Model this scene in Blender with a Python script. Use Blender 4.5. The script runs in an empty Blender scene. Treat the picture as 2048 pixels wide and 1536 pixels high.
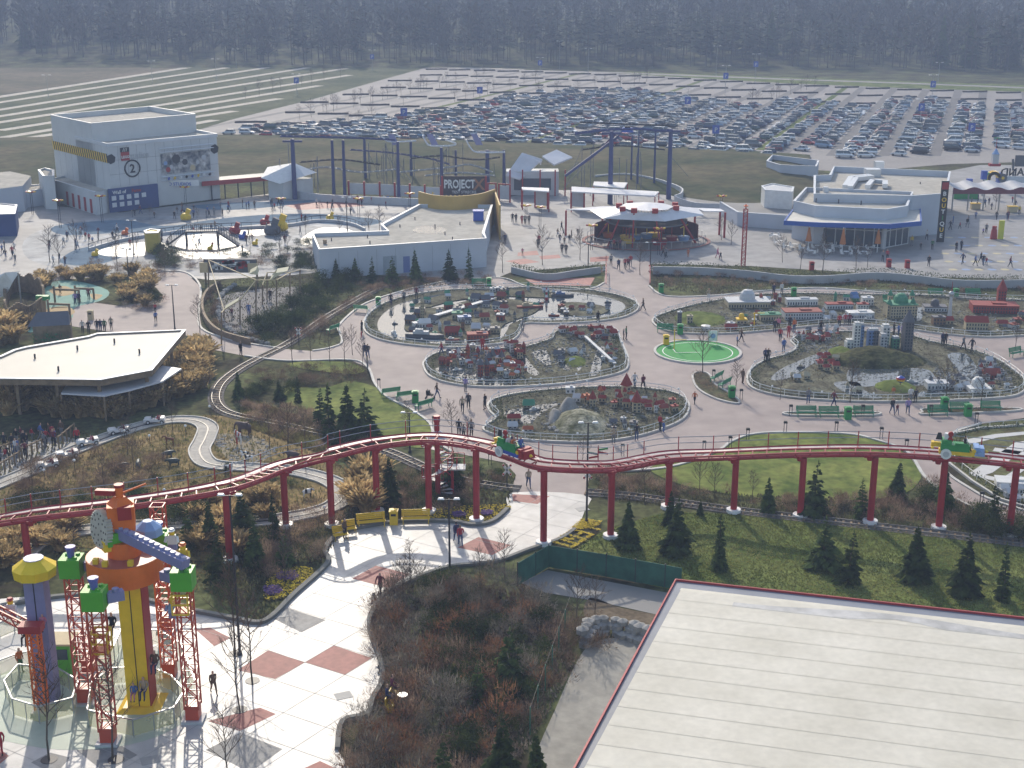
import bpy,math,random
from mathutils import Vector as V,Matrix,noise as mnoise
random.seed(7)
R=math.radians
SC=bpy.context.scene
# ---------- camera, world, sun, exposure ----------
CAMH,PITCH,FPX=42.0,R(17.0),2740.0
cd=bpy.data.cameras.new('camera');cam=bpy.data.objects.new('camera', cd)
SC.collection.objects.link(cam)
cam.location=(0,0,CAMH);cam.rotation_euler=(R(90)-PITCH,0,0)
cd.sensor_width=36.0;cd.lens=36.0*FPX/2048.0
cd.clip_start=0.5;cd.clip_end=9000
SC.camera=cam
SUN_EL,SUN_AZ=R(31),R(-12)        # azimuth measured from +Y towards +X
w=bpy.data.worlds.new('World');SC.world=w;w.use_nodes=True
nt=w.node_tree;bg=nt.nodes['Background']
sky=nt.nodes.new('ShaderNodeTexSky');sky.sky_type = 'NISHITA';sky.sun_disc=False
sky.sun_elevation=SUN_EL;sky.sun_rotation=SUN_AZ;sky.air_density=1.2;sky.dust_density=2.0
nt.links.new(sky.outputs[0],bg.inputs[0]);bg.inputs[1].default_value=0.148
sl=bpy.data.lights.new('sun', 'SUN');sl.energy=3.2;sl.angle=R(0.6);sl.color=(1,0.91,0.77)
sun=bpy.data.objects.new('sun', sl);SC.collection.objects.link(sun)
sdir=V((math.sin(SUN_AZ)*math.cos(SUN_EL),math.cos(SUN_AZ)*math.cos(SUN_EL),math.sin(SUN_EL)))
sun.rotation_euler=sdir.to_track_quat('Z', 'Y').to_euler()
SC.view_settings.view_transform = 'Standard';SC.view_settings.look = 'None'
SC.view_settings.exposure=0.62;SC.view_settings.gamma=1
SC.cycles.max_bounces=5;SC.cycles.volume_bounces=0;SC.cycles.transparent_max_bounces=6
SC.cycles.volume_step_rate=4;SC.cycles.caustics_reflective=False;SC.cycles.caustics_refractive=False
COL=SC.collection
CT,ST=math.cos(PITCH),math.sin(PITCH)
# ---------- photograph pixels to places in the world ----------
def ray(px,py):
    a=(px-1024)/FPX;b=(768-py)/FPX
    return V((a,CT+b*ST,-ST+b*CT))
def P(px,py,z=0.0):                 # point on the level z seen at a pixel
    d=ray(px,py);t=(z-CAMH)/d.z
    return V((d.x*t,d.y*t,z))
def at(px,py,Y):                    # point in the upright plane y = Y seen at a pixel
    d=ray(px,py);t=Y/d.y
    return V((d.x*t,Y,CAMH+d.z*t))
def top(px,py,ref): return at(px,py,ref.y)
def PL(pts,z=0.0): return [P(x,y,z) for x,y in pts]
def smooth(pts,n=6,closed=True):
    out=[];N=len(pts)
    pts=[V(p) for p in pts]
    rng=range(N) if closed else range(N-1)
    for i in rng:
        if closed: a,b,c,d=pts[i-1],pts[i],pts[(i+1) % N],pts[(i+2) % N]
        else: a,b,c,d=pts[max(i-1,0)],pts[i],pts[i+1],pts[min(i+2,N-1)]
        for k in range(n):
            t=k/n
            out.append(0.5*((2*b)+(c-a)*t+(2*a-5*b+4*c-d)*t*t+(3*b-a-3*c+d)*t ** 3))
    if not closed: out.append(pts[-1])
    return out
def SP(pts,z=0.0,n=5,closed=True): return smooth(PL(pts,z),n,closed)
def resample(pts,step,closed=False):
    p=list(pts)+([pts[0]] if closed else [])
    out=[V(p[0])];acc=0.0
    for a,b in zip(p,p[1:]):
        L=(b-a).length
        if L < 1e-6: continue
        s=step-acc
        while s <= L:
            out.append(a.lerp(b,s/L));s += step
        acc=L-(s-step)
    return out
def inside(x,y,poly):
    c=False;n=len(poly);j=n-1
    for i in range(n):
        xi,yi=poly[i][0],poly[i][1];xj,yj=poly[j][0],poly[j][1]
        if (yi > y) != (yj > y) and x < (xj-xi)*(y-yi)/(yj-yi)+xi: c=not c
        j=i
    return c
def scatter(poly,n,rnd=random):
    xs=[p[0] for p in poly];ys=[p[1] for p in poly];out=[]
    x0,x1,y0,y1=min(xs),max(xs),min(ys),max(ys);tries=0
    while len(out) < n and tries < n*30:
        tries += 1
        x=rnd.uniform(x0,x1);y=rnd.uniform(y0,y1)
        if inside(x,y,poly): out.append((x,y))
    return out
# ---------- materials ----------
MT = {}
def mat(key,rgb,rough=0.7,var=0.12,scale=0.6,spec=0.35,metal=0.0,rnd=0.0,rgb2=None,s2=None,bump=0.0,alpha=None,emit=None,tl=0.0):
    if key in MT: return MT[key]
    if rough >= .85: spec = .06
    m=bpy.data.materials.new(key);m.use_nodes=True;t=m.node_tree;N=t.nodes;Lk=t.links
    b=N['Principled BSDF'];b.inputs['Roughness'].default_value=rough
    b.inputs['Specular IOR Level'].default_value=spec;b.inputs['Metallic'].default_value=metal
    tc=N.new('ShaderNodeTexCoord');
    no=N.new('ShaderNodeTexNoise');no.inputs['Scale'].default_value=scale;no.inputs['Detail'].default_value=7;no.inputs['Roughness'].default_value=0.62
    Lk.new(tc.outputs['Object'],no.inputs['Vector'])
    mx=N.new('ShaderNodeMix');mx.data_type = 'RGBA'
    a=[max(0,c*(1-var)) for c in rgb];c2=[min(1,c*(1+var)) for c in (rgb2 or rgb)]
    mx.inputs[6].default_value=(*a,1);mx.inputs[7].default_value=(*c2,1)
    mr=N.new('ShaderNodeMapRange');mr.inputs[1].default_value=0.36;mr.inputs[2].default_value=0.64
    Lk.new(no.outputs[0],mr.inputs[0]);Lk.new(mr.outputs[0],mx.inputs[0])
    col=mx.outputs[2]
    if s2:
        n2=N.new('ShaderNodeTexNoise');n2.inputs['Scale'].default_value=s2;n2.inputs['Detail'].default_value=4
        Lk.new(tc.outputs['Object'],n2.inputs['Vector'])
        m2=N.new('ShaderNodeMapRange');m2.inputs[1].default_value=0.3;m2.inputs[2].default_value=0.7;m2.inputs[3].default_value=1-var*1.2;m2.inputs[4].default_value=1+var*0.9
        Lk.new(n2.outputs[0],m2.inputs[0])
        mm=N.new('ShaderNodeVectorMath');mm.operation = 'SCALE';Lk.new(col,mm.inputs[0]);Lk.new(m2.outputs[0],mm.inputs[3]);col=mm.outputs[0]
    if rnd:
        oi=N.new('ShaderNodeObjectInfo');m3=N.new('ShaderNodeMapRange');m3.inputs[3].default_value=1-rnd;m3.inputs[4].default_value=1+rnd
        Lk.new(oi.outputs['Random'],m3.inputs[0])
        mm=N.new('ShaderNodeVectorMath');mm.operation = 'SCALE';Lk.new(col,mm.inputs[0]);Lk.new(m3.outputs[0],mm.inputs[3]);col=mm.outputs[0]
    Lk.new(col,b.inputs['Base Color'])
    if bump:
        bp=N.new('ShaderNodeBump');bp.inputs['Strength'].default_value=bump;bp.inputs['Distance'].default_value=0.05
        Lk.new(no.outputs[0],bp.inputs['Height']);Lk.new(bp.outputs[0],b.inputs['Normal'])
    if emit: b.inputs['Emission Color'].default_value=(*rgb,1);b.inputs['Emission Strength'].default_value=emit
    if alpha is not None: b.inputs['Alpha'].default_value=alpha
    if tl:
        tr=N.new('ShaderNodeBsdfTranslucent');Lk.new(col,tr.inputs[0]);ms=N.new('ShaderNodeMixShader');ms.inputs[0].default_value=tl
        Lk.new(b.outputs[0],ms.inputs[1]);Lk.new(tr.outputs[0],ms.inputs[2]);Lk.new(ms.outputs[0],N['Material Output'].inputs['Surface'])
    MT[key]=m;return m
def col(key,r,g,b,rough=0.55,**k): return mat(key,(r,g,b),rough,k.pop('var', 0.06),k.pop('scale', 1.5),**k)
# ---------- mesh building ----------
class MB:
    def __init__(s): s.v=[];s.f=[];s.m=[]
    def add(s,vs,fs,m=0):
        o=len(s.v);s.v += [tuple(p) for p in vs];s.f += [tuple(i+o for i in f) for f in fs];s.m += [m]*len(fs)
    def box(s,c,d,m=0,rz=0.0,rx=0.0,ry=0.0,taper=1.0):      # c = centre of the base
        M=Matrix.Rotation(rz,3,'Z') @ Matrix.Rotation(ry,3,'Y') @ Matrix.Rotation(rx,3,'X')
        vs=[]
        for z in (0,d[2]):
            k=1.0 if z == 0 else taper
            for x,y in ((-1,-1),(1,-1),(1,1),(-1,1)):
                vs.append(V(c)+M @ V((x*d[0]/2*k,y*d[1]/2*k,z)))
        s.add(vs,[(3,2,1,0),(4,5,6,7),(0,1,5,4),(1,2,6,5),(2,3,7,6),(3,0,4,7)],m);return s
    def beam(s,a,b,w,h=None,m=0):
        a=V(a);b=V(b);h=h or w;d=(b-a)
        if d.length < 1e-6: return s
        d.normalize();up=V((0,0,1)) if abs(d.z) < 0.95 else V((0,1,0))
        r=d.cross(up).normalized()*w/2;u=r.cross(d).normalized()*h/2
        vs=[a-r-u,a+r-u,a+r+u,a-r+u,b-r-u,b+r-u,b+r+u,b-r+u]
        s.add(vs,[(3,2,1,0),(4,5,6,7),(0,1,5,4),(1,2,6,5),(2,3,7,6),(3,0,4,7)],m);return s
    def cyl(s,c,r0,h,r1=None,n=12,m=0,axis=None,cap=True):
        r1=r0 if r1 is None else r1;c=V(c)
        q=V((0,0,1)).rotation_difference(V(axis)) if axis is not None else None
        vs=[]
        for r,z in ((r0,0),(r1,h)):
            for k in range(n):
                p=V((r*math.cos(2*math.pi*k/n),r*math.sin(2*math.pi*k/n),z))
                vs.append(c+(q @ p if q else p))
        fs=[(k,(k+1) % n,n+(k+1) % n,n+k) for k in range(n)]
        if cap: fs += [tuple(range(n))[::-1],tuple(range(n,2*n))]
        s.add(vs,fs,m);return s
    def ball(s,c,r,n=8,m=0,sz=1.0):
        vs=[];fs=[];c=V(c);k=n // 2+1
        for i in range(k):
            t=math.pi*i/(k-1)
            for j in range(n):
                a=2*math.pi*j/n
                vs.append(c+V((r*math.sin(t)*math.cos(a),r*math.sin(t)*math.sin(a),r*sz*math.cos(t))))
        for i in range(k-1):
            for j in range(n): fs.append((i*n+j,(i+1)*n+j,(i+1)*n+(j+1) % n,i*n+(j+1) % n))
        s.add(vs,fs,m);return s
    def prism(s,pts,z0,z1,m=0,mtop=None,bottom=True):
        n=len(pts)
        ar=sum(pts[i][0]*pts[(i+1) % n][1]-pts[(i+1) % n][0]*pts[i][1] for i in range(n))
        if ar < 0: pts=list(pts)[::-1]
        vs=[(p[0],p[1],z0) for p in pts]+[(p[0],p[1],z1) for p in pts]
        s.add(vs,[(i,(i+1) % n,n+(i+1) % n,n+i) for i in range(n)],m)
        s.add([(p[0],p[1],z1) for p in pts],[tuple(range(n))],m if mtop is None else mtop)
        if bottom: s.add([(p[0],p[1],z0) for p in pts],[tuple(range(n))[::-1]],m)
        return s
    def sheet(s,pts,m=0,z=None):
        n=len(pts);ar=sum(pts[i][0]*pts[(i+1) % n][1]-pts[(i+1) % n][0]*pts[i][1] for i in range(n))
        if ar < 0: pts=list(pts)[::-1]
        s.add([(p[0],p[1],p[2] if z is None else z) for p in pts],[tuple(range(n))],m);return s
    def ribbon(s,pts,w,z0,z1,closed=False,m=0,off=0.0):     # low wall along a path
        n=len(pts);L=[];Rr=[]
        for i in range(n):
            a=pts[i-1] if (i > 0 or closed) else pts[i];b=pts[(i+1) % n] if (i < n-1 or closed) else pts[i]
            d=V((b[0]-a[0],b[1]-a[1]));
            if d.length < 1e-9: d=V((1,0))
            d.normalize();nn=V((-d.y,d.x));bz=pts[i][2] if len(pts[i]) > 2 else 0
            L.append((pts[i][0]+nn.x*(off+w/2),pts[i][1]+nn.y*(off+w/2),bz));Rr.append((pts[i][0]+nn.x*(off-w/2),pts[i][1]+nn.y*(off-w/2),bz))
        vs=[]
        for l,r in zip(L,Rr): vs += [(l[0],l[1],l[2]+z0),(r[0],r[1],r[2]+z0),(r[0],r[1],r[2]+z1),(l[0],l[1],l[2]+z1)]
        fs=[];rng=range(n) if closed else range(n-1)
        for i in rng:
            a=4*i;b=4*((i+1) % n)
            for k in range(4): fs.append((a+k,b+k,b+(k+1) % 4,a+(k+1) % 4))
        if not closed: fs += [(0,3,2,1),tuple(4*(n-1)+k for k in range(4))]
        s.add(vs,fs,m);return s
    def tube(s,pts,r,n=6,m=0,closed=False):
        pts=[V(p) for p in pts];N=len(pts);vs=[]
        for i in range(N):
            a=pts[i-1] if (i > 0 or closed) else pts[i];b=pts[(i+1) % N] if (i < N-1 or closed) else pts[i]
            d=(b-a).normalized();up=V((0,0,1)) if abs(d.z) < 0.9 else V((1,0,0))
            x=d.cross(up).normalized();y=x.cross(d)
            rr=r[i] if isinstance(r,(list,tuple)) else r
            for k in range(n):
                t=2*math.pi*k/n;vs.append(pts[i]+x*rr*math.cos(t)+y*rr*math.sin(t))
        fs=[];rng=range(N) if closed else range(N-1)
        for i in rng:
            j=(i+1) % N
            for k in range(n): fs.append((i*n+k,i*n+(k+1) % n,j*n+(k+1) % n,j*n+k))
        if not closed: fs += [tuple(range(n))[::-1],tuple((N-1)*n+k for k in range(n))]
        s.add(vs,fs,m);return s
    def build(s,name,mats,parent=None,world=True,sm=False):
        if not isinstance(mats,(list,tuple)): mats=[mats]
        me=bpy.data.meshes.new(name)
        vs=s.v
        org=V((0,0,0))
        if parent is not None and world:
            org=parent.location.copy()
            q=parent.parent
            while q: org += q.location;q=q.parent
        loc=V((0,0,0))
        if world and parent is None and vs:                      # origin in the middle of its base
            n=len(vs);loc=V((sum(p[0] for p in vs)/n,sum(p[1] for p in vs)/n,min(p[2] for p in vs)));org=loc
        if org.length: vs=[(p[0]-org.x,p[1]-org.y,p[2]-org.z) for p in vs]
        me.from_pydata(vs,[],s.f)
        for mm in mats: me.materials.append(mm)
        if len(mats) > 1: me.polygons.foreach_set('material_index', s.m)
        if sm: me.polygons.foreach_set('use_smooth', [True]*len(s.f))
        me.update()
        o=bpy.data.objects.new(name,me);COL.objects.link(o);o.location=loc
        if parent is not None: o.parent=parent;o.location=(0,0,0)
        return o
def tag(o,label,cat,group=None):
    if len(label.split()) > 16: label=label.replace(' the ', ' ')
    o['label']=label;o['category']=cat
    if group: o['group']=group
    return o
def struct(o): o['kind'] = 'structure';return o
def stuff(o,label=None,cat=None):
    o['kind'] = 'stuff'
    if label: o['label']=label
    if cat: o['category']=cat
    return o
def thing(name,label,cat,loc=(0,0,0),rz=0.0,group=None):
    o=bpy.data.objects.new(name,None);COL.objects.link(o);o.location=loc;o.rotation_euler=(0,0,rz)
    o.empty_display_size=0.3
    return tag(o,label,cat,group)
def kids(o): return [c for c in o.children]
def dup(o,loc=None,rz=None,label=None,sc=None,parent=None,group=None):
    c=o.copy();COL.objects.link(c);c.parent=parent
    for ch in o.children:
        k=dup(ch,parent=c)
    if loc is not None: c.location=loc
    if rz is not None: c.rotation_euler=(0,0,rz)
    if sc is not None: c.scale=(sc,sc,sc) if not isinstance(sc,(tuple,list)) else sc
    if label: c['label']=label
    if group: c['group']=group
    return c
def drop(o):                                                      # delete a prototype and its parts
    for c in list(o.children): drop(c)
    bpy.data.objects.remove(o)
def text_mb(s,size,depth=0.03,mb=None,M=None,m=0,align='CENTER', bold=0.0):
    cu=bpy.data.curves.new('t', 'FONT');cu.body=s;cu.size=size;cu.extrude=depth;cu.align_x=align;cu.offset=bold
    cu.resolution_u=2
    o=bpy.data.objects.new('t', cu);COL.objects.link(o);bpy.context.view_layer.update()
    me=o.to_mesh();M=M or Matrix.Identity(4)
    mb=mb or MB();mb.add([M @ v.co for v in me.vertices],[tuple(p.vertices) for p in me.polygons],m)
    o.to_mesh_clear();bpy.data.objects.remove(o);bpy.data.curves.remove(cu);return mb
def frame(origin,xdir,ydir=(0,0,1)):                          # text laid on an upright wall
    x=V(xdir).normalized();y=V(ydir).normalized();z=x.cross(y)
    M=Matrix((x,y,z)).transposed().to_4x4();M.translation=V(origin);return M
ORD=['first', 'second', 'third', 'fourth', 'fifth', 'sixth', 'seventh', 'eighth', 'ninth', 'tenth', 'eleventh', 'twelfth', 'thirteenth', 'fourteenth', 'fifteenth', 'sixteenth', 'seventeenth', 'eighteenth', 'nineteenth', 'twentieth']
def ordi(i): return ORD[i] if i < 20 else ('%d%s' % (i+1,{1: 'st', 2: 'nd', 3: 'rd'}.get((i+1) % 10,'th')))
# ---------- the setting ----------
soil=mat('soil', (0.085,0.065,0.045),0.9,0.45,0.25,rgb2=(0.10,0.10,0.05),s2=2.5)
grass=mat('lawn_grass', (0.105,0.16,0.03),0.85,0.28,0.22,rgb2=(0.18,0.195,0.05),s2=1.2,bump=0.5)
bankg=mat('bank_grass', (0.09,0.14,0.025),0.9,0.25,0.18,rgb2=(0.15,0.17,0.05),s2=1.3,bump=0.6)
paving=mat('pink_paving', (0.345,0.285,0.26),0.7,0.10,0.09,s2=0.5,spec=0.15)
concrete=mat('plaza_concrete', (0.46,0.45,0.43),0.46,0.14,0.16,s2=0.8,spec=0.36)
plazag=mat('grey_plaza', (0.30,0.29,0.28),0.62,0.16,0.07,s2=0.5,spec=0.18)
asphalt=mat('lot_asphalt', (0.27,0.25,0.235),0.8,0.10,0.08,s2=1.0)
lanem=mat('lane_asphalt', (0.13,0.125,0.125),0.8,0.10,0.1,s2=1.0)
gravel=mat('pale_gravel', (0.62,0.56,0.47),0.9,0.10,0.3,s2=2.0)
kerbm=mat('kerb_stone', (0.50,0.48,0.44),0.7,0.12,0.8)
darkkerb=mat('dark_kerb', (0.17,0.17,0.155),0.8,0.12,0.8)
water=mat('pond_water', (0.05,0.065,0.075),0.06,0.2,0.3,spec=0.6)
redp=mat('red_paving', (0.33,0.12,0.10),0.6,0.12,0.8,s2=2.5,spec=0.2)
greyp=mat('grey_paving', (0.25,0.245,0.235),0.6,0.10,0.5,s2=2.0,spec=0.2)
forestfloor=mat('forest_floor', (0.07,0.06,0.045),0.95,0.35,0.02,rgb2=(0.10,0.10,0.05),s2=0.2)
roadm=mat('road_asphalt', (0.25,0.24,0.225),0.8,0.08,0.1)
fieldm=mat('meadow', (0.12,0.12,0.06),0.9,0.25,0.03,rgb2=(0.16,0.13,0.085),s2=0.4)
def hill(x,y):
    if y < 560: return 0.0
    r=max(0.0,y-620)
    h=26*(1-math.exp(-r/420.0))+0.045*max(0,y-1000)
    return h+(6*math.sin(x*0.004+y*0.003)+4*math.sin(x*0.009-1.0))*min(1,r/500)
g=MB()
N0=56
xs=[-1+2*i/N0 for i in range(N0+1)]
ys=[-60,200,480,560,600,640,680,730,790,860,950,1060,1200,1400,1700,2100,2600,3300,4200]
vs=[]
for y in ys:
    W=300+max(0,y)*0.75
    for k in xs:
        x=k*W;vs.append((x,y,hill(x,y)-0.02))
fs=[]
for j in range(len(ys)-1):
    for i in range(N0):
        a=j*(N0+1)+i;fs.append((a,a+1,a+N0+2,a+N0+1))
g.add(vs,fs)
og=struct(g.build('ground', [mat('ground_soil', (0.075,0.06,0.04),0.95,0.45,0.12,rgb2=(0.09,0.10,0.04),s2=1.5)],sm=True))
def flat(name,pts,z,m,kerb=None,kz=0.12,kw=0.25,n=5,sm_=True,km=None):
    w_=SP(pts,z,n) if sm_ else PL(pts,z)
    o=struct(MB().sheet(w_,z=z).build(name,m))
    if kerb:
        k=struct(MB().ribbon([V((p.x,p.y,0)) for p in w_],kw,0.0,z+kz,True).build('kerb', km or kerbm))
    return w_
# miniland paths
PATH=[(1213,522),(1302,522),(1298,572),(1330,592),(1420,592),(1530,582),(1640,576),(1760,585),(1900,592),(2120,604),(2120,835),(2048,836),(1960,848),(1900,870),(1884,905),(1890,942),(1935,975),(1990,1003),(2120,1042),(2120,1090),(2000,1042),(1900,992),(1850,955),(1815,905),(1750,880),(1690,868),(1560,865),(1500,870),(1462,884),(1430,905),(1330,936),(1180,945),(1172,990),(1020,990),(1032,950),(1010,925),(905,905),(870,880),(860,848),(820,818),(775,795),(750,768),(735,735),(700,720),(575,722),(490,712),(430,700),(385,672),(330,668),(250,668),(60,640),(150,600),(240,612),(290,605),(325,590),(300,562),(315,545),(370,545),(400,572),(398,620),(404,658),(470,682),(560,697),(625,702),(660,696),(684,684),(675,655),(692,636),(722,612),(760,596),(820,578),(900,562),(1000,556),(1050,572),(1110,580),(1180,578),(1208,566)]
w_path=PL(PATH,0.012)
struct(MB().sheet(w_path).build('path', paving))
kb=MB()
for a,b in ((2,9),(12,18),(20,31),(36,45),(55,62),(63,66),(66,70),(70,80)):
    kb.ribbon(smooth([V((p.x,p.y,0)) for p in w_path[a:min(b+1,len(w_path))]],5,False),0.28,0.0,0.13)
struct(kb.build('kerb', kerbm))
# northern plaza and entrance plaza
NPL=[(-60,395),(240,425),(560,385),(640,395),(980,400),(1010,395),(1100,380),(1450,380),(1500,425),(1600,400),(1960,330),(2120,330),(2120,560),(1900,555),(1760,548),(1500,532),(1302,528),(1298,566),(1216,566),(1213,528),(1020,545),(985,560),(640,545),(420,560),(300,545),(-60,575)]
struct(MB().sheet(PL(NPL,0.004)).build('plaza', plazag))
# lower plaza of pale concrete
LPL=[(1024,985),(1172,990),(1170,1020),(1150,1060),(1120,1080),(1060,1100),(990,1125),(900,1135),(830,1158),(775,1185),(750,1215),(738,1245),(745,1280),(760,1320),(765,1362),(745,1400),(735,1430),(685,1445),(675,1500),(660,1600),(-100,1600),(-100,1235),(180,1190),(390,1225),(470,1240),(515,1248),(545,1235),(590,1190),(655,1130),(650,1105),(665,1080),(700,1062),(800,1045),(900,1045),(945,1052),(985,1045),(1015,1020)]
w_lpl=SP(LPL,0.016,3)
struct(MB().sheet(w_lpl).build('plaza', concrete))
struct(MB().ribbon([V((p.x,p.y,0)) for p in SP(LPL[3:19],0,4,False)],0.3,0,0.2).build('kerb', darkkerb))
struct(MB().ribbon([V((p.x,p.y,0)) for p in SP(LPL[21:],0,4,False)],0.35,0,0.25).build('kerb', darkkerb))
tiles=MB()
for q,mi in (([(1024,988),(1100,992),(1075,1008),(1026,1002)],0),([(915,1095),(957,1074),(1022,1090),(985,1110)],0),
              ([(704,1157),(752,1131),(820,1148),(777,1176)],0),([(475,1340),(537,1300),(610,1325),(550,1358)],0),
              ([(610,1325),(668,1291),(744,1316),(690,1350)],0),([(390,1258),(420,1255),(462,1276),(428,1292)],0),
              ([(415,1442),(520,1415),(552,1428),(480,1462)],0),([(-60,1520),(-10,1490),(18,1512),(-20,1545)],0),([(600,1540),(640,1522),(690,1545),(640,1580)],0),
              ([(545,1236),(572,1215),(652,1240),(603,1265)],1),([(412,1500),(480,1465),(565,1498),(500,1545)],1),
              ([(140,1490),(190,1460),(275,1510),(210,1545)],1),([(62,1525),(100,1505),(140,1515),(110,1550)],1),
              ([(820,1148),(905,1135),(985,1125),(930,1132)],1)):
    tiles.sheet(PL(q,0.020),mi)
jo=MB();J0=P(610,1325);JU=P(668,1291)-J0;JV=P(690,1350)-J0;JU.z=JV.z=0
for k in range(-12,13):
    for A_,B_ in ((JU,JV),(JV,JU)):
        for i in range(-60,60):
            a=J0+A_*k+B_*(i/5);b=a+B_/5
            if inside(a.x,a.y,w_lpl) and inside(b.x,b.y,w_lpl):
                n_=V((-B_.y,B_.x,0)).normalized() * .018;jo.sheet([V((q.x,q.y,.0225)) for q in (a+n_,b+n_,b-n_,a-n_)])
struct(jo.build('paving_joints', mat('joint_grey', (.33,.32,.30),.8,.2,1)))
for x,y in ((687,1391),(1165,1018),(560,1230),(300,1520)): struct(MB().box(P(x,y,.02),(1.0,.8,.012),rz=.4).build('drain_cover', col('drain', .30,.30,.29,.6)))
struct(tiles.build('plaza_paving', [redp,greyp]))
t2=MB()
for q in ([(1010,522),(1050,517),(1080,524),(1040,529)],[(1078,512),(1118,509),(1122,516),(1082,519)],[(1180,515),(1218,512),(1216,522),(1180,524)],
          [(1036,505),(1074,501),(1078,510),(1035,512)],[(560,408),(700,402),(730,412),(600,420)]):
    t2.sheet(PL(q,0.009))
struct(t2.build('plaza_paving', redp))
# pale blue play surface ribbons painted on the northern plaza
struct(MB().sheet(SP([(60,470),(180,440),(400,432),(640,436),(770,440),(760,455),(640,540),(420,552),(200,545),(60,520)],.0105,4)).build('play_surface', mat('worn_blue_grey', (.22,.24,.26),.7,.3,.12,s2=.6,rgb2=(.27,.28,.29))))
t3=MB()
for q in ([(110,452),(240,440),(330,452),(420,440),(520,430),(640,428),(760,440),(720,452),(600,445),(480,452),(380,470),(260,465),(130,470)],
          [(380,412),(470,405),(560,403),(640,400),(560,412),(450,420)],[(150,500),(210,490),(260,505),(190,530),(120,525)]):
    t3.sheet(SP(q,0.0125,4))
struct(t3.build('play_surface', mat('blue_play_surface', (0.13,0.19,0.25),0.86,0.15,0.4)))
# service road beside the big roof
SRV=[(1040,1165),(1095,1140),(1200,1160),(1360,1190),(1340,1235),(1250,1215),(1180,1200),(1090,1185)]
struct(MB().sheet(PL(SRV,0.012)).build('road', roadm))
struct(MB().sheet(SP([(1180,1290),(1230,1275),(1300,1285),(1330,1340),(1300,1560),(1040,1620),(1075,1500),(1110,1420),(1150,1330)],0.014,3)).build('yard', mat('yard_concrete', (0.27,0.255,0.22),0.75,0.12,0.3,s2=1.2)))
struct(MB().sheet(SP([(1180,1195),(1240,1215),(1330,1235),(1320,1260),(1230,1255),(1170,1235)],0.012,3)).build('dirt', mat('bare_earth', (0.16,0.125,0.085),0.95,0.2,0.8,s2=3)))
# lawns
flat('lawn', [(1462,884),(1500,870),(1560,865),(1690,868),(1750,880),(1800,900),(1835,935),(1840,960),(1800,990),(1700,1000),(1560,1000),(1440,985),(1350,965),(1300,935),(1380,915),(1430,905)],0.03,grass)
flat('lawn', [(650,775),(700,762),(752,775),(790,805),(835,828),(862,850),(870,878),(850,895),(800,890),(740,865),(640,830),(560,800),(570,775)],0.03,grass)
flat('lawn', [(575,727),(640,722),(700,726),(730,740),(700,748),(610,738)],0.03,grass)
# the big bank of rough grass below the coaster
BANK=[(1115,1115),(1165,1085),(1215,1060),(1260,1045),(1340,1025),(1480,1030),(1640,1042),(1800,1062),(1960,1085),(2130,1105),(2130,1290),(1900,1290),(1700,1260),(1500,1215),(1360,1185),(1200,1145),(1120,1120)]
flat('grass_bank', BANK,0.02,bankg,sm_=True)
# safari meadow
SAF=[(-60,940),(60,900),(180,880),(300,850),(420,830),(520,850),(640,900),(700,960),(690,1020),(600,1070),(440,1120),(300,1110),(100,1090),(-60,1100)]
struct(MB().sheet(SP(SAF,0.008,3)).build('meadow', mat('safari_meadow', (0.19,0.16,0.06),0.95,0.35,0.22,rgb2=(0.24,0.17,0.08),s2=1.8,bump=0.5)))
struct(MB().sheet(SP([(420,870),(470,868),(520,875),(545,900),(520,925),(470,925),(440,900)],0.02,4)).build('sand', mat('sand', (0.30,0.25,0.17),0.9,0.1,0.5)))
# green carpet pitch
pitch=[P(1395,706)];
cx,cy=P(1395,705).x,P(1395,705).y
rx=(P(1477,705).x-P(1312,705).x)/2
circ=[V((cx+rx*math.cos(a*math.pi/24),cy+rx*math.sin(a*math.pi/24),0)) for a in range(48)]
pt=thing('play_pitch', 'round bright green miniature football pitch with white touchline', 'football pitch', (cx,cy,0))
MB().prism(circ,0.0,0.10,0).build('turf', mat('green_carpet', (0.03,0.28,0.05),0.8,0.08,1.0),pt)
MB().ribbon(circ,0.3,0,0.2,True,off=-0.15).build('kerb', kerbm,pt)
lm=MB().ribbon([V((cx+(p.x-cx) * .84,cy+(p.y-cy) * .84,0)) for p in circ],0.10,0.101,0.108,True)
lm.ribbon([P(1346,700),P(1352,707),P(1400,706)],0.1,0.101,0.108)
lm.build('line_marking', col('white_paint', .8,.8,.78),pt)
gp=MB();a=P(1348,700);gp.beam(a,a+V((0,0,2.4)),.1);gp.beam(a+V((0,0,1.2)),a+V((1.4,0,1.2)),.08)
gp.build('goal', col('yellow_paint', .75,.55,.05),pt)
# parking lot
LOTZ=0.0
LOT=[(-260,205),(-40,197),(425,128),(700,131),(1050,140),(1250,148),(1560,166),(1800,176),(2120,186),(2120,322),(1900,328),(1700,345),(1500,330),(1200,320),(700,310),(440,300),(-260,330)]
w_lot=PL(LOT,0.005)
struct(MB().sheet(w_lot).build('parking_lot', asphalt))
def lane(k): return P(1984-65*k,177),P(1974-99*k,297)
def onlane(k,py):                       # the point of lane line k at a picture row
    a,b=lane(k);Y=P(1000,py).y;t=(Y-a.y)/(b.y-a.y);return a.lerp(b,t)
ln=MB();gr=MB();gv=MB();md=MB()
def strip(mb,k,w_,y0,y1,z):
    a,b=onlane(k,y0),onlane(k,y1);d=(b-a).normalized();n=V((-d.y,d.x,0))*w_/2
    mb.sheet([V((q.x,q.y,z)) for q in (a+n,b+n,b-n,a-n)])
def yfar(k):                             # far boundary of the lot along lane k
    for i in range(400):
        y=125+i*0.5;p=onlane(k,y)
        if inside(p.x,p.y,w_lot): return y
    return 190
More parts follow.
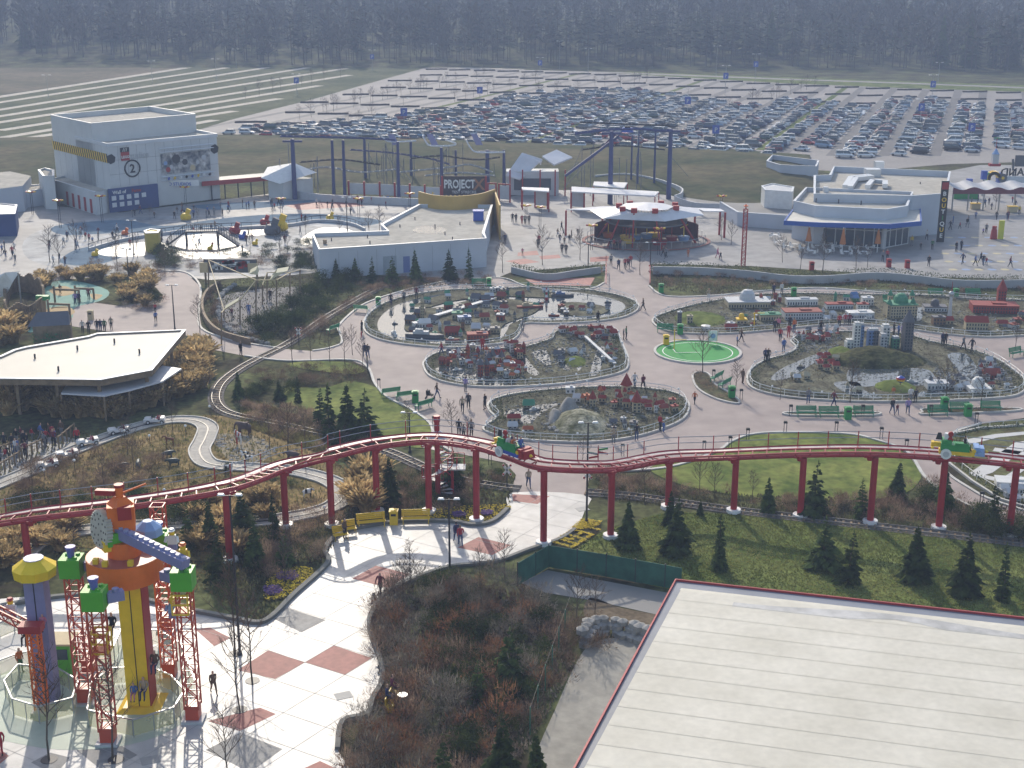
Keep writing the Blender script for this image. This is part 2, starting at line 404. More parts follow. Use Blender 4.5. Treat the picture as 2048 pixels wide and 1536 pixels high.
for k in range(-2,19):
    strip(ln,k+(0.25 if k % 5 == 0 else 0),2.7,yfar(k)+0.4,312,0.009)
for k in range(19,46):
    pass
gpoly=[p for p in PL([(-300,206),(-40,198),(425,129),(860,133),(770,158),(620,200),(460,240),(300,290),(-300,330)],0.010)]
gr.sheet(gpoly)
for i,(x0,y0,x1,y1) in enumerate([(-60,203,424,127.5),(-60,214,495,129),(-60,229,560,131),(-60,242,640,131.5),(-60,254,690,137),(0,261,700,150),(0,276,640,171),(0,285,560,197),(30,288,470,222),(250,272,430,240)]):
    a,b=P(x0,y0),P(x1,y1);d=(b-a).normalized();n=V((-d.y,d.x,0))*(3.6 if i else 4.4)/2
    gv.sheet([V((q.x,q.y,0.016)) for q in (a+n,b+n,b-n,a-n)])
for k in (4.55,9.6,14.6): strip(md,k,2.0,yfar(k) + .5,300,0.013)
struct(ln.build('lane', lanem));struct(gr.build('grass_parking', mat('parking_grass', (0.07,0.10,0.035),0.9,0.25,0.05,rgb2=(0.11,0.115,0.055),s2=0.5)))
struct(gv.build('gravel_lane', gravel));struct(md.build('grass_strip', bankg))
e=MB().ribbon([P(x,y) for x,y in ((425,127),(700,130),(1050,139))],4,0.003,0.022);struct(e.build('gravel_lane', gravel))
struct(MB().ribbon([P(x,y) for x,y in ((1050,141),(1250,146),(1560,158),(1800,166),(2160,180))],6,0.003,0.018).build('road', roadm))
struct(MB().sheet([P(x,y,.001) for x,y in ((1250,143),(1560,154),(2160,174),(2160,190),(1800,178),(1500,165),(1250,150))]).build('grass_strip', bankg))
# meadow at the far left behind the lot
struct(MB().sheet([P(x,y,.001) for x,y in ((-260,208),(-40,196),(425,127),(240,118),(120,118),(60,130),(-260,145))]).build('meadow', fieldm))
# embankment ridge between the park and the parking lot
def ridge(name,foot,crest,back,h,m,jit=0.25):
    f_,c_,b_=SP(foot,0,4,False),SP(crest,h,4,False),SP(back,0,4,False)
    n=len(f_);rows=[f_]
    for t in (.25,.5,.75,1): rows.append([a.lerp(b,t)+V((0,0,h*(0.12*math.sin(t*math.pi))+mnoise.noise(a.lerp(b,t) * .12)*jit)) for a,b in zip(f_,c_)])
    rows.append([p+V((0,0,-h - .1)) for p in [V((q.x,q.y,h)) for q in b_]])
    mb=MB();vs=[p for r in rows for p in r];fs=[]
    for j in range(len(rows)-1):
        for i in range(n-1): fs.append((j*n+i,j*n+i+1,(j+1)*n+i+1,(j+1)*n+i))
    mb.add(vs,fs);return struct(mb.build(name,m,sm=True))
embm=mat('embankment_grass', (0.045,0.075,0.025),0.9,0.3,0.05,rgb2=(0.10,0.085,0.045),s2=0.5)
ridge('embankment', [(-80,360),(100,372),(440,372),(700,372),(1000,368)],[(-80,288),(100,284),(440,277),(700,280),(1000,292)],[(-80,276),(100,272),(440,268),(700,270),(1000,282)],2.2,embm)
ridge('embankment', [(1000,368),(1150,375),(1330,390),(1450,405),(1560,402),(1640,372)],[(1000,292),(1150,298),(1330,302),(1450,308),(1530,312),(1620,318)],[(1000,280),(1150,286),(1330,291),(1450,296),(1530,302),(1620,308)],2.2,embm)
struct(MB().sheet([P(x,y,.006) for x,y in ((1310,352),(1370,366),(1440,385),(1520,400),(1620,400),(1600,425),(1500,425),(1395,405),(1350,385))]).build('road', roadm))
# ---------- plants ----------
needle=mat('spruce_needles', (0.032,0.058,0.022),0.86,0.4,1.2,rnd=0.35,rgb2=(0.075,0.105,0.03),tl=.35)
bark=mat('bark', (0.10,0.08,0.06),0.9,0.2,2,rnd=0.2)
palebark=mat('pale_bark', (0.22,0.19,0.16),0.9,0.2,2,rnd=0.25)
twig=mat('bare_twigs', (0.15,0.11,0.085),0.9,0.2,2,rnd=0.3)
tan=mat('dry_reed', (0.44,0.31,0.14),0.9,0.35,1.0,rnd=0.3,rgb2=(0.60,0.46,0.24),tl=.45)
brush=mat('brown_brush', (0.20,0.115,0.085),0.9,0.4,0.8,rnd=0.35,rgb2=(0.27,0.20,0.14),tl=.4)
greenb=mat('green_bush', (0.035,0.06,0.022),0.85,0.4,1.0,rnd=0.3,rgb2=(0.08,0.10,0.03),tl=.3)
hedgem=mat('hedge_leaves', (0.04,0.065,0.022),0.85,0.35,1.5,rgb2=(0.08,0.10,0.035),tl=.35)
rock=mat('rock', (0.30,0.29,0.27),0.9,0.25,1.2,bump=0.5)
def tri_spray(mb,c,d,ln,wd,droop,rnd):
    d=d.normalized();side=d.cross(V((0,0,1)))
    if side.length < .1: side=V((1,0,0))
    side.normalize()
    a=c;b=c+d*ln * .55-V((0,0,droop * .3));t=c+d*ln-V((0,0,droop))
    s_=side*wd
    up=V((0,0,wd * .5))
    mb.add([a,b+s_,t,b-s_ , b+up],[(0,1,4),(0,4,3),(1,2,4),(4,2,3)])
def conifer_mesh(h=5.0,r=1.25,seed=0,layers=18,sparse=0.1):
    rn=random.Random(seed);mb=MB()
    for i in range(layers):
        t=i/layers;z=h*(0.05+0.93*t) ;rr=r*(1-t) ** 0.85*rn.uniform(.75,1.12) + .06
        n=max(5,int(13*(1-t)+4))
        for k in range(n):
            if rn.random() < sparse: continue
            a=2*math.pi*(k+rn.random())/n;L_=rr*rn.uniform(.65,1.2)
            d=V((math.cos(a),math.sin(a),.12))
            zz=z+rn.uniform(-.15,.15)
            for q in range(2):
                tri_spray(mb,V((math.cos(a)*L_ * .3*q,math.sin(a)*L_ * .3*q,zz+q * .05)),V((math.cos(a+rn.uniform(-.5,.5)),math.sin(a+rn.uniform(-.5,.5)),.1)),L_*(1 - .3*q),.11+L_ * .17,L_ * .28,rn)
    tri_spray(mb,V((0,0,h * .9)),V((.05,0,1)),h * .12,.06,0,rn)
    return mb
def branch(mb,p,d,ln,r,depth,rn,spread=.5,kids_=3,gn=3):
    n=3 if depth > 0 else 2;pts=[p];rad=[r]
    for i in range(n):
        d=(d+V((rn.uniform(-.16,.16),rn.uniform(-.16,.16),rn.uniform(-.02,.1)))).normalized()
        pts.append(pts[-1]+d*ln/n);rad.append(r*(1 - .55*(i+1)/n))
    mb.tube(pts,rad,gn)
    if depth <= 0: return
    for k in range(kids_):
        t=rn.uniform(.35,1.0);i=min(n-1,int(t*n));q=pts[i].lerp(pts[i+1],t*n-i)
        a=rn.uniform(0,6.28);u=V((math.cos(a),math.sin(a),rn.uniform(-.05,.5)))
        branch(mb,q,(d*(1-spread)+u*spread).normalized(),ln*rn.uniform(.45,.72),r * .5,depth-1,rn,spread,kids_,gn)
def bare_tree(h,seed,upright=0.45,thick=1.0):
    rn=random.Random(seed);tr=MB();cr=MB()
    pts=[V((0,0,0))];rad=[h * .014*thick]
    for i in range(5):
        pts.append(pts[-1]+V((rn.uniform(-.02,.02)*h,rn.uniform(-.02,.02)*h,h * .19)));rad.append(h * .014*thick*(1 - .17*(i+1)))
    tr.tube(pts,rad,5)
    for i in range(16):
        t = .32 + .66*i/16;k=min(4,int(t*5));q=pts[k].lerp(pts[k+1],t*5-k);a=i*2.4+rn.random()
        d=V((math.cos(a),math.sin(a),.55+rn.random() * .6)).normalized()
        branch(cr,q,d,h*(.34*(1.15-t)) + .05*h,h * .006*thick,2,rn,upright,4)
    return tr,cr
def bush_mb(r,h,n,leaf,seed,twiggy=0.0,mb=None,c=(0,0,0)):
    rn=random.Random(seed);mb=mb or MB();c=V(c)
    lob=[(V((rn.uniform(-.5,.5)*r,rn.uniform(-.5,.5)*r,h*rn.uniform(.25,.6))),rn.uniform(.45,.7)) for _ in range(5)]
    for i in range(n):
        l,k=lob[i % 5]
        u=V((rn.gauss(0,1),rn.gauss(0,1),rn.gauss(0,1))).normalized();q=rn.uniform(.55,1.05)
        p=c+l+V((u.x*r*k*q,u.y*r*k*q,u.z*h * .5*k*q))
        if p.z < c.z: p.z=c.z + .05
        s_=leaf*rn.uniform(.6,1.4)
        if rn.random() < twiggy:
            d=(u+V((0,0,.9))).normalized()*s_*3;e_=V((rn.uniform(-1,1),rn.uniform(-1,1),0))*s_ * .12
            mb.add([p-e_,p+e_,p+d],[(0,1,2)])
        else:
            a=V((rn.uniform(-1,1),rn.uniform(-1,1),rn.uniform(-1,1)))*s_;b=V((rn.uniform(-1,1),rn.uniform(-1,1),rn.uniform(-1,1)))*s_
            mb.add([p,p+a,p+b],[(0,1,2)])
    return mb
def reed_mb(r,h,n,seed):
    rn=random.Random(seed);mb=MB()
    for i in range(n):
        a=rn.uniform(0,6.28);q=r * .35*math.sqrt(rn.random());b=V((math.cos(a)*q,math.sin(a)*q,0))
        L_=h*rn.uniform(.6,1.1);o_=V((math.cos(a+rn.uniform(-1,1)),math.sin(a+rn.uniform(-1,1)),0))*r*rn.uniform(.2,.9)
        e_=V((rn.uniform(-1,1),rn.uniform(-1,1),0)).normalized() * .035
        m_=b+o_ * .35+V((0,0,L_ * .6));t=b+o_+V((0,0,L_*rn.uniform(.75,1)))
        mb.add([b-e_,b+e_,m_+e_*1.6,m_-e_*1.6,t+e_*2.5,t-e_*1.5],[(0,1,2,3),(3,2,4,5)])
    return mb
# prototypes: two meshes each (trunk, crown) shared by all copies
def proto_tree(name,tr,cr,mt_,mc):
    t=thing(name,'tree', 'tree');tr.build('trunk', mt_,t,False);cr.build('crown', mc,t,False);return t
CON=[]
for i in range(6):
    tr=MB();tr.tube([(0,0,0),(0.03*i,0,2.5),(0,0.02*i,4.7)],[.09,.06,.015],6)
    CON.append(proto_tree('spruce_tree', tr,conifer_mesh(5.0,(1.15,1.45,.95,1.3,1.6,1.1)[i],10+i,(22,19,15,24,16,13)[i],(.12,.22,.4,.18,.38,.5)[i]),bark,needle))
BAR=[]
for i in range(4):
    tr,cr=bare_tree(5.0,40+i,(.42,.6,.5,.35)[i]);BAR.append(proto_tree('bare_tree', tr,cr,bark,twig))
USED=[]
def place_tree(protos,px,py,h,label,name=None,group=None,i=[0],z=0.0,wide=1.0,cat='tree'):
    i[0] += 1;pr=protos[i[0] % len(protos)]
    o=dup(pr,P(px,py,z),random.uniform(0,6.28),label,(h/5*wide,h/5*wide*random.uniform(.85,1.1),h/5),group=group);o.rotation_euler.x=random.uniform(-.05,.05);o['category']=cat
    return o
def hgt(px,yb,yt,z=0.0):               # real height of something seen from its foot to its tip
    b=P(px,yb,z);return max(.3,at(px,yt,b.y).z-z)
# conifers: (x, y foot, y tip, where)
CONS=[(900,560,500,'by the low grey building, second from its right end'),(938,560,498,'by the low grey building, at its right end'),
 (832,566,502,'in the middle of the row by the low grey building'),(784,568,512,'left of the wide blue door of the low grey building'),
 (745,565,515,'third from the left by the low grey building'),(711,560,517,'second from the left by the low grey building'),(672,556,518,'at the left end of the low grey building'),
 (659,872,768,'at the left of the dark clump beside the sloping lawn'),(697,888,775,'in the front of the dark clump beside the sloping lawn'),(732,880,780,'at the right of the dark clump beside the sloping lawn'),(641,850,775,'at the back of the dark clump beside the sloping lawn'),
 (478,800,745,'beside the little railway bend'),(560,800,760,'behind the red heather bed'),(596,805,752,'on the lawn edge behind the dark clump'),
 (780,1010,920,'just right of the coaster column with the tall dry reeds'),(905,975,900,'by the red spiral stair'),
 (375,1090,1010,'amber lit, left of the pair behind the ride'),(422,1090,1005,'amber lit, right of the pair behind the ride'),(485,1075,980,'left of the orange coaster column'),(548,1080,990,'in front of the orange coaster column'),
 (510,1130,1040,'dark, above the left flower bed'),(568,1135,1060,'dark, right above the left flower bed'),(435,1160,1060,'dark, beside the ride rim'),
 (1255,1095,1005,'on the bank nearest the flower letters'),(1352,1105,1000,'tallest on the bank, second from the left'),(1438,1130,1028,'slender, third along the bank'),(1438,1140,1075,'low, at the foot of the slender bank spruce'),
 (1648,1135,1035,'fourth along the bank'),(1697,1165,1062,'fifth along the bank, close beside its neighbour'),(1830,1160,1055,'sixth along the bank'),(1928,1190,1070,'seventh along the bank'),(2005,1200,1090,'last on the bank at the right edge'),
 (1536,1025,958,'small, on the brown bed below the oval lawn'),(1628,1030,925,'big, right of the column below the oval lawn'),(1722,1035,958,'narrow, left of the column under the right lawn corner'),(1792,995,925,'alone at the lower right of the oval lawn'),(1885,1020,935,'by the curved path beside the right coaster car'),(1985,1060,970,'at the right end of the coaster columns'),(1340,1050,985,'small, behind the tallest bank spruce'),
 (1018,1370,1255,'big dark, in the planted island in front'),(955,1400,1320,'bright, left of the big dark one in the planted island'),(1075,1600,1470,'light green, by the service yard at the bottom edge'),(1000,1590,1440,'broad, at the bottom edge of the planted island'),(890,1600,1480,'at the bottom edge, left of the broad one'),(1400,1030,1000,'tiny, beside the narrow rails'),
 (420,1290,1190,'at the edge of the ride paving') , (322,545,505,'dark, broad, by the play pond')]
for i,(x,yb,yt,wh) in enumerate(CONS[:-2]):
    place_tree(CON,x,yb,hgt(x,yb,yt)*1.04,'dark green spruce ' + wh,group='spruces planted round the paths', wide=random.uniform(1.0,1.25))
# bare young trees: (x, foot, tip, where)
BARS=[(170,480,442,'slim, leftmost by the splash pond'),(232,500,455,'slim, second by the splash pond'),(275,515,465,'leaning, third by the splash pond'),(345,505,463,'small, fourth by the splash pond'),(385,515,467,'fifth by the splash pond'),(440,515,463,'sixth by the splash pond'),(500,505,457,'seventh by the splash pond'),(575,505,459,'eighth by the splash pond'),(612,470,430,'ninth by the splash pond'),(680,475,431,'tenth by the splash pond'),(395,445,415,'behind the railing by the splash pond'),(545,440,412,'small, behind the railing by the splash pond'),(300,440,410,'far back left by the splash pond'),(640,430,400,'far back right by the splash pond'),(1405,748,655,'at the tip of the small kerbed bed'),(1470,790,715,'beside the bed bench'),(1700,805,715,'behind the row of green benches'),(1892,815,720,'behind the rightmost green bench'),(1560,800,740,'beside the island fence behind the benches'),(1960,820,735,'right of the kerbed benches'),(2030,700,640,'by the bench at the right edge'),
 (705,710,650,'where the paths meet on the left'),(725,735,675,'on the small lawn corner'),(690,728,655,'thin, on the small lawn'),(660,725,660,'middle of the small lawn'),(622,722,655,'left end of the small lawn'),(585,728,650,'tall, by the level crossing'),(815,870,800,'on the sloping lawn'),(540,900,810,'in the red heather, left'),(575,905,800,'in the red heather, middle'),(610,900,820,'in the red heather, right'),(690,900,850,'in front of the dark clump'),
 (905,880,800,'beside the three people at the coaster fence'),(935,900,835,'just behind the coaster railing'),(1165,930,870,'beside the tall lamp'),(1225,1030,960,'on the brown bed, left'),(1290,1010,930,'on the brown bed, middle'),(1400,990,910,'thin on the lawn edge'),(1430,1000,925,'left of the lawn column'),(1505,1000,940,'by the brown bed'),(1150,1260,1130,'over the service road, left'),(1190,1250,1150,'over the service road, right'),
 (1010,1160,1060,'with rusty leaves above the green screen'),(820,1180,1080,'at the crown of the planted island'),(805,1200,1110,'thin, at the planted island edge'),(960,1185,1090,'behind the lamp'),
 (570,1175,1060,'silvery, above the left flower bed'),(470,1310,1110,'tall, on the pale plaza left of the red tiles'),(505,1370,1180,'tall, on the plaza by the red tiles'),(480,1425,1250,'in the plaza tree pit by the running child'),(460,1580,1410,'in front on the grey plaza square'),(98,1520,1300,'at the ride, left'),(225,1520,1320,'at the ride, middle'),(150,1105,1030,'gnarled, under the left coaster track'),
 (255,905,830,'in the safari meadow, left'),(268,940,870,'by the jeep track'),(345,860,800,'beside the rear jeep'),(210,990,900,'in the bushes by the jeep track'),(435,860,800,'by the elephant'),(420,800,740,'by the railway loop'),(65,985,905,'at the meadow edge, left'),
 (20,620,575,'by the sand playground'),(60,660,600,'by the green roofed hut'),(400,665,590,'on the path corner'),(330,545,490,'left of the dark bush'),
 (1565,525,470,'in front of the cafe, left'),(1600,540,480,'in front of the cafe, middle'),(1645,545,468,'in front of the cafe, third'),(1712,540,470,'in front of the cafe, right'),(1735,535,485,'near the cafe parasols'),(1990,420,380,'at the entrance gate'),
 (1280,550,480,'by the lattice mast'),(1160,520,455,'in the middle of the plaza'),(1085,530,450,'left on the plaza'),(740,480,420,'behind the low grey building'),(760,470,410,'behind the building parapet'),(560,520,450,'among the pond shrubs'),(150,500,440,'by the blue play surface'),(100,525,450,'left of the splash pond'),(118,530,470,'in the splash pond planting'),(235,540,470,'in front of the yellow kiosk'),
 (1462,490,440,'by the round pavilion, right'),(1443,480,430,'beside the round pavilion'),(1005,545,470,'by the building corner')]
for x,yb,yt,wh in BARS:
    big=yb > 1150
    place_tree(BAR,x,yb,hgt(x,yb,yt),'bare young tree ' + wh,group='bare young trees along the paths', wide=.75 if big else .85)
# shrub and reed prototypes
def proto_one(name,mb,m_,label='shrub', cat='shrub'): o=mb.build(name,m_,None,False);return tag(o,label,cat)
REED=[proto_one('reed_clump', reed_mb(1.0,1.5,300,60+i),tan) for i in range(3)]
BRU=[proto_one('bare_shrub', bush_mb(1.1,1.6 + .3*i,520,.11,70+i,.92),(brush,mat('russet_brush', (.24,.09,.05),.9,.35,.8,rnd=.3,rgb2=(.28,.15,.08),tl=.4),mat('grey_brush', (.17,.14,.12),.9,.35,.8,rnd=.3,rgb2=(.22,.2,.16),tl=.4))[i]) for i in range(3)]
GBU=[proto_one('evergreen_shrub', bush_mb(1.2,1.7,1100,.10,80+i,.15),greenb) for i in range(3)]
def area(protos,poly,n,s0,s1,label,group,stp=0.0,seed=1,name=None,zz=0.0):
    rn=random.Random(seed);W=PL(poly);out=[]
    if seed in (9,11,12,14,15,18,19,20,21,24,27,30):
        mb=MB()
        for x,y in scatter(W,int(n * .8),rn):
            k=rn.uniform(s0,s1) * .9
            bush_mb(1.2*k,1.5*k,330,.10*k + .03,rn.random(),.85,mb,(x,y,0))
        return stuff(mb.build('undergrowth', [brush]),group,'undergrowth')
    for x,y in scatter(W,n,rn):
        k=rn.uniform(s0,s1);pr=protos[rn.randrange(len(protos))]
        o=pr.copy();COL.objects.link(o);o.location=(x,y,zz);o.rotation_euler=(0,0,rn.uniform(0,6.28));o.scale=(k*rn.uniform(.9,1.2),k*rn.uniform(.9,1.2),k*rn.uniform(.8,1.15))
        o['label']=label;o['group']=group;out.append(o)
    return out
area(REED,[(0,795),(130,795),(240,800),(330,765),(375,710),(400,690),(425,720),(405,775),(320,812),(240,840),(120,840),(0,830)],120,.9,1.5,'tan dry reed clump in the belt around the white terrace roof', 'dry reeds round the white terrace roof', seed=2)
area(REED,[(720,960),(752,950),(758,1010),(740,1030),(700,1020)],14,.8,1.4,'tall tan reed clump beside the red coaster column', 'reeds by the red coaster column', seed=3)
area(REED,[(330,1040),(520,985),(560,1010),(480,1110),(380,1100)],22,.7,1.2,'amber dry reed clump on the slope behind the tower ride', 'amber reeds behind the tower ride', seed=4)
area(REED,[(0,1060),(160,1050),(150,1110),(0,1150)],14,.7,1.1,'dry reed clump under the left end of the coaster', 'reeds under the left end of the coaster', seed=5)
area(REED,[(60,590),(80,540),(300,545),(310,600),(260,640),(250,600),(200,560)],24,.8,1.4,'tan reed clump between the playground and the splash pond', 'reeds behind the sand playground', seed=6)
area(REED,[(0,620),(60,640),(50,690),(0,720)],9,.8,1.5,'tan reed clump left of the green roofed hut', 'reeds left of the green roofed hut', seed=61)
area(BRU,[(760,1190),(850,1160),(960,1170),(1060,1190),(1110,1240),(1100,1330),(1040,1500),(960,1600),(690,1600),(700,1470),(745,1420),(775,1370),(755,1290),(748,1240)],165,.6,1.35,'leafless russet shrub in the planted island in front', 'russet shrubs in the planted island', seed=7)
area(GBU,[(840,1170),(960,1180),(1080,1230),(1110,1300),(1040,1480),(960,1560),(900,1560),(850,1250)],48,.6,1.2,'green shrub among the russet ones in the planted island', 'green shrubs in the planted island', seed=8)
area(BRU,[(1190,945),(1290,950),(1380,975),(1480,990),(1640,1005),(1780,990),(1850,960),(1900,1000),(2060,1060),(2060,1080),(1800,1050),(1480,1015),(1200,985)],150,.45,.95,'low brown shrub in the bed between the lawn and the narrow rails', 'brown shrubs below the oval lawn', seed=9)
area(GBU,[(1850,990),(1940,1020),(2060,1060),(2060,1090),(1900,1060),(1840,1030)],16,.7,1.2,'green shrub beside the curved path below the right coaster car', 'green shrubs by the curved path', seed=10)
area(BRU,[(580,1010),(690,1040),(660,1090),(640,1130),(560,1170),(500,1150),(560,1060)],45,.6,1.1,'leafless shrub beside the kerb behind the yellow benches', 'shrubs behind the yellow benches', seed=11)
area(BRU,[(690,1000),(880,930),(1010,950),(1010,1000),(960,1030),(820,1030),(700,1050)],60,.5,.95,'leafless shrub under the coaster by the spiral stair', 'shrubs under the coaster', seed=12)
area(GBU,[(700,940),(900,930),(1010,945),(1000,1010),(850,1020),(760,1000)],24,.4,.9,'green shrub under the coaster by the spiral stair', 'green shrubs under the coaster', seed=13)
area(BRU,[(470,800),(630,830),(740,880),(740,930),(600,890),(500,850)],80,.5,.9,'red brown heather shrub in the bed inside the railway bend', 'red heather in the railway bend', seed=14)
area(BRU,[(480,755),(560,735),(720,742),(740,765),(700,770),(560,770),(490,790)],60,.45,.9,'grey brown shrub on the bank beside the small lawn', 'shrubs beside the small lawn', seed=15)
area(GBU,[(470,780),(560,765),(620,775),(600,800),(500,800)],14,.5,.9,'green shrub on the bank beside the small lawn', 'green shrubs beside the small lawn', seed=16)
area(GBU,[(520,640),(640,560),(720,560),(700,590),(620,640),(540,690),(470,680)],60,.7,1.4,'green shrub on the slope between the netted play yard and the rails', 'green shrubs above the narrow rails', seed=17)
area(BRU,[(600,690),(700,620),(760,585),(900,560),(960,560),(760,565),(640,640),(560,690)],55,.5,.9,'brown shrub between the narrow rails and the left path', 'brown shrubs beside the left path', seed=18)
area(BRU,[(405,600),(420,575),(450,570),(430,640),(520,680),(600,690),(520,690),(430,665)],45,.4,.7,'low shrub in the border round the netted play yard', 'shrubs round the netted play yard', seed=19)
area(BRU,[(60,930),(260,890),(330,930),(300,990),(120,1010),(0,1020)],110,.5,1.05,'russet shrub between the jeep track and the coaster', 'russet shrubs by the jeep track', seed=20)
area(BRU,[(640,545),(980,550),(1020,555),(980,575),(760,590),(660,560)],55,.5,1.0,'brown shrub in the bed below the low grey building', 'brown shrubs below the low grey building', seed=21)
area(GBU,[(300,540),(350,535),(360,500),(310,495)],12,.9,1.5,'dense dark green shrub beside the splash pond', 'dark shrubs beside the splash pond', seed=22)
area(GBU,[(545,520),(640,515),(640,545),(540,545)],16,.8,1.4,'dense green shrub left of the low grey building', 'green shrubs left of the low grey building', seed=23)
area(BRU,[(50,545),(420,530),(400,555),(60,575)],45,.5,1.0,'bare shrub in front of the splash pond', 'bare shrubs before the splash pond', seed=24)
area(BRU,[(180,520),(420,515),(640,500),(620,530),(420,545),(180,545)],60,.5,1.1,'bare shrub at the front rim of the splash pond', 'shrubs at the splash pond rim', seed=21)
area(GBU,[(440,500),(620,490),(610,520),(450,525)],12,.6,1.1,'green shrub at the front rim of the splash pond', 'green shrubs at the splash pond rim', seed=32)
area(BRU,[(240,590),(300,580),(330,610),(320,625),(250,630)],18,.6,1.0,'bare shrub on the round bed beside the playground', 'bare shrubs on the round bed', seed=25)
area(GBU,[(250,600),(300,590),(320,610),(260,625)],8,.6,1.0,'green shrub on the round bed beside the playground', 'green shrubs on the round bed', seed=26)
area(BRU,[(1310,545),(1500,550),(1800,570),(2060,575),(2060,590),(1800,580),(1640,572),(1420,585),(1330,580)],100,.4,.7,'low brown shrub in the long bed below the curved wall', 'brown shrubs below the curved wall', seed=27)
area(GBU,[(470,930),(540,925),(620,960),(560,990),(330,980),(260,960)],16,.3,.5,'small green shrub in the safari meadow', 'small shrubs in the safari meadow', seed=28)
area(GBU,[(30,1010),(380,1000),(500,1010),(560,1060),(500,1130),(460,1200),(400,1190),(380,1110),(200,1080),(30,1110)],34,.6,1.2,'green shrub on the slope behind the tower ride', 'green shrubs behind the tower ride', seed=29)
area(BRU,[(1120,1260),(1180,1240),(1230,1290),(1150,1330),(1090,1420),(1090,1320)],26,.6,1.1,'bare shrub between the planted island and the yard', 'bare shrubs by the yard', seed=30)
for p in REED+BRU+GBU+BAR: drop(p)
# ground cover: small tufts, leaves and stems nobody could count
JR=[(-60,992),(0,968),(60,943),(110,918),(170,893),(235,868),(285,852),(342,841),(391,842),(415,855),(410,878),(399,902),(411,924),(440,932),(500,936),(581,942),(645,957),(678,974),(688,992),(668,1012),(632,1025),(589,1034),(520,1044),(440,1046),(360,1049),(230,1056),(130,1068),(70,1090),(30,1130)]
JRP=resample(SP(JR,0,4,False),.8)
def cover(name,polys,n,s0,m_,label,seed=0,hh=.25):
    rn=random.Random(seed);mb=MB()
    for poly in polys:
        W=PL(poly)
        for x,y in scatter(W,n,rn):
            if name == 'ground_cover' and x < 0 and any(abs(q.x-x) < 1.1 and abs(q.y-y) < 1.1 for q in JRP): continue
            s_=s0*rn.uniform(.5,1.5);a=rn.uniform(0,6.28);e_=V((math.cos(a),math.sin(a),0))*s_ * .5
            p=V((x,y,.02));t=p+V((rn.uniform(-.5,.5)*s_,rn.uniform(-.5,.5)*s_,hh*rn.uniform(.5,1.5)))
            mb.add([p-e_,p+e_,t],[(0,1,2)])
    return stuff(mb.build(name,m_),label,'ground cover')
cover('ground_cover', [[(740,1190),(900,1150),(1110,1210),(1150,1330),(1000,1600),(650,1600),(760,1380)]],15000,.12,mat('litter', (.13,.085,.06),.9,.5,1.5,rgb2=(.34,.28,.22)),'dry leaf and stem litter covering the planted island', 1,.22)
cover('rough_grass', [BANK],34000,.11,mat('rough_grass', (0.13,0.17,0.035),.9,.3,.15,rgb2=(0.21,0.21,0.08),tl=.5),'rough uncut grass over the bank below the coaster', 2,.10)
cover('ground_cover', [[(0,880),(300,850),(420,830),(700,940),(690,1040),(480,1200),(380,1180),(0,1120)],[(480,790),(740,890),(730,940),(480,850)]],11000,.14,mat('dry_cover', (0.26,0.17,0.09),.9,.35,.4,rgb2=(0.20,0.20,0.08),tl=.4),'dry grass and heather covering the safari slopes', 3,.2)
cover('ground_cover', [[(480,1000),(700,1040),(650,1120),(540,1240),(470,1240),(430,1150)],[(690,940),(1030,950),(1020,1010),(700,1050)],[(1190,950),(1480,990),(2060,1010),(2060,1080),(1200,1000)],[(1310,540),(2060,560),(2060,590),(1640,572),(1400,590),(1310,575)],[(470,560),(640,550),(980,560),(760,590),(690,630),(640,690),(420,660),(410,600)]],4200,.15,mat('mulch_cover', (0.13,0.095,0.07),.9,.4,.4,rgb2=(0.10,0.11,0.05),tl=.4),'brown stems and low leaves covering the planting beds', 4,.2)
# ---------- forest on the hills ----------
fdark=mat('forest_evergreen', (0.020,0.034,0.018),0.9,0.35,0.15,rgb2=(0.05,0.065,0.035))
fbrown=mat('forest_bare', (0.075,0.058,0.045),0.9,0.35,0.15,rgb2=(0.13,0.11,0.08))
ftrunk=mat('forest_trunks', (0.12,0.10,0.08),0.9,0.3,0.2)
def forest(n,ymin,ymax,seed,detail):
    rn=random.Random(seed);mb=MB()
    for i in range(n):
        Y=ymin+(ymax-ymin)*(rn.random() ** 1.3);X=rn.uniform(-1,1)*(Y * .42+30)
        p=V((X,Y,hill(X,Y)))
        edge=606 - .04*X+(25 if X < -150 else 0)+(max(0,-X-210) * .5)
        if X > 120: edge -= (X-120) * .30
        if Y < edge: continue
        ev=(mnoise.noise(V((X * .006,Y * .012,3)))+rn.uniform(-.35,.35) > .05) ^ (X > 230 and Y < 700 and rn.random() < .3)
        H=rn.uniform(10,21)*(1.15 if ev else 1)
        mb.beam(p-V((0,0,1)),p+V((rn.uniform(-.4,.4),0,H * .85)),.28 if rn.random() < .8 else .42,None,2)
        if ev:
            for k in range(detail*6):
                t=rn.random() ** .8;a=rn.uniform(0,6.28);r=(1-t)*H * .17 + .4;z=H*(.38 + .62*t)
                c=p+V((math.cos(a)*r * .3,math.sin(a)*r * .3,z));o_=V((math.cos(a)*r,math.sin(a)*r,-r * .35));s_=V((-math.sin(a),math.cos(a),0))*r * .5
                mb.add([c,c+o_+s_,c+o_-s_],[(0,1,2)],0)
        else:
            for k in range(detail*5):
                a=rn.uniform(0,6.28);z=H*rn.uniform(.35,.98);r=H * .17*rn.uniform(.3,1.1)
                c=p+V((math.cos(a)*r * .4,math.sin(a)*r * .4,z));o_=V((math.cos(a)*r,math.sin(a)*r,H*rn.uniform(.05,.2)));s_=V((rn.uniform(-1,1),rn.uniform(-1,1),rn.uniform(-1,1)))*H * .025
                mb.add([c,c+o_+s_,c+o_-s_*2],[(0,1,2)],1)
    return mb
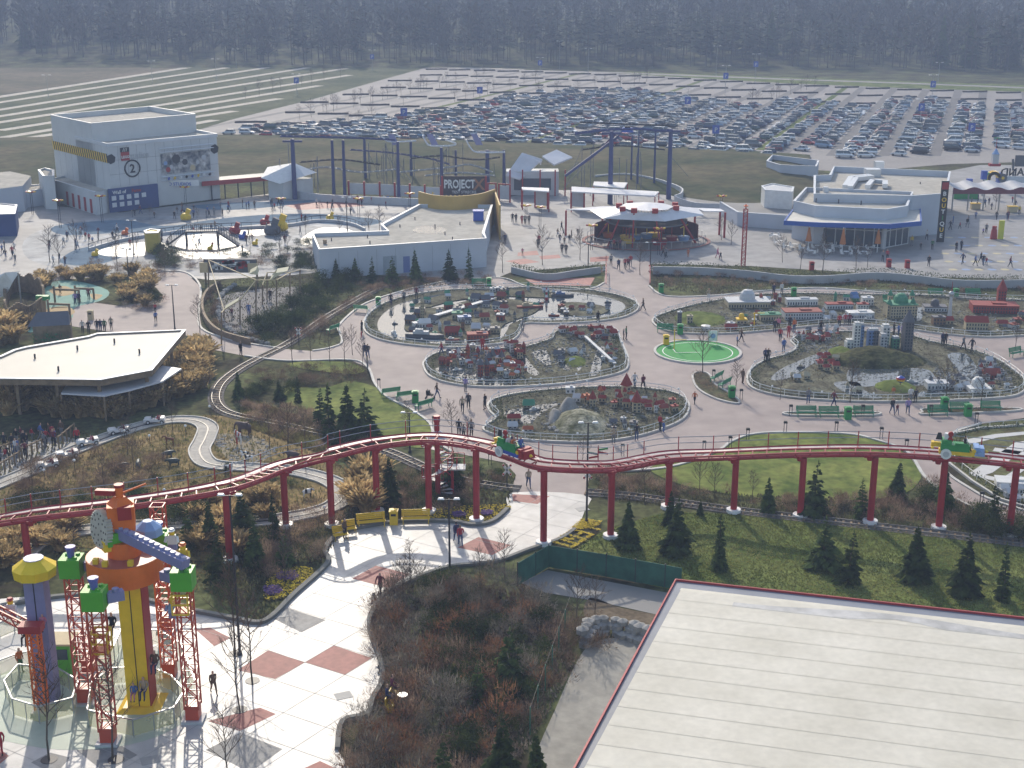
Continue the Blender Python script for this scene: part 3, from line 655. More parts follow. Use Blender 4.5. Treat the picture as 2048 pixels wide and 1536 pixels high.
fo=forest(3000,560,900,5,6).build('forest', [fdark,fbrown,ftrunk]);stuff(fo,'mixed bare and evergreen forest behind the parking lot', 'forest')
fo=forest(3200,880,2300,6,2).build('forest', [fdark,fbrown,ftrunk]);stuff(fo,'hazy forest covering the far hills', 'forest')
# single tall conifers standing out at the forest edge
for i,(x,yb,yt,wh) in enumerate([(1880,140,30,'leftmost of the tall group at the right forest edge'),(1935,145,25,'tallest of the group at the right forest edge'),(1985,150,40,'third of the group at the right forest edge'),(2020,150,35,'rightmost of the group at the right forest edge'),(1540,120,20,'standing out above the forest right of centre'),(1395,115,25,'standing above the bare wood right of centre'),(1165,105,30,'above the bare wood in the middle'),(1220,100,35,'in the middle of the wood edge'),(90,110,15,'rising at the left end of the forest'),(55,112,25,'at the left edge of the forest'),(170,108,20,'second group on the left of the forest'),(235,105,12,'tall, on the left part of the forest')]):
    b=P(x,yb);b.y=max(b.y,600);b=V((at(x,yb,b.y).x,b.y,hill(0,b.y)))
    o=dup(CON[i % 4],b,i,'dark conifer ' + wh,(3.6,3.6,max(2.2,(at(x,yt,b.y).z-b.z)/5)),group='tall conifers at the forest edge')
for p in CON: drop(p)
# ---------- colours of small things ----------
white=col('white_enamel', .75,.75,.73,.4);dkmetal=col('dark_metal', .04,.04,.045,.5);steel=col('steel', .42,.43,.44,.35,metal=.6)
redm=col('red_enamel', .36,.03,.028,.45);yel=col('yellow_enamel', .80,.52,.03,.42);grn=col('green_enamel', .03,.27,.07,.45)
blu=col('blue_enamel', .05,.10,.42,.45);org=col('orange_enamel', .72,.16,.03,.45);blk=col('black_enamel', .02,.02,.02,.5)
benchg=col('bench_green', .02,.24,.11,.5);lightb=col('light_blue', .25,.38,.62,.5);greyl=col('light_grey', .50,.51,.52,.6);greyd=col('dark_grey', .12,.12,.13,.6)
tanw=col('sand_wall', .55,.45,.27,.7);brickr=col('brick_red', .42,.08,.06,.7);glassm=col('window_glass', .05,.07,.09,.12,spec=.7);wood=col('weathered_wood', .25,.18,.11,.8,var=.25)
lamp_w=col('lamp_globe', .85,.85,.82,.3);roofg=col('slate_roof', .14,.14,.16,.7);copper=col('green_copper', .10,.42,.24,.6);dgreen=col('sheet_green', .04,.16,.11,.7)
# ---------- people ----------
def person_mesh(pose):
    J = {'hip': (0,0,.93),'ab': (0,0,1.10),'chest': (0,0,1.32),'neck': (0,-.01,1.49),'head': (0,-.03,1.60),'crown': (0,-.02,1.72)}
    st = {'walk': .30,'stand': .04,'sit': 0,'stroll': .18}[pose]
    for s_,n_ in ((-1,'l'),(1,'r')):
        f=s_*st
        J['sh' + n_]=(s_ * .19,0,1.41);J['hp' + n_]=(s_ * .10,0,.88)
        J['el' + n_]=(s_ * .26,.04+f * .5,1.14);J['ha' + n_]=(s_ * .24,-.06+f * .9,.92);J['fi' + n_]=(s_ * .235,-.10+f*1.0,.82)
        if pose == 'sit':
            J['kn' + n_]=(s_ * .12,-.42,.90);J['an' + n_]=(s_ * .12,-.48,.48);J['to' + n_]=(s_ * .12,-.62,.44)
            J['ha' + n_]=(s_ * .14,-.28,1.0);J['fi' + n_]=(s_ * .10,-.36,.99)
        else:
            J['kn' + n_]=(s_ * .10,-f * .55 - .04,.49);J['an' + n_]=(s_ * .11,-f*1.0 + .03,.09+(.07 if f < 0 else 0));J['to' + n_]=(s_ * .12,-f*1.0 - .14,.04+(.02 if f < 0 else 0))
    E=[('hip', 'ab', 1),('ab', 'chest', 1),('chest', 'neck', 1),('neck', 'head', 0),('head', 'crown', 3)]
    for n_ in 'lr': E += [('chest', 'sh' + n_,1),('sh' + n_,'el' + n_,1),('el' + n_,'ha' + n_,1),('ha' + n_,'fi' + n_,0),('hip', 'hp' + n_,2),('hp' + n_,'kn' + n_,2),('kn' + n_,'an' + n_,2),('an' + n_,'to' + n_,4)]
    rad = {'hip': .15,'ab': .135,'chest': .155,'neck': .06,'head': .095,'crown': .075,'sh': .075,'el': .052,'ha': .036,'fi': .03,'hp': .105,'kn': .068,'an': .046,'to': .042}
    keys=list(J);me=bpy.data.meshes.new('person');me.from_pydata([J[k] for k in keys],[(keys.index(a),keys.index(b)) for a,b,_ in E],[])
    o=bpy.data.objects.new('p', me);COL.objects.link(o)
    sk=o.modifiers.new('s', 'SKIN');su=o.modifiers.new('u', 'SUBSURF');su.levels=su.render_levels=1
    for i,k in enumerate(keys):
        r=rad.get(k) or rad[k[:2]];me.skin_vertices[0].data[i].radius=(r,r*(.72 if k in ('hip', 'ab', 'chest') else 1))
    me.skin_vertices[0].data[0].use_root=True
    bpy.context.view_layer.update()
    ev=o.evaluated_get(bpy.context.evaluated_depsgraph_get());m2=bpy.data.meshes.new_from_object(ev)
    bpy.data.objects.remove(o);bpy.data.meshes.remove(me);m2.name = 'person_' + pose
    segs=[(V(J[a]),V(J[b]),mm) for a,b,mm in E]
    m2.materials.clear()
    for k in range(5): m2.materials.append(greyl)
    for p in m2.polygons:
        c=p.center;best=9
        for a,b,mm in segs:
            d=b-a;t=max(0,min(1,(c-a).dot(d)/d.length_squared));q=(a+d*t-c).length
            if q < best: best=q;p.material_index=mm
        if c.z > 1.52 and p.material_index in (0,3): p.material_index=3 if (c.y > .0 or c.z > 1.70) else 0
        p.use_smooth=True
    return m2
PM = {k: person_mesh(k) for k in ('walk', 'stand', 'sit', 'stroll')}
skin=col('skin', .50,.30,.22,.6);hairs=[col('hair_brown', .06,.035,.02,.7),col('hair_black', .015,.012,.01,.7),col('hair_blond', .30,.20,.09,.7)]
CL = {'red': (.38,.03,.04),'dark': (.025,.027,.035),'navy': (.03,.04,.11),'blue': (.08,.15,.38),'jeans': (.07,.10,.19),'grey': (.20,.20,.21),'black': (.012,.012,.014),'brown': (.13,.08,.05),'orange': (.50,.14,.04),'white': (.60,.60,.60),'pink': (.55,.20,.28),'beige': (.38,.31,.22),'green': (.06,.16,.07),'maroon': (.16,.03,.05),'lilac': (.28,.22,.45),'yellow': (.62,.45,.05)}
CM = {k: col('cloth_' + k,*v,.8) for k,v in CL.items()}
PN=[0]
def person(px,py,topc,legc,label,pose=None,face=None,s=1.0,group=None,z=0.0,pos=None):
    PN[0] += 1;pose=pose or ('walk', 'stroll', 'stand')[PN[0] % 3]
    o=bpy.data.objects.new('person', PM[pose]);COL.objects.link(o)
    o.location=pos if pos is not None else P(px,py,z);o.rotation_euler=(0,0,R(face if face is not None else random.uniform(0,360)))
    o.scale=(s,s,s)
    for i,m_ in enumerate((skin,CM[topc],CM[legc],hairs[PN[0] % 3],CM['black'])):
        o.material_slots[i].link = 'OBJECT';o.material_slots[i].material=m_
    return tag(o,label,'person', group)
G0 = 'visitors walking through the park'
for q in [
 (913,1085,'navy', 'jeans', 'person in a dark jacket and jeans, left of the couple by the tall lamp', 'walk', 200),(921,1092,'red', 'jeans', 'person in a red jacket, right of the couple by the tall lamp', 'walk', 190),
 (761,1190,'maroon', 'dark', 'person in a dark red top hurrying beside the pale red diamond', 'walk', 340),(428,1388,'brown', 'brown', 'child running across the bright plaza beside the ride', 'walk', 30,.92),
 (1057,975,'beige', 'jeans', 'person in light clothes walking just below the left coaster car', 'walk', 10),
 (918,872,'black', 'dark', 'leftmost of three people standing at the coaster fence', 'stand', 180),(927,878,'grey', 'dark', 'middle one of three people at the coaster fence', 'stand', 180,.85),(943,873,'grey', 'black', 'rightmost of three people standing at the coaster fence', 'stand', 170),
 (925,825,'beige', 'dark', 'person in a beige top, left of the pair between two islands', 'walk', 0),(937,818,'dark', 'dark', 'person in dark clothes, right of the pair between two islands', 'walk', 5),(970,820,'black', 'black', 'person in black by the left tip of the castle island', 'stand', 240),
 (874,797,'brown', 'jeans', 'person pushing a buggy past the green benches', 'walk', 90),(931,785,'lilac', 'grey', 'person leaning on the fence of the red town island', 'stand', 150),
 (724,668,'black', 'dark', 'person bending over a small child by the harbour island', 'stand', 250),(723,676,'red', 'red', 'small child in red at the harbour fence', 'stand', 250,.55),(730,715,'navy', 'jeans', 'person in navy, left of the couple at the path fork', 'walk', 200),(736,717,'dark', 'jeans', 'person in dark jacket, right of the couple at the path fork', 'walk', 195),
 (735,740,'beige', 'grey', 'person standing at the kerb of the small lawn', 'stand', 90),
 (883,712,'red', 'jeans', 'person in a red coat between the harbour and red town islands', 'walk', 270),(965,702,'red', 'red', 'person in red by the harbour fence, above the red town', 'stand', 180),(1045,664,'grey', 'grey', 'person in grey at the harbour island notch', 'stand', 180),(1196,648,'black', 'black', 'person in black at the right harbour fence', 'walk', 180),(1286,622,'brown', 'dark', 'person just right of the harbour island tip', 'walk', 250),
 (1247,680,'dark', 'brown', 'left of the pair right of the red town island', 'stand', 90,.8),(1252,680,'green', 'dark', 'right of the pair right of the red town island', 'stand', 90),(1269,776,'white', 'jeans', 'person in white with a backpack behind the castle island', 'walk', 160),(1286,780,'maroon', 'dark', 'person in maroon behind the castle island', 'walk', 200),
 (1273,882,'dark', 'jeans', 'person in a dark coat at the castle island fence', 'stand', 180),(1320,863,'red', 'dark', 'person with a red cap at the right castle fence', 'stand', 120),(1327,865,'blue', 'blue', 'child in blue crouching at the right castle fence', 'stand', 120,.65),(1227,888,'beige', 'grey', 'person in beige at the lower castle fence', 'stand', 180),
 (1389,808,'orange', 'dark', 'child in an orange jacket alone on the pink paving', 'walk', 330,.8),(1485,768,'brown', 'brown', 'person in brown left of the skyscraper island', 'stand', 120),
 (1530,725,'navy', 'dark', 'left of the pair by the pitch side of the skyscraper island', 'stand', 20),(1536,725,'dark', 'dark', 'right of the pair by the pitch side of the skyscraper island', 'stand', 340),(1474,692,'blue', 'dark', 'child in blue right of the green pitch', 'stand', 90,.75),(1482,684,'brown', 'dark', 'person in brown right of the green pitch', 'walk', 90),
 (1567,705,'blue', 'jeans', 'person in blue leaning at the skyscraper island tip', 'stand', 200),(1560,683,'red', 'dark', 'person in red above the skyscraper island tip', 'stand', 150),(1577,676,'red', 'red', 'person in a long red coat between the two right islands', 'stand', 180),
 (1549,665,'dark', 'dark', 'leftmost in the knot of people at the lower capital island fence', 'stand', 20),(1556,661,'pink', 'dark', 'person in pink in the knot at the lower capital island fence', 'stand', 10),(1579,658,'dark', 'black', 'person in black in the knot at the lower capital island fence', 'stand', 0),(1588,664,'orange', 'jeans', 'person in an orange top in the knot at the lower capital island fence', 'stand', 200),(1641,668,'black', 'dark', 'person in black above the grey rail model', 'stand', 180),
 (1678,655,'red', 'dark', 'person in red at the fence below the capital island, left', 'stand', 180),(1690,653,'red', 'grey', 'person in red at the fence below the capital island, middle', 'stand', 180),(1698,653,'maroon', 'dark', 'person at the fence below the capital island, right', 'stand', 180),
 (1787,672,'dark', 'black', 'left of three people behind the model skyscrapers', 'stand', 90),(1796,675,'blue', 'jeans', 'middle of three people behind the model skyscrapers', 'stand', 90),(1803,676,'lilac', 'jeans', 'right of three people behind the model skyscrapers', 'stand', 90),
 (1884,692,'navy', 'dark', 'left of the pair at the upper right path', 'stand', 30),(1890,692,'black', 'dark', 'right of the pair at the upper right path', 'stand', 10),(1926,700,'grey', 'dark', 'left of two walkers near the right benches', 'walk', 30),(1943,704,'dark', 'black', 'right of two walkers near the right benches', 'walk', 300),
 (1616,808,'grey', 'jeans', 'person in grey at the lower skyscraper island fence', 'stand', 180),(1667,813,'maroon', 'navy', 'person in a dark red coat above the green benches', 'walk', 100),(1786,795,'orange', 'beige', 'small child in orange at the lower skyscraper island fence', 'stand', 180,.7),(1784,829,'dark', 'jeans', 'person in a dark jacket with a red bag beside the benches', 'walk', 10),(1794,829,'maroon', 'jeans', 'child between two adults beside the benches', 'walk', 10,.65),(1815,829,'lilac', 'jeans', 'person in a blue top with a child beside the benches', 'walk', 350),
 (1820,806,'white', 'grey', 'person in white at the lower fence behind the benches', 'stand', 180),(1830,806,'dark', 'dark', 'person in dark at the lower fence behind the benches', 'stand', 180,.9),
 (1417,602,'beige', 'white', 'person in beige at the upper left of the capital island', 'stand', 0),(1547,592,'navy', 'dark', 'left of two people at the upper capital island fence', 'stand', 0),(1563,590,'white', 'grey', 'right of two people at the upper capital island fence', 'stand', 20),(782,612,'dark', 'navy', 'person with bags at the upper left harbour fence', 'stand', 0),(808,606,'grey', 'dark', 'person at the upper harbour fence by the green bin', 'stand', 20),(833,598,'maroon', 'dark', 'person in maroon at the upper harbour fence', 'stand', 0),
 (1222,531,'grey', 'dark', 'person in grey on the left of the bridge', 'walk', 180),(1237,540,'navy', 'dark', 'person in dark blue on the bridge', 'walk', 10),(1250,538,'red', 'dark', 'person in red among the group on the bridge', 'walk', 350),(1256,537,'maroon', 'dark', 'person in maroon among the group on the bridge', 'walk', 10),(1261,532,'red', 'grey', 'rearmost person in red on the bridge', 'walk', 0),
 (1326,514,'brown', 'dark', 'left of two people at the right of the pavilion square', 'walk', 60),(1332,517,'grey', 'dark', 'right of two people at the right of the pavilion square', 'walk', 300),(1376,515,'orange', 'orange', 'child in orange alone on the pavilion square', 'stand', 0,.8),(1435,517,'pink', 'pink', 'person in pink on the pavilion square', 'walk', 60),(1441,520,'dark', 'dark', 'child beside the person in pink', 'walk', 30,.75),
 (1912,504,'black', 'dark', 'left of the upper pair on the entrance plaza', 'stand', 30),(1922,501,'dark', 'black', 'right of the upper pair on the entrance plaza', 'stand', 120),(1925,528,'navy', 'dark', 'person in navy striding across the entrance plaza', 'walk', 300),(1950,532,'blue', 'dark', 'person in pale blue striding on the entrance plaza', 'walk', 60),(1961,526,'black', 'black', 'person in black in the family on the entrance plaza', 'walk', 40),(1966,531,'dark', 'jeans', 'tall person in the family on the entrance plaza', 'walk', 330),(1972,530,'red', 'dark', 'child in red in the family on the entrance plaza', 'walk', 0,.7),(2020,535,'maroon', 'dark', 'person in a dark red coat at the right of the entrance plaza', 'walk', 60),
 (1765,523,'grey', 'dark', 'person in grey by the red planter at the hedge', 'stand', 0),(1774,521,'red', 'dark', 'person in red by the red planter at the hedge', 'stand', 0),(1857,533,'black', 'dark', 'person in black at the plaza hedge', 'stand', 0),(1841,500,'black', 'dark', 'child in black beside the cafe wall', 'stand', 0,.7),(1823,492,'yellow', 'grey', 'person in yellow by the cafe door', 'stand', 0),(1853,480,'white', 'dark', 'person in white in front of the tall shop sign', 'walk', 0),(1864,500,'green', 'dark', 'person in green in front of the tall shop sign', 'stand', 0),(1900,460,'dark', 'dark', 'person in dark clothes right of the shop sign', 'walk', 90),(1934,455,'dark', 'grey', 'person walking under the entrance canopy', 'walk', 0),(1966,470,'lilac', 'dark', 'child by the yellow plaza sign', 'walk', 0,.7),(1972,467,'grey', 'dark', 'person by the yellow plaza sign', 'stand', 0),(2015,440,'maroon', 'maroon', 'person in maroon near the entrance turnstiles', 'stand', 0),(2038,430,'yellow', 'dark', 'person in yellow at the right picture edge', 'stand', 0),
 (1025,445,'black', 'dark', 'left of two dark figures left of the gate', 'stand', 0),(1032,446,'dark', 'dark', 'right of two dark figures left of the gate', 'stand', 30),(1044,449,'red', 'red', 'person in red of the trio before the gate', 'stand', 0),(1050,449,'grey', 'dark', 'middle person of the trio before the gate', 'stand', 0),(1058,449,'dark', 'dark', 'right person of the trio before the gate', 'stand', 0),
 (1078,490,'red', 'dark', 'person in red left of the lattice sculptures', 'stand', 0),(1076,497,'black', 'black', 'person in black left of the lattice sculptures', 'stand', 0),(1045,511,'pink', 'beige', 'child on the pink plaza tile', 'stand', 0,.7),(1124,508,'dark', 'dark', 'person with a buggy on the plaza', 'walk', 0),(1132,509,'black', 'dark', 'person beside the buggy on the plaza', 'stand', 0),(1010,488,'navy', 'dark', 'person at the building corner', 'stand', 0),
 (1221,500,'dark', 'navy', 'leftmost in the queue at the round pavilion', 'stand', 180),(1228,499,'red', 'dark', 'person in red in the queue at the round pavilion', 'stand', 180),(1233,501,'black', 'dark', 'person in black in the queue at the round pavilion', 'stand', 180),(1240,499,'maroon', 'dark', 'person in maroon in the queue at the round pavilion', 'stand', 180),(1246,503,'beige', 'grey', 'rightmost in the queue at the round pavilion', 'stand', 180),
 (312,645,'blue', 'dark', 'child in blue with arms out on the pink path', 'walk', 200,.85),(311,625,'red', 'dark', 'child with red hat behind the child in blue', 'stand', 200,.7),(223,660,'beige', 'dark', 'tall person in a beige jacket above the terrace roof', 'stand', 0),(178,668,'black', 'dark', 'person in black above the terrace roof', 'stand', 0),(195,665,'dark', 'jeans', 'left of the standing trio above the terrace roof', 'stand', 0),(202,665,'navy', 'jeans', 'middle of the standing trio above the terrace roof', 'stand', 0),(210,665,'green', 'dark', 'right of the standing trio above the terrace roof', 'stand', 0),(166,667,'white', 'dark', 'person in white above the terrace roof', 'stand', 0),
 (151,610,'lilac', 'navy', 'person in lilac on the green playground', 'stand', 0),(158,609,'navy', 'dark', 'person in navy on the green playground', 'stand', 0),(121,588,'brown', 'dark', 'child at the back of the green playground', 'stand', 0,.8),(178,600,'maroon', 'dark', 'person by the playground climbing frame', 'stand', 0),
 (498,632,'blue', 'blue', 'person in blue inside the netted play yard', 'stand', 0),(464,635,'maroon', 'dark', 'child in maroon inside the netted play yard', 'stand', 0,.75),(541,603,'black', 'dark', 'person in black at the back of the netted play yard', 'stand', 0),
 (155,890,'red', 'dark', 'attendant in a red shirt beside the jeeps', 'stand', 20),(10,900,'dark', 'black', 'person with a backpack at the queue barrier', 'stand', 0),(108,893,'maroon', 'dark', 'tall person at the right end of the jeep queue', 'stand', 0),
 (482,712,'black', 'dark', 'dark figure standing at the path edge by the crossing', 'stand', 60),(690,1078,'brown', 'dark', 'person between the two small yellow benches', 'stand', 60),
 ]:
    q=list(q)+[1.0]*(8-len(q));person(q[0],q[1],q[2],q[3],q[4],q[5],q[6],q[7],G0)
rn=random.Random(5)
def crowd(poly,n,label,group,zz=0.0):
    for x,y in scatter(PL(poly),n,rn):
        o=person(0,0,rn.choice(['dark', 'navy', 'black', 'red', 'grey', 'blue', 'brown', 'white', 'maroon']),rn.choice(['dark', 'jeans', 'black', 'grey']),label,None,rn.uniform(0,360),rn.uniform(.68,1.0),group,pos=V((x,y,zz)))
crowd([(240,428),(560,408),(640,412),(560,425),(300,445)],34,'one of the visitors strolling in front of the blue walled studio', 'visitors in front of the studio')
crowd([(100,470),(180,455),(200,500),(120,540),(90,520)],16,'one of the visitors left of the splash pond', 'visitors left of the splash pond')
crowd([(560,410),(760,400),(880,405),(700,430)],13,'one of the visitors passing the red posted screens', 'visitors by the red posts')
crowd([(0,890),(80,870),(125,870),(120,895),(60,915),(0,930)],24,'one of the visitors packed in the jeep ride queue', 'visitors queueing for the jeeps')
crowd([(1855,440),(1960,400),(2040,400),(2040,440),(1880,470)],14,'one of the visitors beyond the shop sign on the entrance plaza', 'visitors by the entrance')
crowd([(1090,455),(1170,470),(1190,490),(1120,490)],9,'one of the visitors by the lattice sculptures', 'visitors by the sculptures')
crowd([(180,470),(330,455),(560,448),(640,440),(560,500),(400,515),(250,520)],30,'one of the visitors around the splash pond toys', 'visitors around the splash pond')
crowd([(0,500),(30,480),(40,560),(0,580)],8,'one of the visitors at the left picture edge', 'visitors at the left edge')
# buggy
bg_=thing('pushchair', 'black pushchair pushed past the green benches', 'pushchair', P(860,797),R(80))
MB().box((0,0,.35),(.4,.7,.12)).box((0,.2,.45),(.4,.35,.4)).build('seat', CM['black'],bg_,False)
m_=MB();
for sx in (-.22,.22):
    m_.beam((sx,-.4,.1),(sx,.35,.95),.03);m_.beam((sx,.4,.1),(sx,-.1,.6),.03)
m_.build('frame', dkmetal,bg_,False)
for sx in (-.22,.22):
    for sy in (-.4,.4): MB().cyl((sx - .02,sy,.1),.1,.04,n=10,axis=(1,0,0)).build('wheel', blk,bg_,False)
# ---------- benches, bins, lamps ----------
def bench_proto(name,m_,L_=1.9):
    t=thing(name,'bench', 'bench')
    s=MB()
    for k in range(4): s.box((0,-.05 - .12*k,.44),(L_,.10,.035))
    s.build('seat', m_,t,False);s=MB()
    for k in range(4): s.box((0,.06 + .035*k,.52 + .115*k),(L_,.03,.10))
    s.build('backrest', m_,t,False)
    for x in (-L_/2 + .12,L_/2 - .12):
        MB().beam((x,-.42,0),(x,-.40,.44),.05).beam((x,.05,0),(x,.02,.46),.05).beam((x,.02,.42),(x,.19,.98),.05).beam((x,-.42,.42),(x,.04,.42),.05).beam((x,-.42,.62),(x,.1,.62),.04).build('leg', m_,t,False)
    return t
BG,BY=bench_proto('green_bench', benchg),bench_proto('yellow_bench', yel,2.05)
for x,y,rz,wh in [(1612,832,0,'leftmost of the long green row'),(1657,833,0,'second from the left of the green row'),(1726,832,0,'right of the bin in the green row'),(1874,830,0,'left of the rightmost green bin'),(1980,822,0,'beyond the rightmost green bin'),(1918,824,0,'between the two right green bins'),(1330,664,-8,'at the left tip of the capital island'),
  (782,793,205,'upper of the three by the sloping lawn'),(812,800,205,'middle of the three by the sloping lawn'),(850,818,225,'lower of the three by the sloping lawn'),(722,625,160,'at the upper left corner of the paths'),(668,665,240,'half hidden at the left path bend'),(958,572,0,'behind the harbour island'),(1870,592,0,'left on the path behind the capital island'),(1945,592,0,'right on the path behind the capital island'),(2030,712,30,'at the right edge of the picture'),(1436,762,235,'upper one of the small kerbed bed'),(1452,775,235,'lower one of the small kerbed bed'),(1780,605,0,'by the round green dome')]:
    dup(BG,P(x,y),R(rz),'green slatted bench ' + wh,1.05,group='green benches')
for x,y,rz,wh,s_ in [(832,1045,3,'longest, right of the yellow bin', 1.1),(742,1052,14,'long one left of the yellow bin', 1.1),(680,1078,25,'leftmost short one at the kerb', .55),(698,1066,20,'second short one at the kerb', .5)]:
    dup(BY,P(x,y),R(rz),'yellow bench ' + wh,(s_,1.1,1.1),group='yellow benches on the pale plaza')
drop(BG);drop(BY)
def bin_proto(name,m_):
    t=thing(name,'bin', 'bin');MB().box((0,0,0),(.55,.55,.95),taper=.97).build('body', m_,t,False)
    MB().box((0,0,.95),(.62,.62,.08)).box((0,0,1.03),(.4,.4,.06)).build('lid', m_,t,False);MB().box((0,-.285,.68),(.34,.02,.16)).build('flap', blk,t,False);return t
for nm,m_,L_ in (('green_bin', grn,[(1695,838,'in the middle of the green bench row'),(1888,818,'at the left of the kerbed strip'),(1935,832,'at the right of the kerbed strip'),(1360,668,'at the lower left of the capital island'),(757,612,'by the upper left harbour fence'),(978,573,'behind the harbour island'),(831,805,'between the benches of the sloping lawn'),(1322,585,'at the top left of the brown bed'),(1587,593,'behind the capital island, left'),(1911,595,'behind the capital island, right'),(1463,795,'at the end of the small kerbed bed')]),
                   ('yellow_bin', yel,[(788,1048,'between the two long yellow benches'),(1332,690,'at the rim of the green pitch')]),('beige_bin', tanw,[(182,640,'beside the playground path')]),
                   ('red_bin', redm,[(1623,540,'left at the plaza hedge'),(1814,536,'right at the plaza hedge'),(1777,534,'beside the red planter')])):
    b=bin_proto(nm,m_)
    for x,y,wh in L_: dup(b,P(x,y),0,nm.split('_')[0] + ' litter bin with lid ' + wh,1.15,group='litter bins')
    drop(b)
def lamp(px,yb,yt,label,two=True,m_=dkmetal,head=1.0):
    h=hgt(px,yb,yt);t=thing('street_lamp', label,'lamp post', P(px,yb),0,'lamp posts')
    MB().cyl((0,0,0),.09,h,.055,n=8).cyl((0,0,0),.18,.25,.12,n=8).build('pole', m_,t,False)
    a=MB();k = .55*head
    a.beam((-k if two else 0,0,h - .05),(k,0,h - .05),.05);a.build('arm', m_,t,False)
    for x in ((-k,k) if two else (k,)):
        MB().box((x,0,h - .02),(.46*head,.26*head,.11),taper=.7).build('lamp_head', lamp_w,t,False)
for x,yb,yt,wh in [(350,660,570,'above the terrace roof corner'),(900,1165,998,'at the front of the pale plaza'),(1173,1045,845,'by the flower letters'),(820,905,825,'on the sloping lawn'),(268,510,441,'by the yellow kiosk'),(258,560,497,'before the splash pond'),(1176,545,488,'left of the bridge'),(1300,545,485,'right of the bridge'),(695,470,395,'behind the low building'),(480,1310,990,'amber lit behind the ride')]:
    lamp(x,yb,yt,'slim lamp post with two flat heads ' + wh)
for i,(x,yb,yt,wh) in enumerate([(745,140,100,'far left, at the lot edge'),(868,132,88,'by the lot edge, left of centre'),(1080,150,115,'by the lot edge, centre'),(1119,138,82,'behind the lot edge, centre'),(1176,150,97,'at the far centre row'),(1432,152,92,'behind the road'),(1450,190,131,'at the far row right of centre'),(1510,165,108,'at the middle right of the road'),(1863,205,150,'at the far right rows'),(1876,165,125,'behind the road at the right'),(594,190,148,'beside the grass rows'),(960,220,160,'middle of the empty rows'),(809,275,196,'among the cars near the left'),(1374,245,178,'among the cars in the middle'),(1840,250,198,'among the cars at the right'),(1430,300,240,'near the embankment'),(1940,290,240,'near the lot front at the right'),(305,165,122,'in the left meadow'),(97,195,150,'far left meadow'),(473,135,98,'left end of the gravel edge'),(433,160,118,'between the gravel rows'),(1275,290,210,'behind the blue coaster')]):
    lamp(x,yb,yt,'tall parking lot lamp ' + wh,True,steel,2.0)
    o=[q for q in COL.objects if q.name.startswith('street_lamp')][-1] if False else None
    if i in (0,2,6,7,8,10,11,12,13,14,15,16):
        b=P(x,yb);h=hgt(x,yb,yt)
        s_=thing('lot_sign', 'blue parking row sign fixed to the lamp ' + wh,'sign', b+V((0,-.12,h * .55)),0,'blue parking row signs')
        MB().box((0,0,0),(1.7,.08,2.0)).build('panel', blu,s_,False);text_mb('P', 1.5,.01,None,frame((0,-.06,.4),(1,0,0))).build('letter', white,s_,False)
# path bollard lights
for i,(x,y) in enumerate([(1495,880),(1570,866),(1672,866),(1762,878),(1812,902),(1952,848),(1962,1010),(758,778),(868,855),(1725,832),(1482,800),(1581,832),(1861,832),(1427,760),(1460,896),(1408,906),(1245,912),(980,930)]):
    t=thing('path_light', 'short black twin post path light, %s along the path kerbs from the left' % ordi(sorted([1495,1570,1672,1762,1812,1952,1962,758,868,1725,1482,1581,1861,1427,1460,1408,1245,980]).index(x)),'path light', P(x,y),0,'path lights')
    MB().beam((-.12,0,0),(-.12,0,1.0),.05).beam((.12,0,0),(.12,0,1.0),.05).build('post', dkmetal,t,False);MB().box((0,0,.98),(.36,.26,.2),taper=.8).build('lamp_head', blk,t,False)
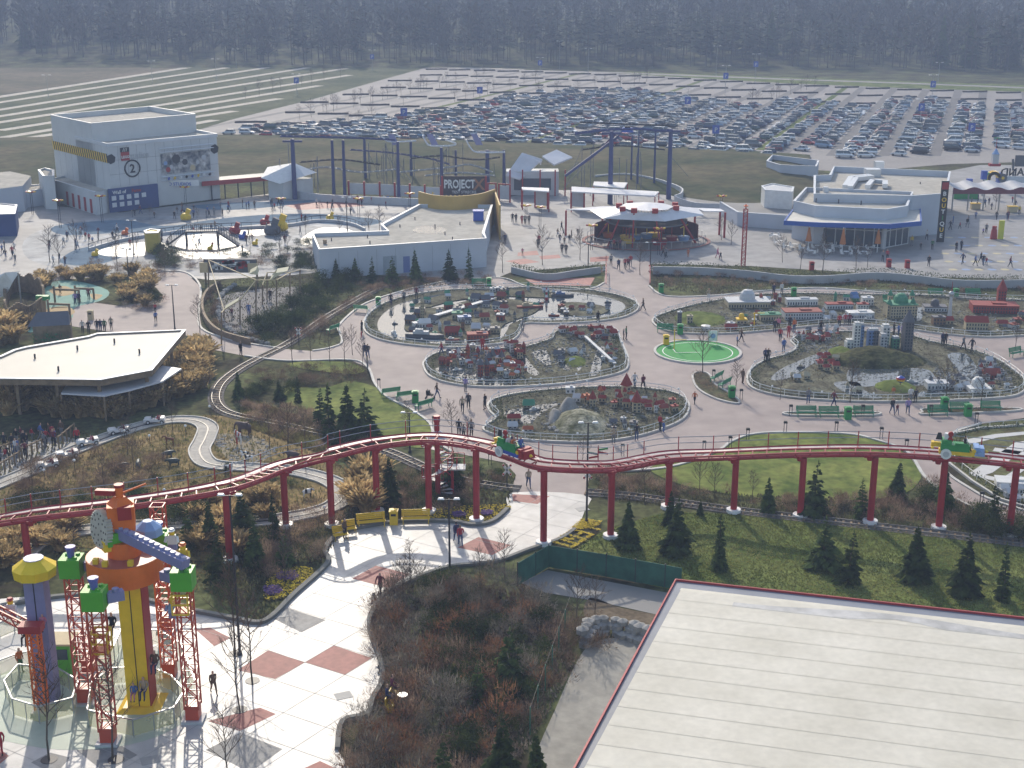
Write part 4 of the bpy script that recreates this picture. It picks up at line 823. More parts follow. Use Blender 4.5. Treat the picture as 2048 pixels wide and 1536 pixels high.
# ---------- cars ----------
def car_meshes(kind):
    L_,W_,H_ = {'sedan': (4.3,1.72,1.42),'hatch': (3.9,1.68,1.45),'estate': (4.5,1.75,1.48),'van': (4.7,1.85,1.9)}[kind]
    belt=H_ * .60;prof = {'sedan': [(-.5,.55),(-.47,.85),(-.36,1.0),(-.22,1.02),(-.06,1.0),(.3,1.0),(.5,.92)],}
    b=MB();n=0
    # lower body: stations along x, (x, top height, half width)
    st=[(-.5,.30,.42,.40),(-.49,.24,.58,.46),(-.40,.2,.66*belt / .85,.5),(-.24,.2,belt * .94,.5),(-.12,.2,belt,.5),(.36 if kind == 'sedan' else .44,.2,belt,.5),(.47,.22,belt * .96,.48),(.5,.34,belt * .78,.44)]
    vs=[]
    for x,zl,zt,hw in st:
        for y,z in ((-hw,zl),(-hw,zt * .7),(-hw * .92,zt),(hw * .92,zt),(hw,zt * .7),(hw,zl)): vs.append((x*L_,y*W_,z))
    fs=[]
    for i in range(len(st)-1):
        for k in range(6): fs.append((6*i+k,6*i+(k+1) % 6,6*i+6+(k+1) % 6,6*i+6+k))
    fs += [(5,4,3,2,1,0),tuple(6*(len(st)-1)+k for k in range(6))]
    b.add(vs,fs)
    # roof panel
    x0,x1,r0,r1 = {'sedan': (-.20,.38,-.06,.20),'hatch': (-.24,.46,-.08,.38),'estate': (-.22,.46,-.06,.42),'van': (-.34,.48,-.18,.44)}[kind]
    rf=[(r0*L_,-.37*W_,H_),(r1*L_,-.37*W_,H_ * .99),(r1*L_,.37*W_,H_ * .99),(r0*L_,.37*W_,H_)]
    b.add([(p[0],p[1],p[2] + .02) for p in rf]+[(p[0],p[1],p[2] - .05) for p in rf],[(0,1,2,3),(0,4,5,1),(1,5,6,2),(2,6,7,3),(3,7,4,0)])
    # pillars
    bs=[(x0*L_,-.44*W_,belt),(x1*L_,-.44*W_,belt),(x1*L_,.44*W_,belt),(x0*L_,.44*W_,belt)]
    for p,q in zip(bs,rf): b.beam(p,q,.07)
    for s_ in (-1,1): b.beam(((x0+x1)/2*L_,s_ * .445*W_,belt),((r0+r1)/2*L_,s_ * .375*W_,H_),.08)
    g_=MB();g_.add([(p[0] * .985,p[1] * .985,p[2] - .01) for p in bs]+[(p[0] * .985,p[1] * .985,p[2] - .02) for p in rf],[(0,1,5,4),(1,2,6,5),(2,3,7,6),(3,0,4,7)])
    wh=[]
    for sx in (-.31,.30):
        for sy in (-1,1): wh.append((sx*L_,sy*(W_/2 - .09)))
    return b,g_,wh
paints = {'silver': (.62,.64,.66),'dark blue': (.02,.035,.10),'black': (.015,.015,.018),'white': (.68,.68,.66),'dark red': (.20,.02,.025),'dark green': (.02,.06,.04),'grey': (.16,.165,.17),'light blue': (.20,.30,.42),'beige': (.40,.36,.27),'red': (.42,.03,.03)}
PT = {k: mat('paint_' + k.replace(' ', '_'),v,.16,.02,1,spec=.9,metal=.4) for k,v in paints.items()}
pw=['white']*3+['silver']*13+['dark blue']*4+['black']*3+['white']*2+['dark red']*2+['dark green']*2+['grey']*4+['light blue', 'beige', 'red']
tyre=col('tyre', .02,.02,.02,.8);CK = {}
for k in ('sedan', 'hatch', 'estate', 'van'):
    b,g_,wh=car_meshes(k)
    ob=b.build('body', PT['silver']);ob.location=(0,0,0);me=ob.data
    CK[k]=(b,g_,wh);bpy.data.objects.remove(ob)
wheel_mb=MB().cyl((0,0,0),.31,.18,n=10,axis=(0,1,0));
CMS = {}
for k,(b,g_,wh) in CK.items():
    def mk(nm,mb,m_):
        me=bpy.data.meshes.new(nm);me.from_pydata([tuple(p) for p in mb.v],[],mb.f);me.materials.append(m_);return me
    w_=MB()
    CMS[k]=(mk('body', b,PT['silver']),mk('cabin_windows', g_,glassm),mk('wheel', MB().cyl((0,-.09,.31),.31,.18,n=10,axis=(0,1,0)),tyre),wh)
def front_far(px):
    T=[(-100,400),(430,265),(500,258),(600,246),(700,241),(760,237),(830,226),(900,221),(960,208),(1020,194),(1090,183),(1180,178),(1270,180),(1350,190),(1400,200),(1480,208),(1540,202),(1600,198),(1650,205),(1700,212),(1750,208),(1850,193),(1890,208),(1950,208),(2048,212),(2300,212)]
    for (a,b),(c,d) in zip(T,T[1:]):
        if a <= px <= c: return b+(d-b)*(px-a)/(c-a)
    return 999
def near_row(px):
    return 272+max(0,(px-440)) * .02 if px < 700 else (280+(px-700) * .04 if px < 1540 else (303 if px < 1640 else 316 if px < 1740 else 312 if px < 1880 else 305 if px < 1965 else 300))
def to_px(p):
    v=p-V((0,0,CAMH));d=v.y*CT-v.z*ST;return 1024+FPX*v.x/d,768-FPX*(v.y*ST+v.z*CT)/d
rn=random.Random(11);slots=[]
for k in range(-2,27):
    if k in (4,9,14): offs=(.28,.80)
    else: offs=(.31,.71)
    for o_ in offs:
        a,b=onlane(k+o_,165),onlane(k+o_,325);L_=(b-a).length;d=(b-a).normalized();t=rn.uniform(0,3);idx=0
        run=0
        while t < L_:
            p=a+d*t;px,py=to_px(p);ff=front_far(px)
            t += rn.choice([3.4,4.0,4.6,5.6,7.0]) if px < 1500 else rn.choice([3.4,4.2,6.0,7.0])
            if px < 425 or px > 2110 or py < ff or py > near_row(px): continue
            if rn.random() < max(.04,.5-(py-ff) * .045): continue
            slots.append((p,math.atan2(d.y,d.x),k,o_,px,py))
slots.sort(key=lambda q: q[0].y)
print('car slots', len(slots))
near,far=slots[:300],slots[300:]
cnt = {}
FM=MB();FMm=list(paints)
for j,(p,a,k,o_,px,py) in enumerate(slots):
    kind=rn.choice(['sedan', 'hatch', 'hatch', 'estate', 'van']);c=rn.choice(pw);rz=a+math.pi/2+(math.pi if rn.random() < .45 else 0)+(-.25 if k % 2 else .2)+rn.uniform(-.05,.05)
    p=p+V((rn.uniform(-.2,.2),0,.02))
    if j < 300:
        cnt[(k,o_)]=cnt.get((k,o_),0)+1
        lab = '%s %s, %s from the front, %s bay from the right, %s column' % (c,{'sedan': 'saloon car', 'hatch': 'hatchback', 'estate': 'estate car', 'van': 'people carrier'}[kind],ordi(cnt[(k,o_)]-1),ordi(k+2),'right' if o_ < .5 else 'left')
        t=thing('parked_car', lab,'car', p,rz,'cars in the parking lot');t.scale=(.9,.9,.9)
        bo=bpy.data.objects.new('body', CMS[kind][0]);COL.objects.link(bo);bo.parent=t;bo.material_slots[0].link = 'OBJECT';bo.material_slots[0].material=PT[c]
        go=bpy.data.objects.new('cabin_windows', CMS[kind][1]);COL.objects.link(go);go.parent=t
        for wx,wy in CMS[kind][3]:
            wo=bpy.data.objects.new('wheel', CMS[kind][2]);COL.objects.link(wo);wo.parent=t;wo.location=(wx,wy,0)
    else:
        M_=Matrix.Translation(p) @ Matrix.Rotation(rz,4,'Z') @ Matrix.Scale(.9,4);b,g_,wh=CK[kind]
        FM.add([M_ @ V(v) for v in b.v],b.f,FMm.index(c));FM.add([M_ @ V(v) for v in g_.v],g_.f,len(FMm))
if FM.v: stuff(FM.build('distant_cars', [PT[k] for k in FMm]+[glassm]),'many more parked cars in the far rows of the parking lot', 'cars')
# hedges and thin trees between the parking bays
hm=MB();
for k in range(-1,26):
    y=yfar(k + .5)+3
    while y < front_far(to_px(onlane(k + .5,y))[0])+8 and y < 270:
        a,b=onlane(k + .14,y),onlane(k + .86,y + .6);
        y += 9+(y-130) * .11
        if inside(a.x,a.y,gpoly) or inside(b.x,b.y,gpoly): continue
        q=[a.lerp(b,i/6)+V((0,rn.uniform(-.4,.4),0)) for i in range(7)]
        h_=MB().ribbon(q,.6,0,.5)
        hm.add(h_.v,h_.f)
stuff(hm.build('parking_hedges', col('hedge_brown', .12,.10,.08,.9,var=.4)),'low clipped hedges dividing the empty parking bays', 'hedge')
BT=[]
for i in range(2):
    tr,cr=bare_tree(5.0,90+i,.4,.8);BT.append(proto_tree('parking_tree', tr,cr,bark,twig))
rt=random.Random(4);tn=0
for (x0,y0,x1,y1,n) in ((600,240,900,170,13),(640,225,1000,150,12),(700,260,760,235,3),(900,205,1080,165,8),(1240,180,1300,160,4),(1500,215,1640,172,9),(1330,270,1480,220,6),(480,200,700,150,8),(1060,200,1250,165,5)):
    for i in range(n):
        t=(i+rt.random() * .6)/n;x=x0+(x1-x0)*t+rt.uniform(-6,6);y=y0+(y1-y0)*t
        tn += 1;o=dup(BT[tn % 2],P(x,y),rt.uniform(0,6),'thin leafless tree in a row between parking bays', rt.uniform(.8,1.15),group='thin trees between the parking bays')
for p in BT: drop(p)
# ---------- miniature land islands ----------
isoil=mat('island_soil', (0.115,0.105,0.075),0.95,0.35,0.5,rgb2=(0.15,0.145,0.10),s2=4.0)
def island(name,label,outline,wat=None):
    W=SP(outline,0,5)
    struct(MB().sheet(W,z=0.05).build('island_ground', isoil))
    t=thing('island_border', 'low kerb, clipped hedge and white rail fence around ' + label,'fence', (W[0].x,W[0].y,0),0,'island borders')
    MB().ribbon(W,.22,0,.2,True).build('kerb', kerbm,t)
    # hedge as many small leaves
    cl=resample(W,.16,True);c=V((sum(p.x for p in W)/len(W),sum(p.y for p in W)/len(W),0));rr=random.Random(name);hb=MB()
    for i,p in enumerate(cl):
        nx=(c-p).normalized()
        for q in range(4):
            o_=p+nx*rr.uniform(.35,1.35)+V((rr.uniform(-.1,.1),rr.uniform(-.1,.1),rr.uniform(.1,.5)))
            a=V((rr.uniform(-1,1),rr.uniform(-1,1),rr.uniform(-.6,.9))) * .17;b=V((rr.uniform(-1,1),rr.uniform(-1,1),rr.uniform(-.4,.6))) * .17
            hb.add([o_,o_+a,o_+b],[(0,1,2)])
    hb.build('hedge', hedgem,t)
    fp=resample(W,1.5,True);f=MB();nrm=[]
    for p in fp: f.beam(p+(c-p).normalized() * .28,p+(c-p).normalized() * .28+V((0,0,.75)),.05)
    f.build('fence_posts', white,t)
    rl=MB();off=[p+(c-p).normalized() * .28 for p in W]
    rl.tube([p+V((0,0,.75)) for p in off],.035,4,closed=True);rl.tube([p+V((0,0,.45)) for p in off],.02,4,closed=True);rl.build('fence_rail', white,t)
    lb=MB()
    for p in resample(W,5.2,True): lb.ball(p+(c-p).normalized() * .28+V((0,0,.86)),.12,6)
    lb.build('lamp_globes', lamp_w,t)
    return W
def wat(pts,z=.07,n=4): return struct(MB().sheet(SP(pts,z,n)).build('water', water))
def land(pts,m_=None,z=.16,n=4):
    W=SP(pts,0,n);o=struct(MB().prism(W,.0,z,0).build('island_land', m_ or isoil));return W
def C5(pts): return [(700+x/3.413,560+y/3.413) for x,y in pts]
def C6(pts): return [(1280+x/2.667,560+y/2.667) for x,y in pts]
I1=[(727,655),(735,632),(770,607),(830,590),(900,581),(1000,578),(1080,575),(1150,578),(1220,588),(1262,600),(1277,612),(1270,625),(1240,637),(1180,645),(1100,648),(1052,648),(1042,662),(1028,680),(990,690),(920,696),(850,694),(780,685),(740,672)]
I2=[(848,738),(850,722),(880,706),(950,700),(1040,696),(1100,680),(1112,665),(1150,655),(1200,657),(1235,668),(1245,690),(1256,718),(1250,742),(1200,757),(1130,768),(1050,774),(960,775),(900,768),(862,755)]
I3=[(968,862),(975,850),(992,838),(978,822),(980,805),(1020,791),(1100,781),(1180,776),(1260,776),(1330,783),(1365,795),(1378,815),(1365,840),(1320,861),(1260,877),(1180,886),(1090,884),(1010,877)]
I4=[(1305,645),(1320,631),(1380,613),(1440,601),(1500,592),(1600,588),(1700,590),(1850,592),(1960,600),(2100,608),(2100,664),(2030,673),(1960,675),(1880,668),(1800,657),(1720,650),(1640,652),(1560,660),(1460,668),(1380,668),(1330,662)]
I5=[(1495,765),(1500,742),(1530,722),(1570,711),(1592,697),(1582,682),(1610,670),(1700,664),(1800,668),(1860,684),(1930,698),(1990,718),(2030,744),(2052,765),(2046,785),(2010,796),(1900,802),(1760,805),(1640,801),(1560,793),(1510,780)]
island('a', 'the harbour island', I1);island('b', 'the island with the red roofed town', I2);island('c', 'the castle island', I3);island('d', 'the capital city island', I4);island('e', 'the skyscraper island', I5)
# waters and lands
def shrink(pts,k=.955):
    W=SP(pts,.07,5);c=V((sum(p.x for p in W)/len(W),sum(p.y for p in W)/len(W),.07))
    out=[]
    n=len(W)
    for i,p in enumerate(W):
        d=(W[(i+1) % n]-W[i-1]).normalized();nn=V((-d.y,d.x,0))
        if nn.dot(c-p) < 0 and not inside(p.x+nn.x * .5,p.y+nn.y * .5,W): nn=-nn
        if not inside(p.x+nn.x * .3,p.y+nn.y * .3,W): nn=-nn
        out.append(p+nn*1.7)
    return out
struct(MB().sheet(shrink(I1)).build('water', water))
W1=land(C5([(370,330),(420,245),(500,205),(650,190),(800,150),(960,130),(1200,150),(1290,185),(1260,230),(1150,270),(1040,320),(1015,395),(900,415),(760,415),(600,400),(440,375)]))
W1b=land(C5([(1420,195),(1480,160),(1620,165),(1770,200),(1700,245),(1560,255),(1460,235)]))
W1c=land(C5([(420,190),(620,110),(900,85),(1100,75),(1380,85),(1360,125),(1150,120),(960,118),(700,150),(520,195)]))
wat(C5([(590,600),(760,600),(860,640),(1000,660),(1120,690),(1100,720),(900,715),(720,690),(620,650)]))
wat(C5([(1080,490),(1150,480),(1260,600),(1290,640),(1230,640)]));wat(C5([(1640,640),(1690,470),(1740,470),(1700,630)]));wat(C5([(1400,540),(1450,545),(1500,610),(1460,610)]));wat(C5([(1240,500),(1340,480),(1370,570),(1340,580)]));wat(C5([(1545,600),(1580,530),(1605,540),(1570,615)]))
W2=SP(I2,0,4)
wat(C5([(1040,910),(1120,880),(1230,860),(1300,850),(1440,840),(1380,870),(1290,920),(1230,980),(1120,960)]))
wat(C6([(700,520),(760,470),(900,410),(1010,375),(1000,400),(900,460),(800,520),(720,535)]));wat(C6([(1040,545),(1160,545),(1200,590),(1300,630),(1150,620),(1060,580)]));wat(C6([(1640,395),(1740,395),(1800,470),(1820,530),(1740,530),(1690,470)]));wat(C6([(1460,155),(1510,150),(1500,210),(1460,210)]));wat(C6([(1130,470),(1350,470),(1540,480),(1560,560),(1350,555),(1180,570),(1110,545)]));wat(C6([(1520,590),(1620,600),(1600,620),(1480,620)]))
# rocky castle hill and grassy mounds
def mound(name,label,px,py,rx_,ry_,h,m_,seed=0,cat='mound', rough=.35):
    c=P(px,py);ax=rx_*c.y/FPX*1.0;ay=ry_;mb=MB();n,k=22,8;vs=[];fs=[]
    for j in range(k+1):
        t=j/k
        for i in range(n):
            a=2*math.pi*i/n;r=1-t * .97;z=h*(1-(1-t) ** 1.6) ;q=V((c.x+ax*r*math.cos(a),c.y+ay*r*math.sin(a),z))
            dd=mnoise.noise(q * .8+V((seed,0,0)))*rough*h * .6;vs.append((q.x+dd,q.y+dd,max(0.0,z+dd*(1 if j else 0))))
    for j in range(k):
        for i in range(n): fs.append((j*n+i,j*n+(i+1) % n,(j+1)*n+(i+1) % n,(j+1)*n+i))
    fs.append(tuple(range(k*n,k*n+n)));mb.add(vs,fs);return tag(mb.build(name,m_,sm=rough < .2),label,cat)
mound('castle_hill', 'grassy rock hill in the middle of the castle island', 1160,850,62,4.6,1.3,mat('hill_green', (.13,.14,.07),.9,.4,.7,rgb2=(.26,.25,.19),s2=4),3)
mound('rock_outcrop', 'pale rock ridge on top of the castle island hill', 1138,826,26,1.4,1.7,rock,8,'rock', .6);mound('rock_outcrop', 'pale rock spur sloping left from the castle hill', 1108,838,14,2.0,1.0,rock,12,'rock', .6)
mound('grass_mound', 'dark grassy hill behind the water of the skyscraper island', 1750,722,110,3.6,1.5,mat('dark_turf', (.05,.055,.025),.9,.4,.6,rgb2=(.08,.08,.035),s2=3),4)
mound('grass_mound', 'mound with the round striped balloon model', 1790,775,45,2.2,.7,bankg,5);mound('grass_mound', 'mound at the front left of the skyscraper island', 1610,785,70,2.6,.8,isoil,6);mound('grass_mound', 'brown slope left of the model skyscrapers', 1685,712,30,3.2,.9,bankg,7)
mound('grass_mound', 'green mound at the left end of the capital island', 1400,638,55,4,.7,bankg,9);mound('grass_mound', 'earth mound in the canal part of the red roofed town', 1150,725,26,2.2,.6,bankg,10)
rb=random.Random(9)
# model buildings
WALLM = {'tan': col('model_tan', .42,.36,.24,.7),'red': col('model_brick', .27,.07,.05,.7),'grey': greyl,'white': col('model_white', .62,.62,.60,.6),'dark': greyd,'green': col('model_green', .07,.24,.14,.7),'brown': col('model_brown', .22,.14,.09,.7),'blue': col('model_blue', .12,.20,.38,.5),'orange': col('model_orange', .42,.12,.05,.7),'yellow': yel,'brightred': col('model_red', .27,.045,.035,.7)}
def mini(kind,px,py,w_,d_,h,wall,roof,label,rz=0.0,group='model buildings', pos=None,cat='model house', z0=.1):
    t=thing({'house': 'model_house', 'tower': 'model_tower', 'block': 'model_block', 'dome': 'model_domed_hall', 'sky': 'model_skyscraper'}[kind],label,cat,pos or P(px,py,z0),rz,group)
    wm,rm=WALLM[wall],WALLM.get(roof,roofg)
    w=MB();r=MB();g_=MB()
    w.box((0,0,0),(w_,d_,h))
    nx=max(2,int(w_ / .32));nz=max(1,int(h / .36))
    for k in range(nz):
        for i in range(nx):
            g_.box(((i + .5)/nx*w_-w_/2,-d_/2 - .012,.1+k*(h - .1)/nz),(w_/nx * .45,.02,(h - .1)/nz * .55))
    if kind == 'house':
        rh=min(w_,d_) * .55;e_ = .08
        r.add([(-w_/2-e_,-d_/2-e_,h - .02),(w_/2+e_,-d_/2-e_,h - .02),(w_/2+e_,d_/2+e_,h - .02),(-w_/2-e_,d_/2+e_,h - .02),(-w_/2,0,h+rh),(w_/2,0,h+rh)],[(0,1,5,4),(2,3,4,5),(1,2,5),(3,0,4),(3,2,1,0)])
    elif kind == 'tower': r.cyl((0,0,h),w_ * .72,w_*1.4,.02,n=4 if rb.random() < .5 else 8)
    elif kind == 'block': r.box((0,0,h),(w_ + .08,d_ + .08,.10));r.box((w_ * .1,0,h + .1),(w_ * .3,d_ * .4,.16))
    elif kind == 'dome':
        r.box((0,0,h),(w_ + .1,d_ + .1,.12));r.cyl((0,0,h + .12),min(w_,d_) * .34,.35,n=14);r.ball((0,0,h + .45),min(w_,d_) * .34,12)
    elif kind == 'sky': r.box((0,0,h),(w_ * .8,d_ * .8,.25));r.beam((0,0,h + .2),(0,0,h + .9),.05)
    w.build('wall', wm,t,False);r.build('roof', rm,t,False)
    if g_.v: g_.build('windows', glassm,t,False)
    return t
MC=[0]
def minis(poly,n,isl,walls,roofs,hs=(.35,.8),ws=(.5,1.2),avoid=(),kinds=('house', 'house', 'house', 'block', 'tower'),excl=1.0):
    W=poly if isinstance(poly[0],V) else PL(poly);pts=[]
    for x,y in scatter(W,n*3,rb):
        if len(pts) >= n: break
        if all((x-a) ** 2+(y-b) ** 2 > excl for a,b in pts): pts.append((x,y))
    pts.sort(key=lambda q: q[0])
    for i,(x,y) in enumerate(pts):
        k=rb.choice(kinds);wa=rb.choice(walls);ro=rb.choice(roofs);ww=rb.uniform(*ws)
        if k == 'tower': ww = .35
        mini(k,0,0,ww,ww*rb.uniform(.6,1.0),rb.uniform(*hs)*(1.5 if k == 'tower' else 1),wa,ro,'%s model %s, %s roof, %s from left %s' % (wa.replace('brightred', 'red'),k,ro.replace('brightred', 'scarlet'),ordi(i),isl),rb.uniform(-.5,.5),pos=V((x,y,.14)))
rocks_g=MB()
def pebbles(poly,n,seed,s0=.25):
    r_=random.Random(seed);W=PL(poly)
    for x,y in scatter(W,n*2,r_):
        s_=s0 * .9*r_.uniform(.4,1.5);rocks_g.ball((x,y,s_ * .3 + .04),s_,6,0,r_.uniform(.5,.9))
C=C5
minis(W1,46,'on the main harbour quay', ['grey', 'tan', 'white', 'grey', 'red', 'brown'],['dark', 'grey', 'red', 'dark', 'green'],(.25,.7),(.5,1.3),excl=1.3)
minis(W1b,9,'on the right harbour peninsula', ['grey', 'brown', 'white'],['dark', 'red', 'grey'],(.2,.45),(.4,.9))
minis(W1c,14,'on the back harbour shore', ['grey', 'tan', 'green', 'white'],['dark', 'green', 'grey'],(.25,.6),(.5,1.0))
mini('block', *C([(870,408)])[0],2.4,1.3,.75,'red', 'brightred', 'long bright red warehouse at the front of the harbour', .1,cat='model hall');mini('house', *C([(700,372)])[0],1.8,1.0,.5,'red', 'brightred', 'red roofed harbour shed left of the red warehouse', .1);mini('house', *C([(510,320)])[0],1.4,.9,.6,'white', 'white', 'white model hangar at the left of the harbour', .2);mini('tower', *C([(495,262)])[0],.45,.45,2.2,'tan', 'tan', 'tall tan tower at the left of the harbour', cat='model tower');mini('block', *C([(780,280)])[0],1.6,1.0,.55,'white', 'blue', 'blue glazed hall in the middle of the harbour', .2)
mini('dome', *C([(840,140)])[0],1.2,1.0,.2,'grey', 'green', 'green domed pavilion on the back harbour shore', cat='model hall')
T2a=C([(620,590),(690,500),(860,490),(1000,500),(1100,560),(1200,620),(1180,680),(1060,690),(1000,640),(860,620)])
minis(T2a,74,'in the dense red roofed town', ['red', 'white', 'tan', 'grey', 'tan', 'orange', 'white'],['brightred', 'brightred', 'orange', 'dark', 'grey', 'red'],(.3,.75),(.3,.62),excl=.4)
minis(C([(1030,460),(1120,450),(1220,540),(1180,560)]),9,'in the gabled row behind the red town', ['white', 'red', 'tan'],['brightred', 'red'],(.5,.8),(.4,.7),excl=.5)
minis(C([(1420,360),(1580,335),(1780,350),(1830,400),(1700,430),(1500,410)]),18,'in the back village of the red town island', ['white', 'red', 'tan', 'grey'],['brightred', 'red', 'dark', 'brightred'],(.3,.55),(.4,.8),excl=.6)
minis(C([(1380,500),(1620,490),(1560,560),(1450,600)]),7,'inside the polder of the red town island', ['white', 'grey'],['grey', 'dark'],(.2,.35),(.4,1.2))
minis(C([(1740,450),(1840,480),(1830,580),(1720,600)]),8,'at the right rim of the red town island', ['white', 'tan'],['grey', 'red'],(.2,.4),(.3,.6))
for nm,px,py,w1,h1 in (('second', 890,655,.55,1.3),('third', 935,650,.5,1.2),('fourth', 948,600,.5,1.2),('fifth', 975,595,.6,1.3),('sixth', 1035,590,.55,1.1)):
    mini('tower', *C([(px,py)])[0],w1,w1,h1,'red' if px < 960 else 'tan', 'dark', 'tall narrow gabled tower house, %s landmark of the red town' % nm,cat='model tower')
# castle island
minis(C([(1500,830),(1700,790),(1900,800),(2050,850),(2050,900),(1900,900),(1750,870),(1560,850)]),22,'in the walled town of the castle island', ['tan', 'white', 'tan'],['brightred', 'brightred', 'orange', 'grey'],(.35,.7),(.4,.8),excl=.7)
minis(C([(2050,840),(2200,850),(2230,900),(2100,930),(1980,900)]),10,'at the right end of the castle island', ['tan', 'white'],['brightred', 'red'],(.3,.6),(.4,.8),excl=.7)
minis(C([(1750,950),(1950,950),(2000,1010),(1800,1040)]),7,'in the front village of the castle island', ['grey', 'white'],['grey', 'dark'],(.2,.4),(.4,.9))
mini('tower', *C([(1885,800)])[0],.9,.9,1.3,'tan', 'brightred', 'tallest tan castle tower with pointed red roof', cat='model tower');mini('tower', *C([(1655,860)])[0],.6,.6,.8,'tan', 'brightred', 'short castle gate tower left of the tall red tower', cat='model tower');mini('tower', *C([(1955,900)])[0],.8,.8,1.1,'tan', 'brightred', 'square tan castle tower at the right town corner', cat='model tower');mini('tower', *C([(1840,850)])[0],.5,.5,.8,'tan', 'brightred', 'slim castle tower below the tall red tower', cat='model tower')
mini('house', *C([(1120,965)])[0],1.2,.6,.45,'tan', 'brightred', 'red roofed covered bridge house in the castle lake', .1);mini('house', *C([(1220,865)])[0],1.1,.9,.3,'tan', 'green', 'round green roofed farmhouse at the back of the castle island');mini('house', *C([(1110,1010)])[0],.9,.7,.3,'grey', 'grey', 'grey chapel at the left lake shore');mini('house', *C([(1215,1030)])[0],.9,.5,.25,'white', 'orange', 'orange roofed house at the front of the castle island');mini('block', *C([(1500,830)])[0],.9,.6,.5,'grey', 'grey', 'grey castle keep on the rock ridge', pos=P(1140,812,.1)+V((0,0,1.4)),cat='model castle')
# capital island
D=C6
mini('dome', *D([(570,135)])[0],5.4,3.0,.7,'tan', 'grey', 'big tan parliament with low grey dome at the back left', .05,cat='model hall');mini('block', *D([(690,210)])[0],2.6,1.4,.7,'tan', 'green', 'tan hall with green roof in front of the parliament', .08,cat='model hall');mini('dome', *D([(540,230)])[0],1.2,1.0,.5,'tan', 'yellow', 'small tan gate house with light green dome', cat='model hall')
mini('block', *D([(860,200)])[0],4.6,2.2,.9,'grey', 'red', 'large grey palace with red trimmed roof in the centre left', .05,cat='model hall');mini('block', *D([(860,130)])[0],4.0,1.2,.7,'white', 'grey', 'white ministry block behind the grey palace', .05,cat='model hall');mini('block', *D([(1060,150)])[0],3.4,1.2,.6,'grey', 'brightred', 'grey row with bright red roof trim in the middle', .05,cat='model hall');mini('block', *D([(1170,200)])[0],3.2,1.6,.7,'grey', 'white', 'light grey museum left of the green domed cathedral', .08,cat='model hall');mini('block', *D([(1210,130)])[0],1.4,1.2,.9,'white', 'grey', 'white tower block behind the museum', cat='model block');mini('block', *D([(1185,160)])[0],1.4,.8,.8,'white', 'brightred', 'small red roofed block by the museum', cat='model block')
mini('dome', *D([(1385,190)])[0],3.4,2.6,1.6,'tan', 'green', 'tan cathedral crowned by a green dome', .1,cat='model cathedral')
for i,(x,y) in enumerate(D([(1325,200),(1450,195),(1330,150),(1445,150)])): mini('tower', x,y,.55,.55,1.7,'tan', 'green', 'corner tower of the green domed cathedral, %s of four' % ordi(i),cat='model tower')
mini('block', *D([(1885,165)])[0],5.6,2.6,.9,'brightred', 'brightred', 'wide bright red town hall at the back right', -.12,cat='model hall');mini('tower', *D([(1922,135)])[0],1.0,1.0,2.1,'brightred', 'brightred', 'bright red clock tower rising from the red town hall', -.12,cat='model tower');mini('dome', *D([(1570,160)])[0],2.8,1.6,.5,'grey', 'dark', 'grey round museum beside the television tower', -.1,cat='model hall')
mini('house', *D([(1790,262)])[0],2.6,1.2,1.0,'tan', 'brightred', 'tan manor with large red roof at the front right', -.1);mini('house', *D([(1640,232)])[0],1.2,.8,.5,'tan', 'brightred', 'small red roofed house left of the manor');mini('block', *D([(1590,235)])[0],1.5,1.0,.9,'brown', 'dark', 'dark brown block below the television tower', cat='model block');mini('house', *D([(1930,245)])[0],1.2,.7,.4,'tan', 'brightred', 'red roofed house right of the manor');mini('house', *D([(485,262)])[0],1.4,.6,.35,'orange', 'brightred', 'red timber farmhouse at the lower left of the capital island')
mini('block', *D([(210,235)])[0],.5,.5,1.5,'dark', 'grey', 'dark grey column at the left tip of the capital island', cat='model tower');mini('block', *D([(265,230)])[0],.7,.5,.9,'tan', 'tan', 'tan ruin at the left of the capital island', cat='model tower')
minis(D([(430,230),(600,180),(760,230),(700,255),(500,260)]),8,'at the front left of the capital island', ['tan', 'white'],['green', 'grey', 'red'],(.2,.5),(.4,.9));minis(D([(960,200),(1080,200),(1260,215),(1000,225)]),7,'in front of the capital palace', ['white', 'grey'],['grey', 'white'],(.3,.6),(.4,.8));minis(D([(1960,200),(2060,190),(2060,260),(1900,280)]),7,'at the right end of the capital island', ['tan', 'white', 'brown'],['red', 'dark'],(.2,.5),(.4,1));minis(D([(640,130),(740,90),(760,130),(700,160)]),5,'behind the tan parliament', ['white', 'red'],['red', 'grey'],(.4,.8),(.4,.8));minis(D([(1010,120),(1150,100),(1160,115),(1030,135)]),5,'behind the middle of the capital island', ['green', 'blue', 'grey'],['green', 'blue'],(.4,.7),(.5,1))
b=P(*D([(1650,200)])[0]);tvh=at(*D([(1660,8)])[0],b.y).z
t=thing('television_tower', 'slender grey model television tower with a ball near its top', 'model tower', b);MB().cyl((0,0,0),.3,tvh * .62,.14,n=10).build('shaft', greyl,t,False);MB().ball((0,0,tvh * .66),.36,12).build('ball', steel,t,False);MB().cyl((0,0,tvh * .7),.06,tvh * .3,.03,n=6).build('mast', redm,t,False)
for x,y in D([(350,262)]):
    t=thing('gas_tank', 'round grey model storage tank at the lower left of the capital island', 'model tank', P(x,y,.1));MB().cyl((0,0,0),.55,.45,n=18).build('drum', greyl,t,False);MB().cyl((0,0,.45),.58,.08,.1,n=18).build('lid', steel,t,False)
cr=thing('model_crane', 'yellow model crane arm between the farmhouse and the green roofed hall', 'model crane', P(*D([(608,255)])[0],.1));MB().beam((0,0,0),(0,0,1.9),.12).build('mast', yel,cr,False);MB().beam((-.2,0,1.8),(1.2,0,1.85),.08).build('jib', yel,cr,False)
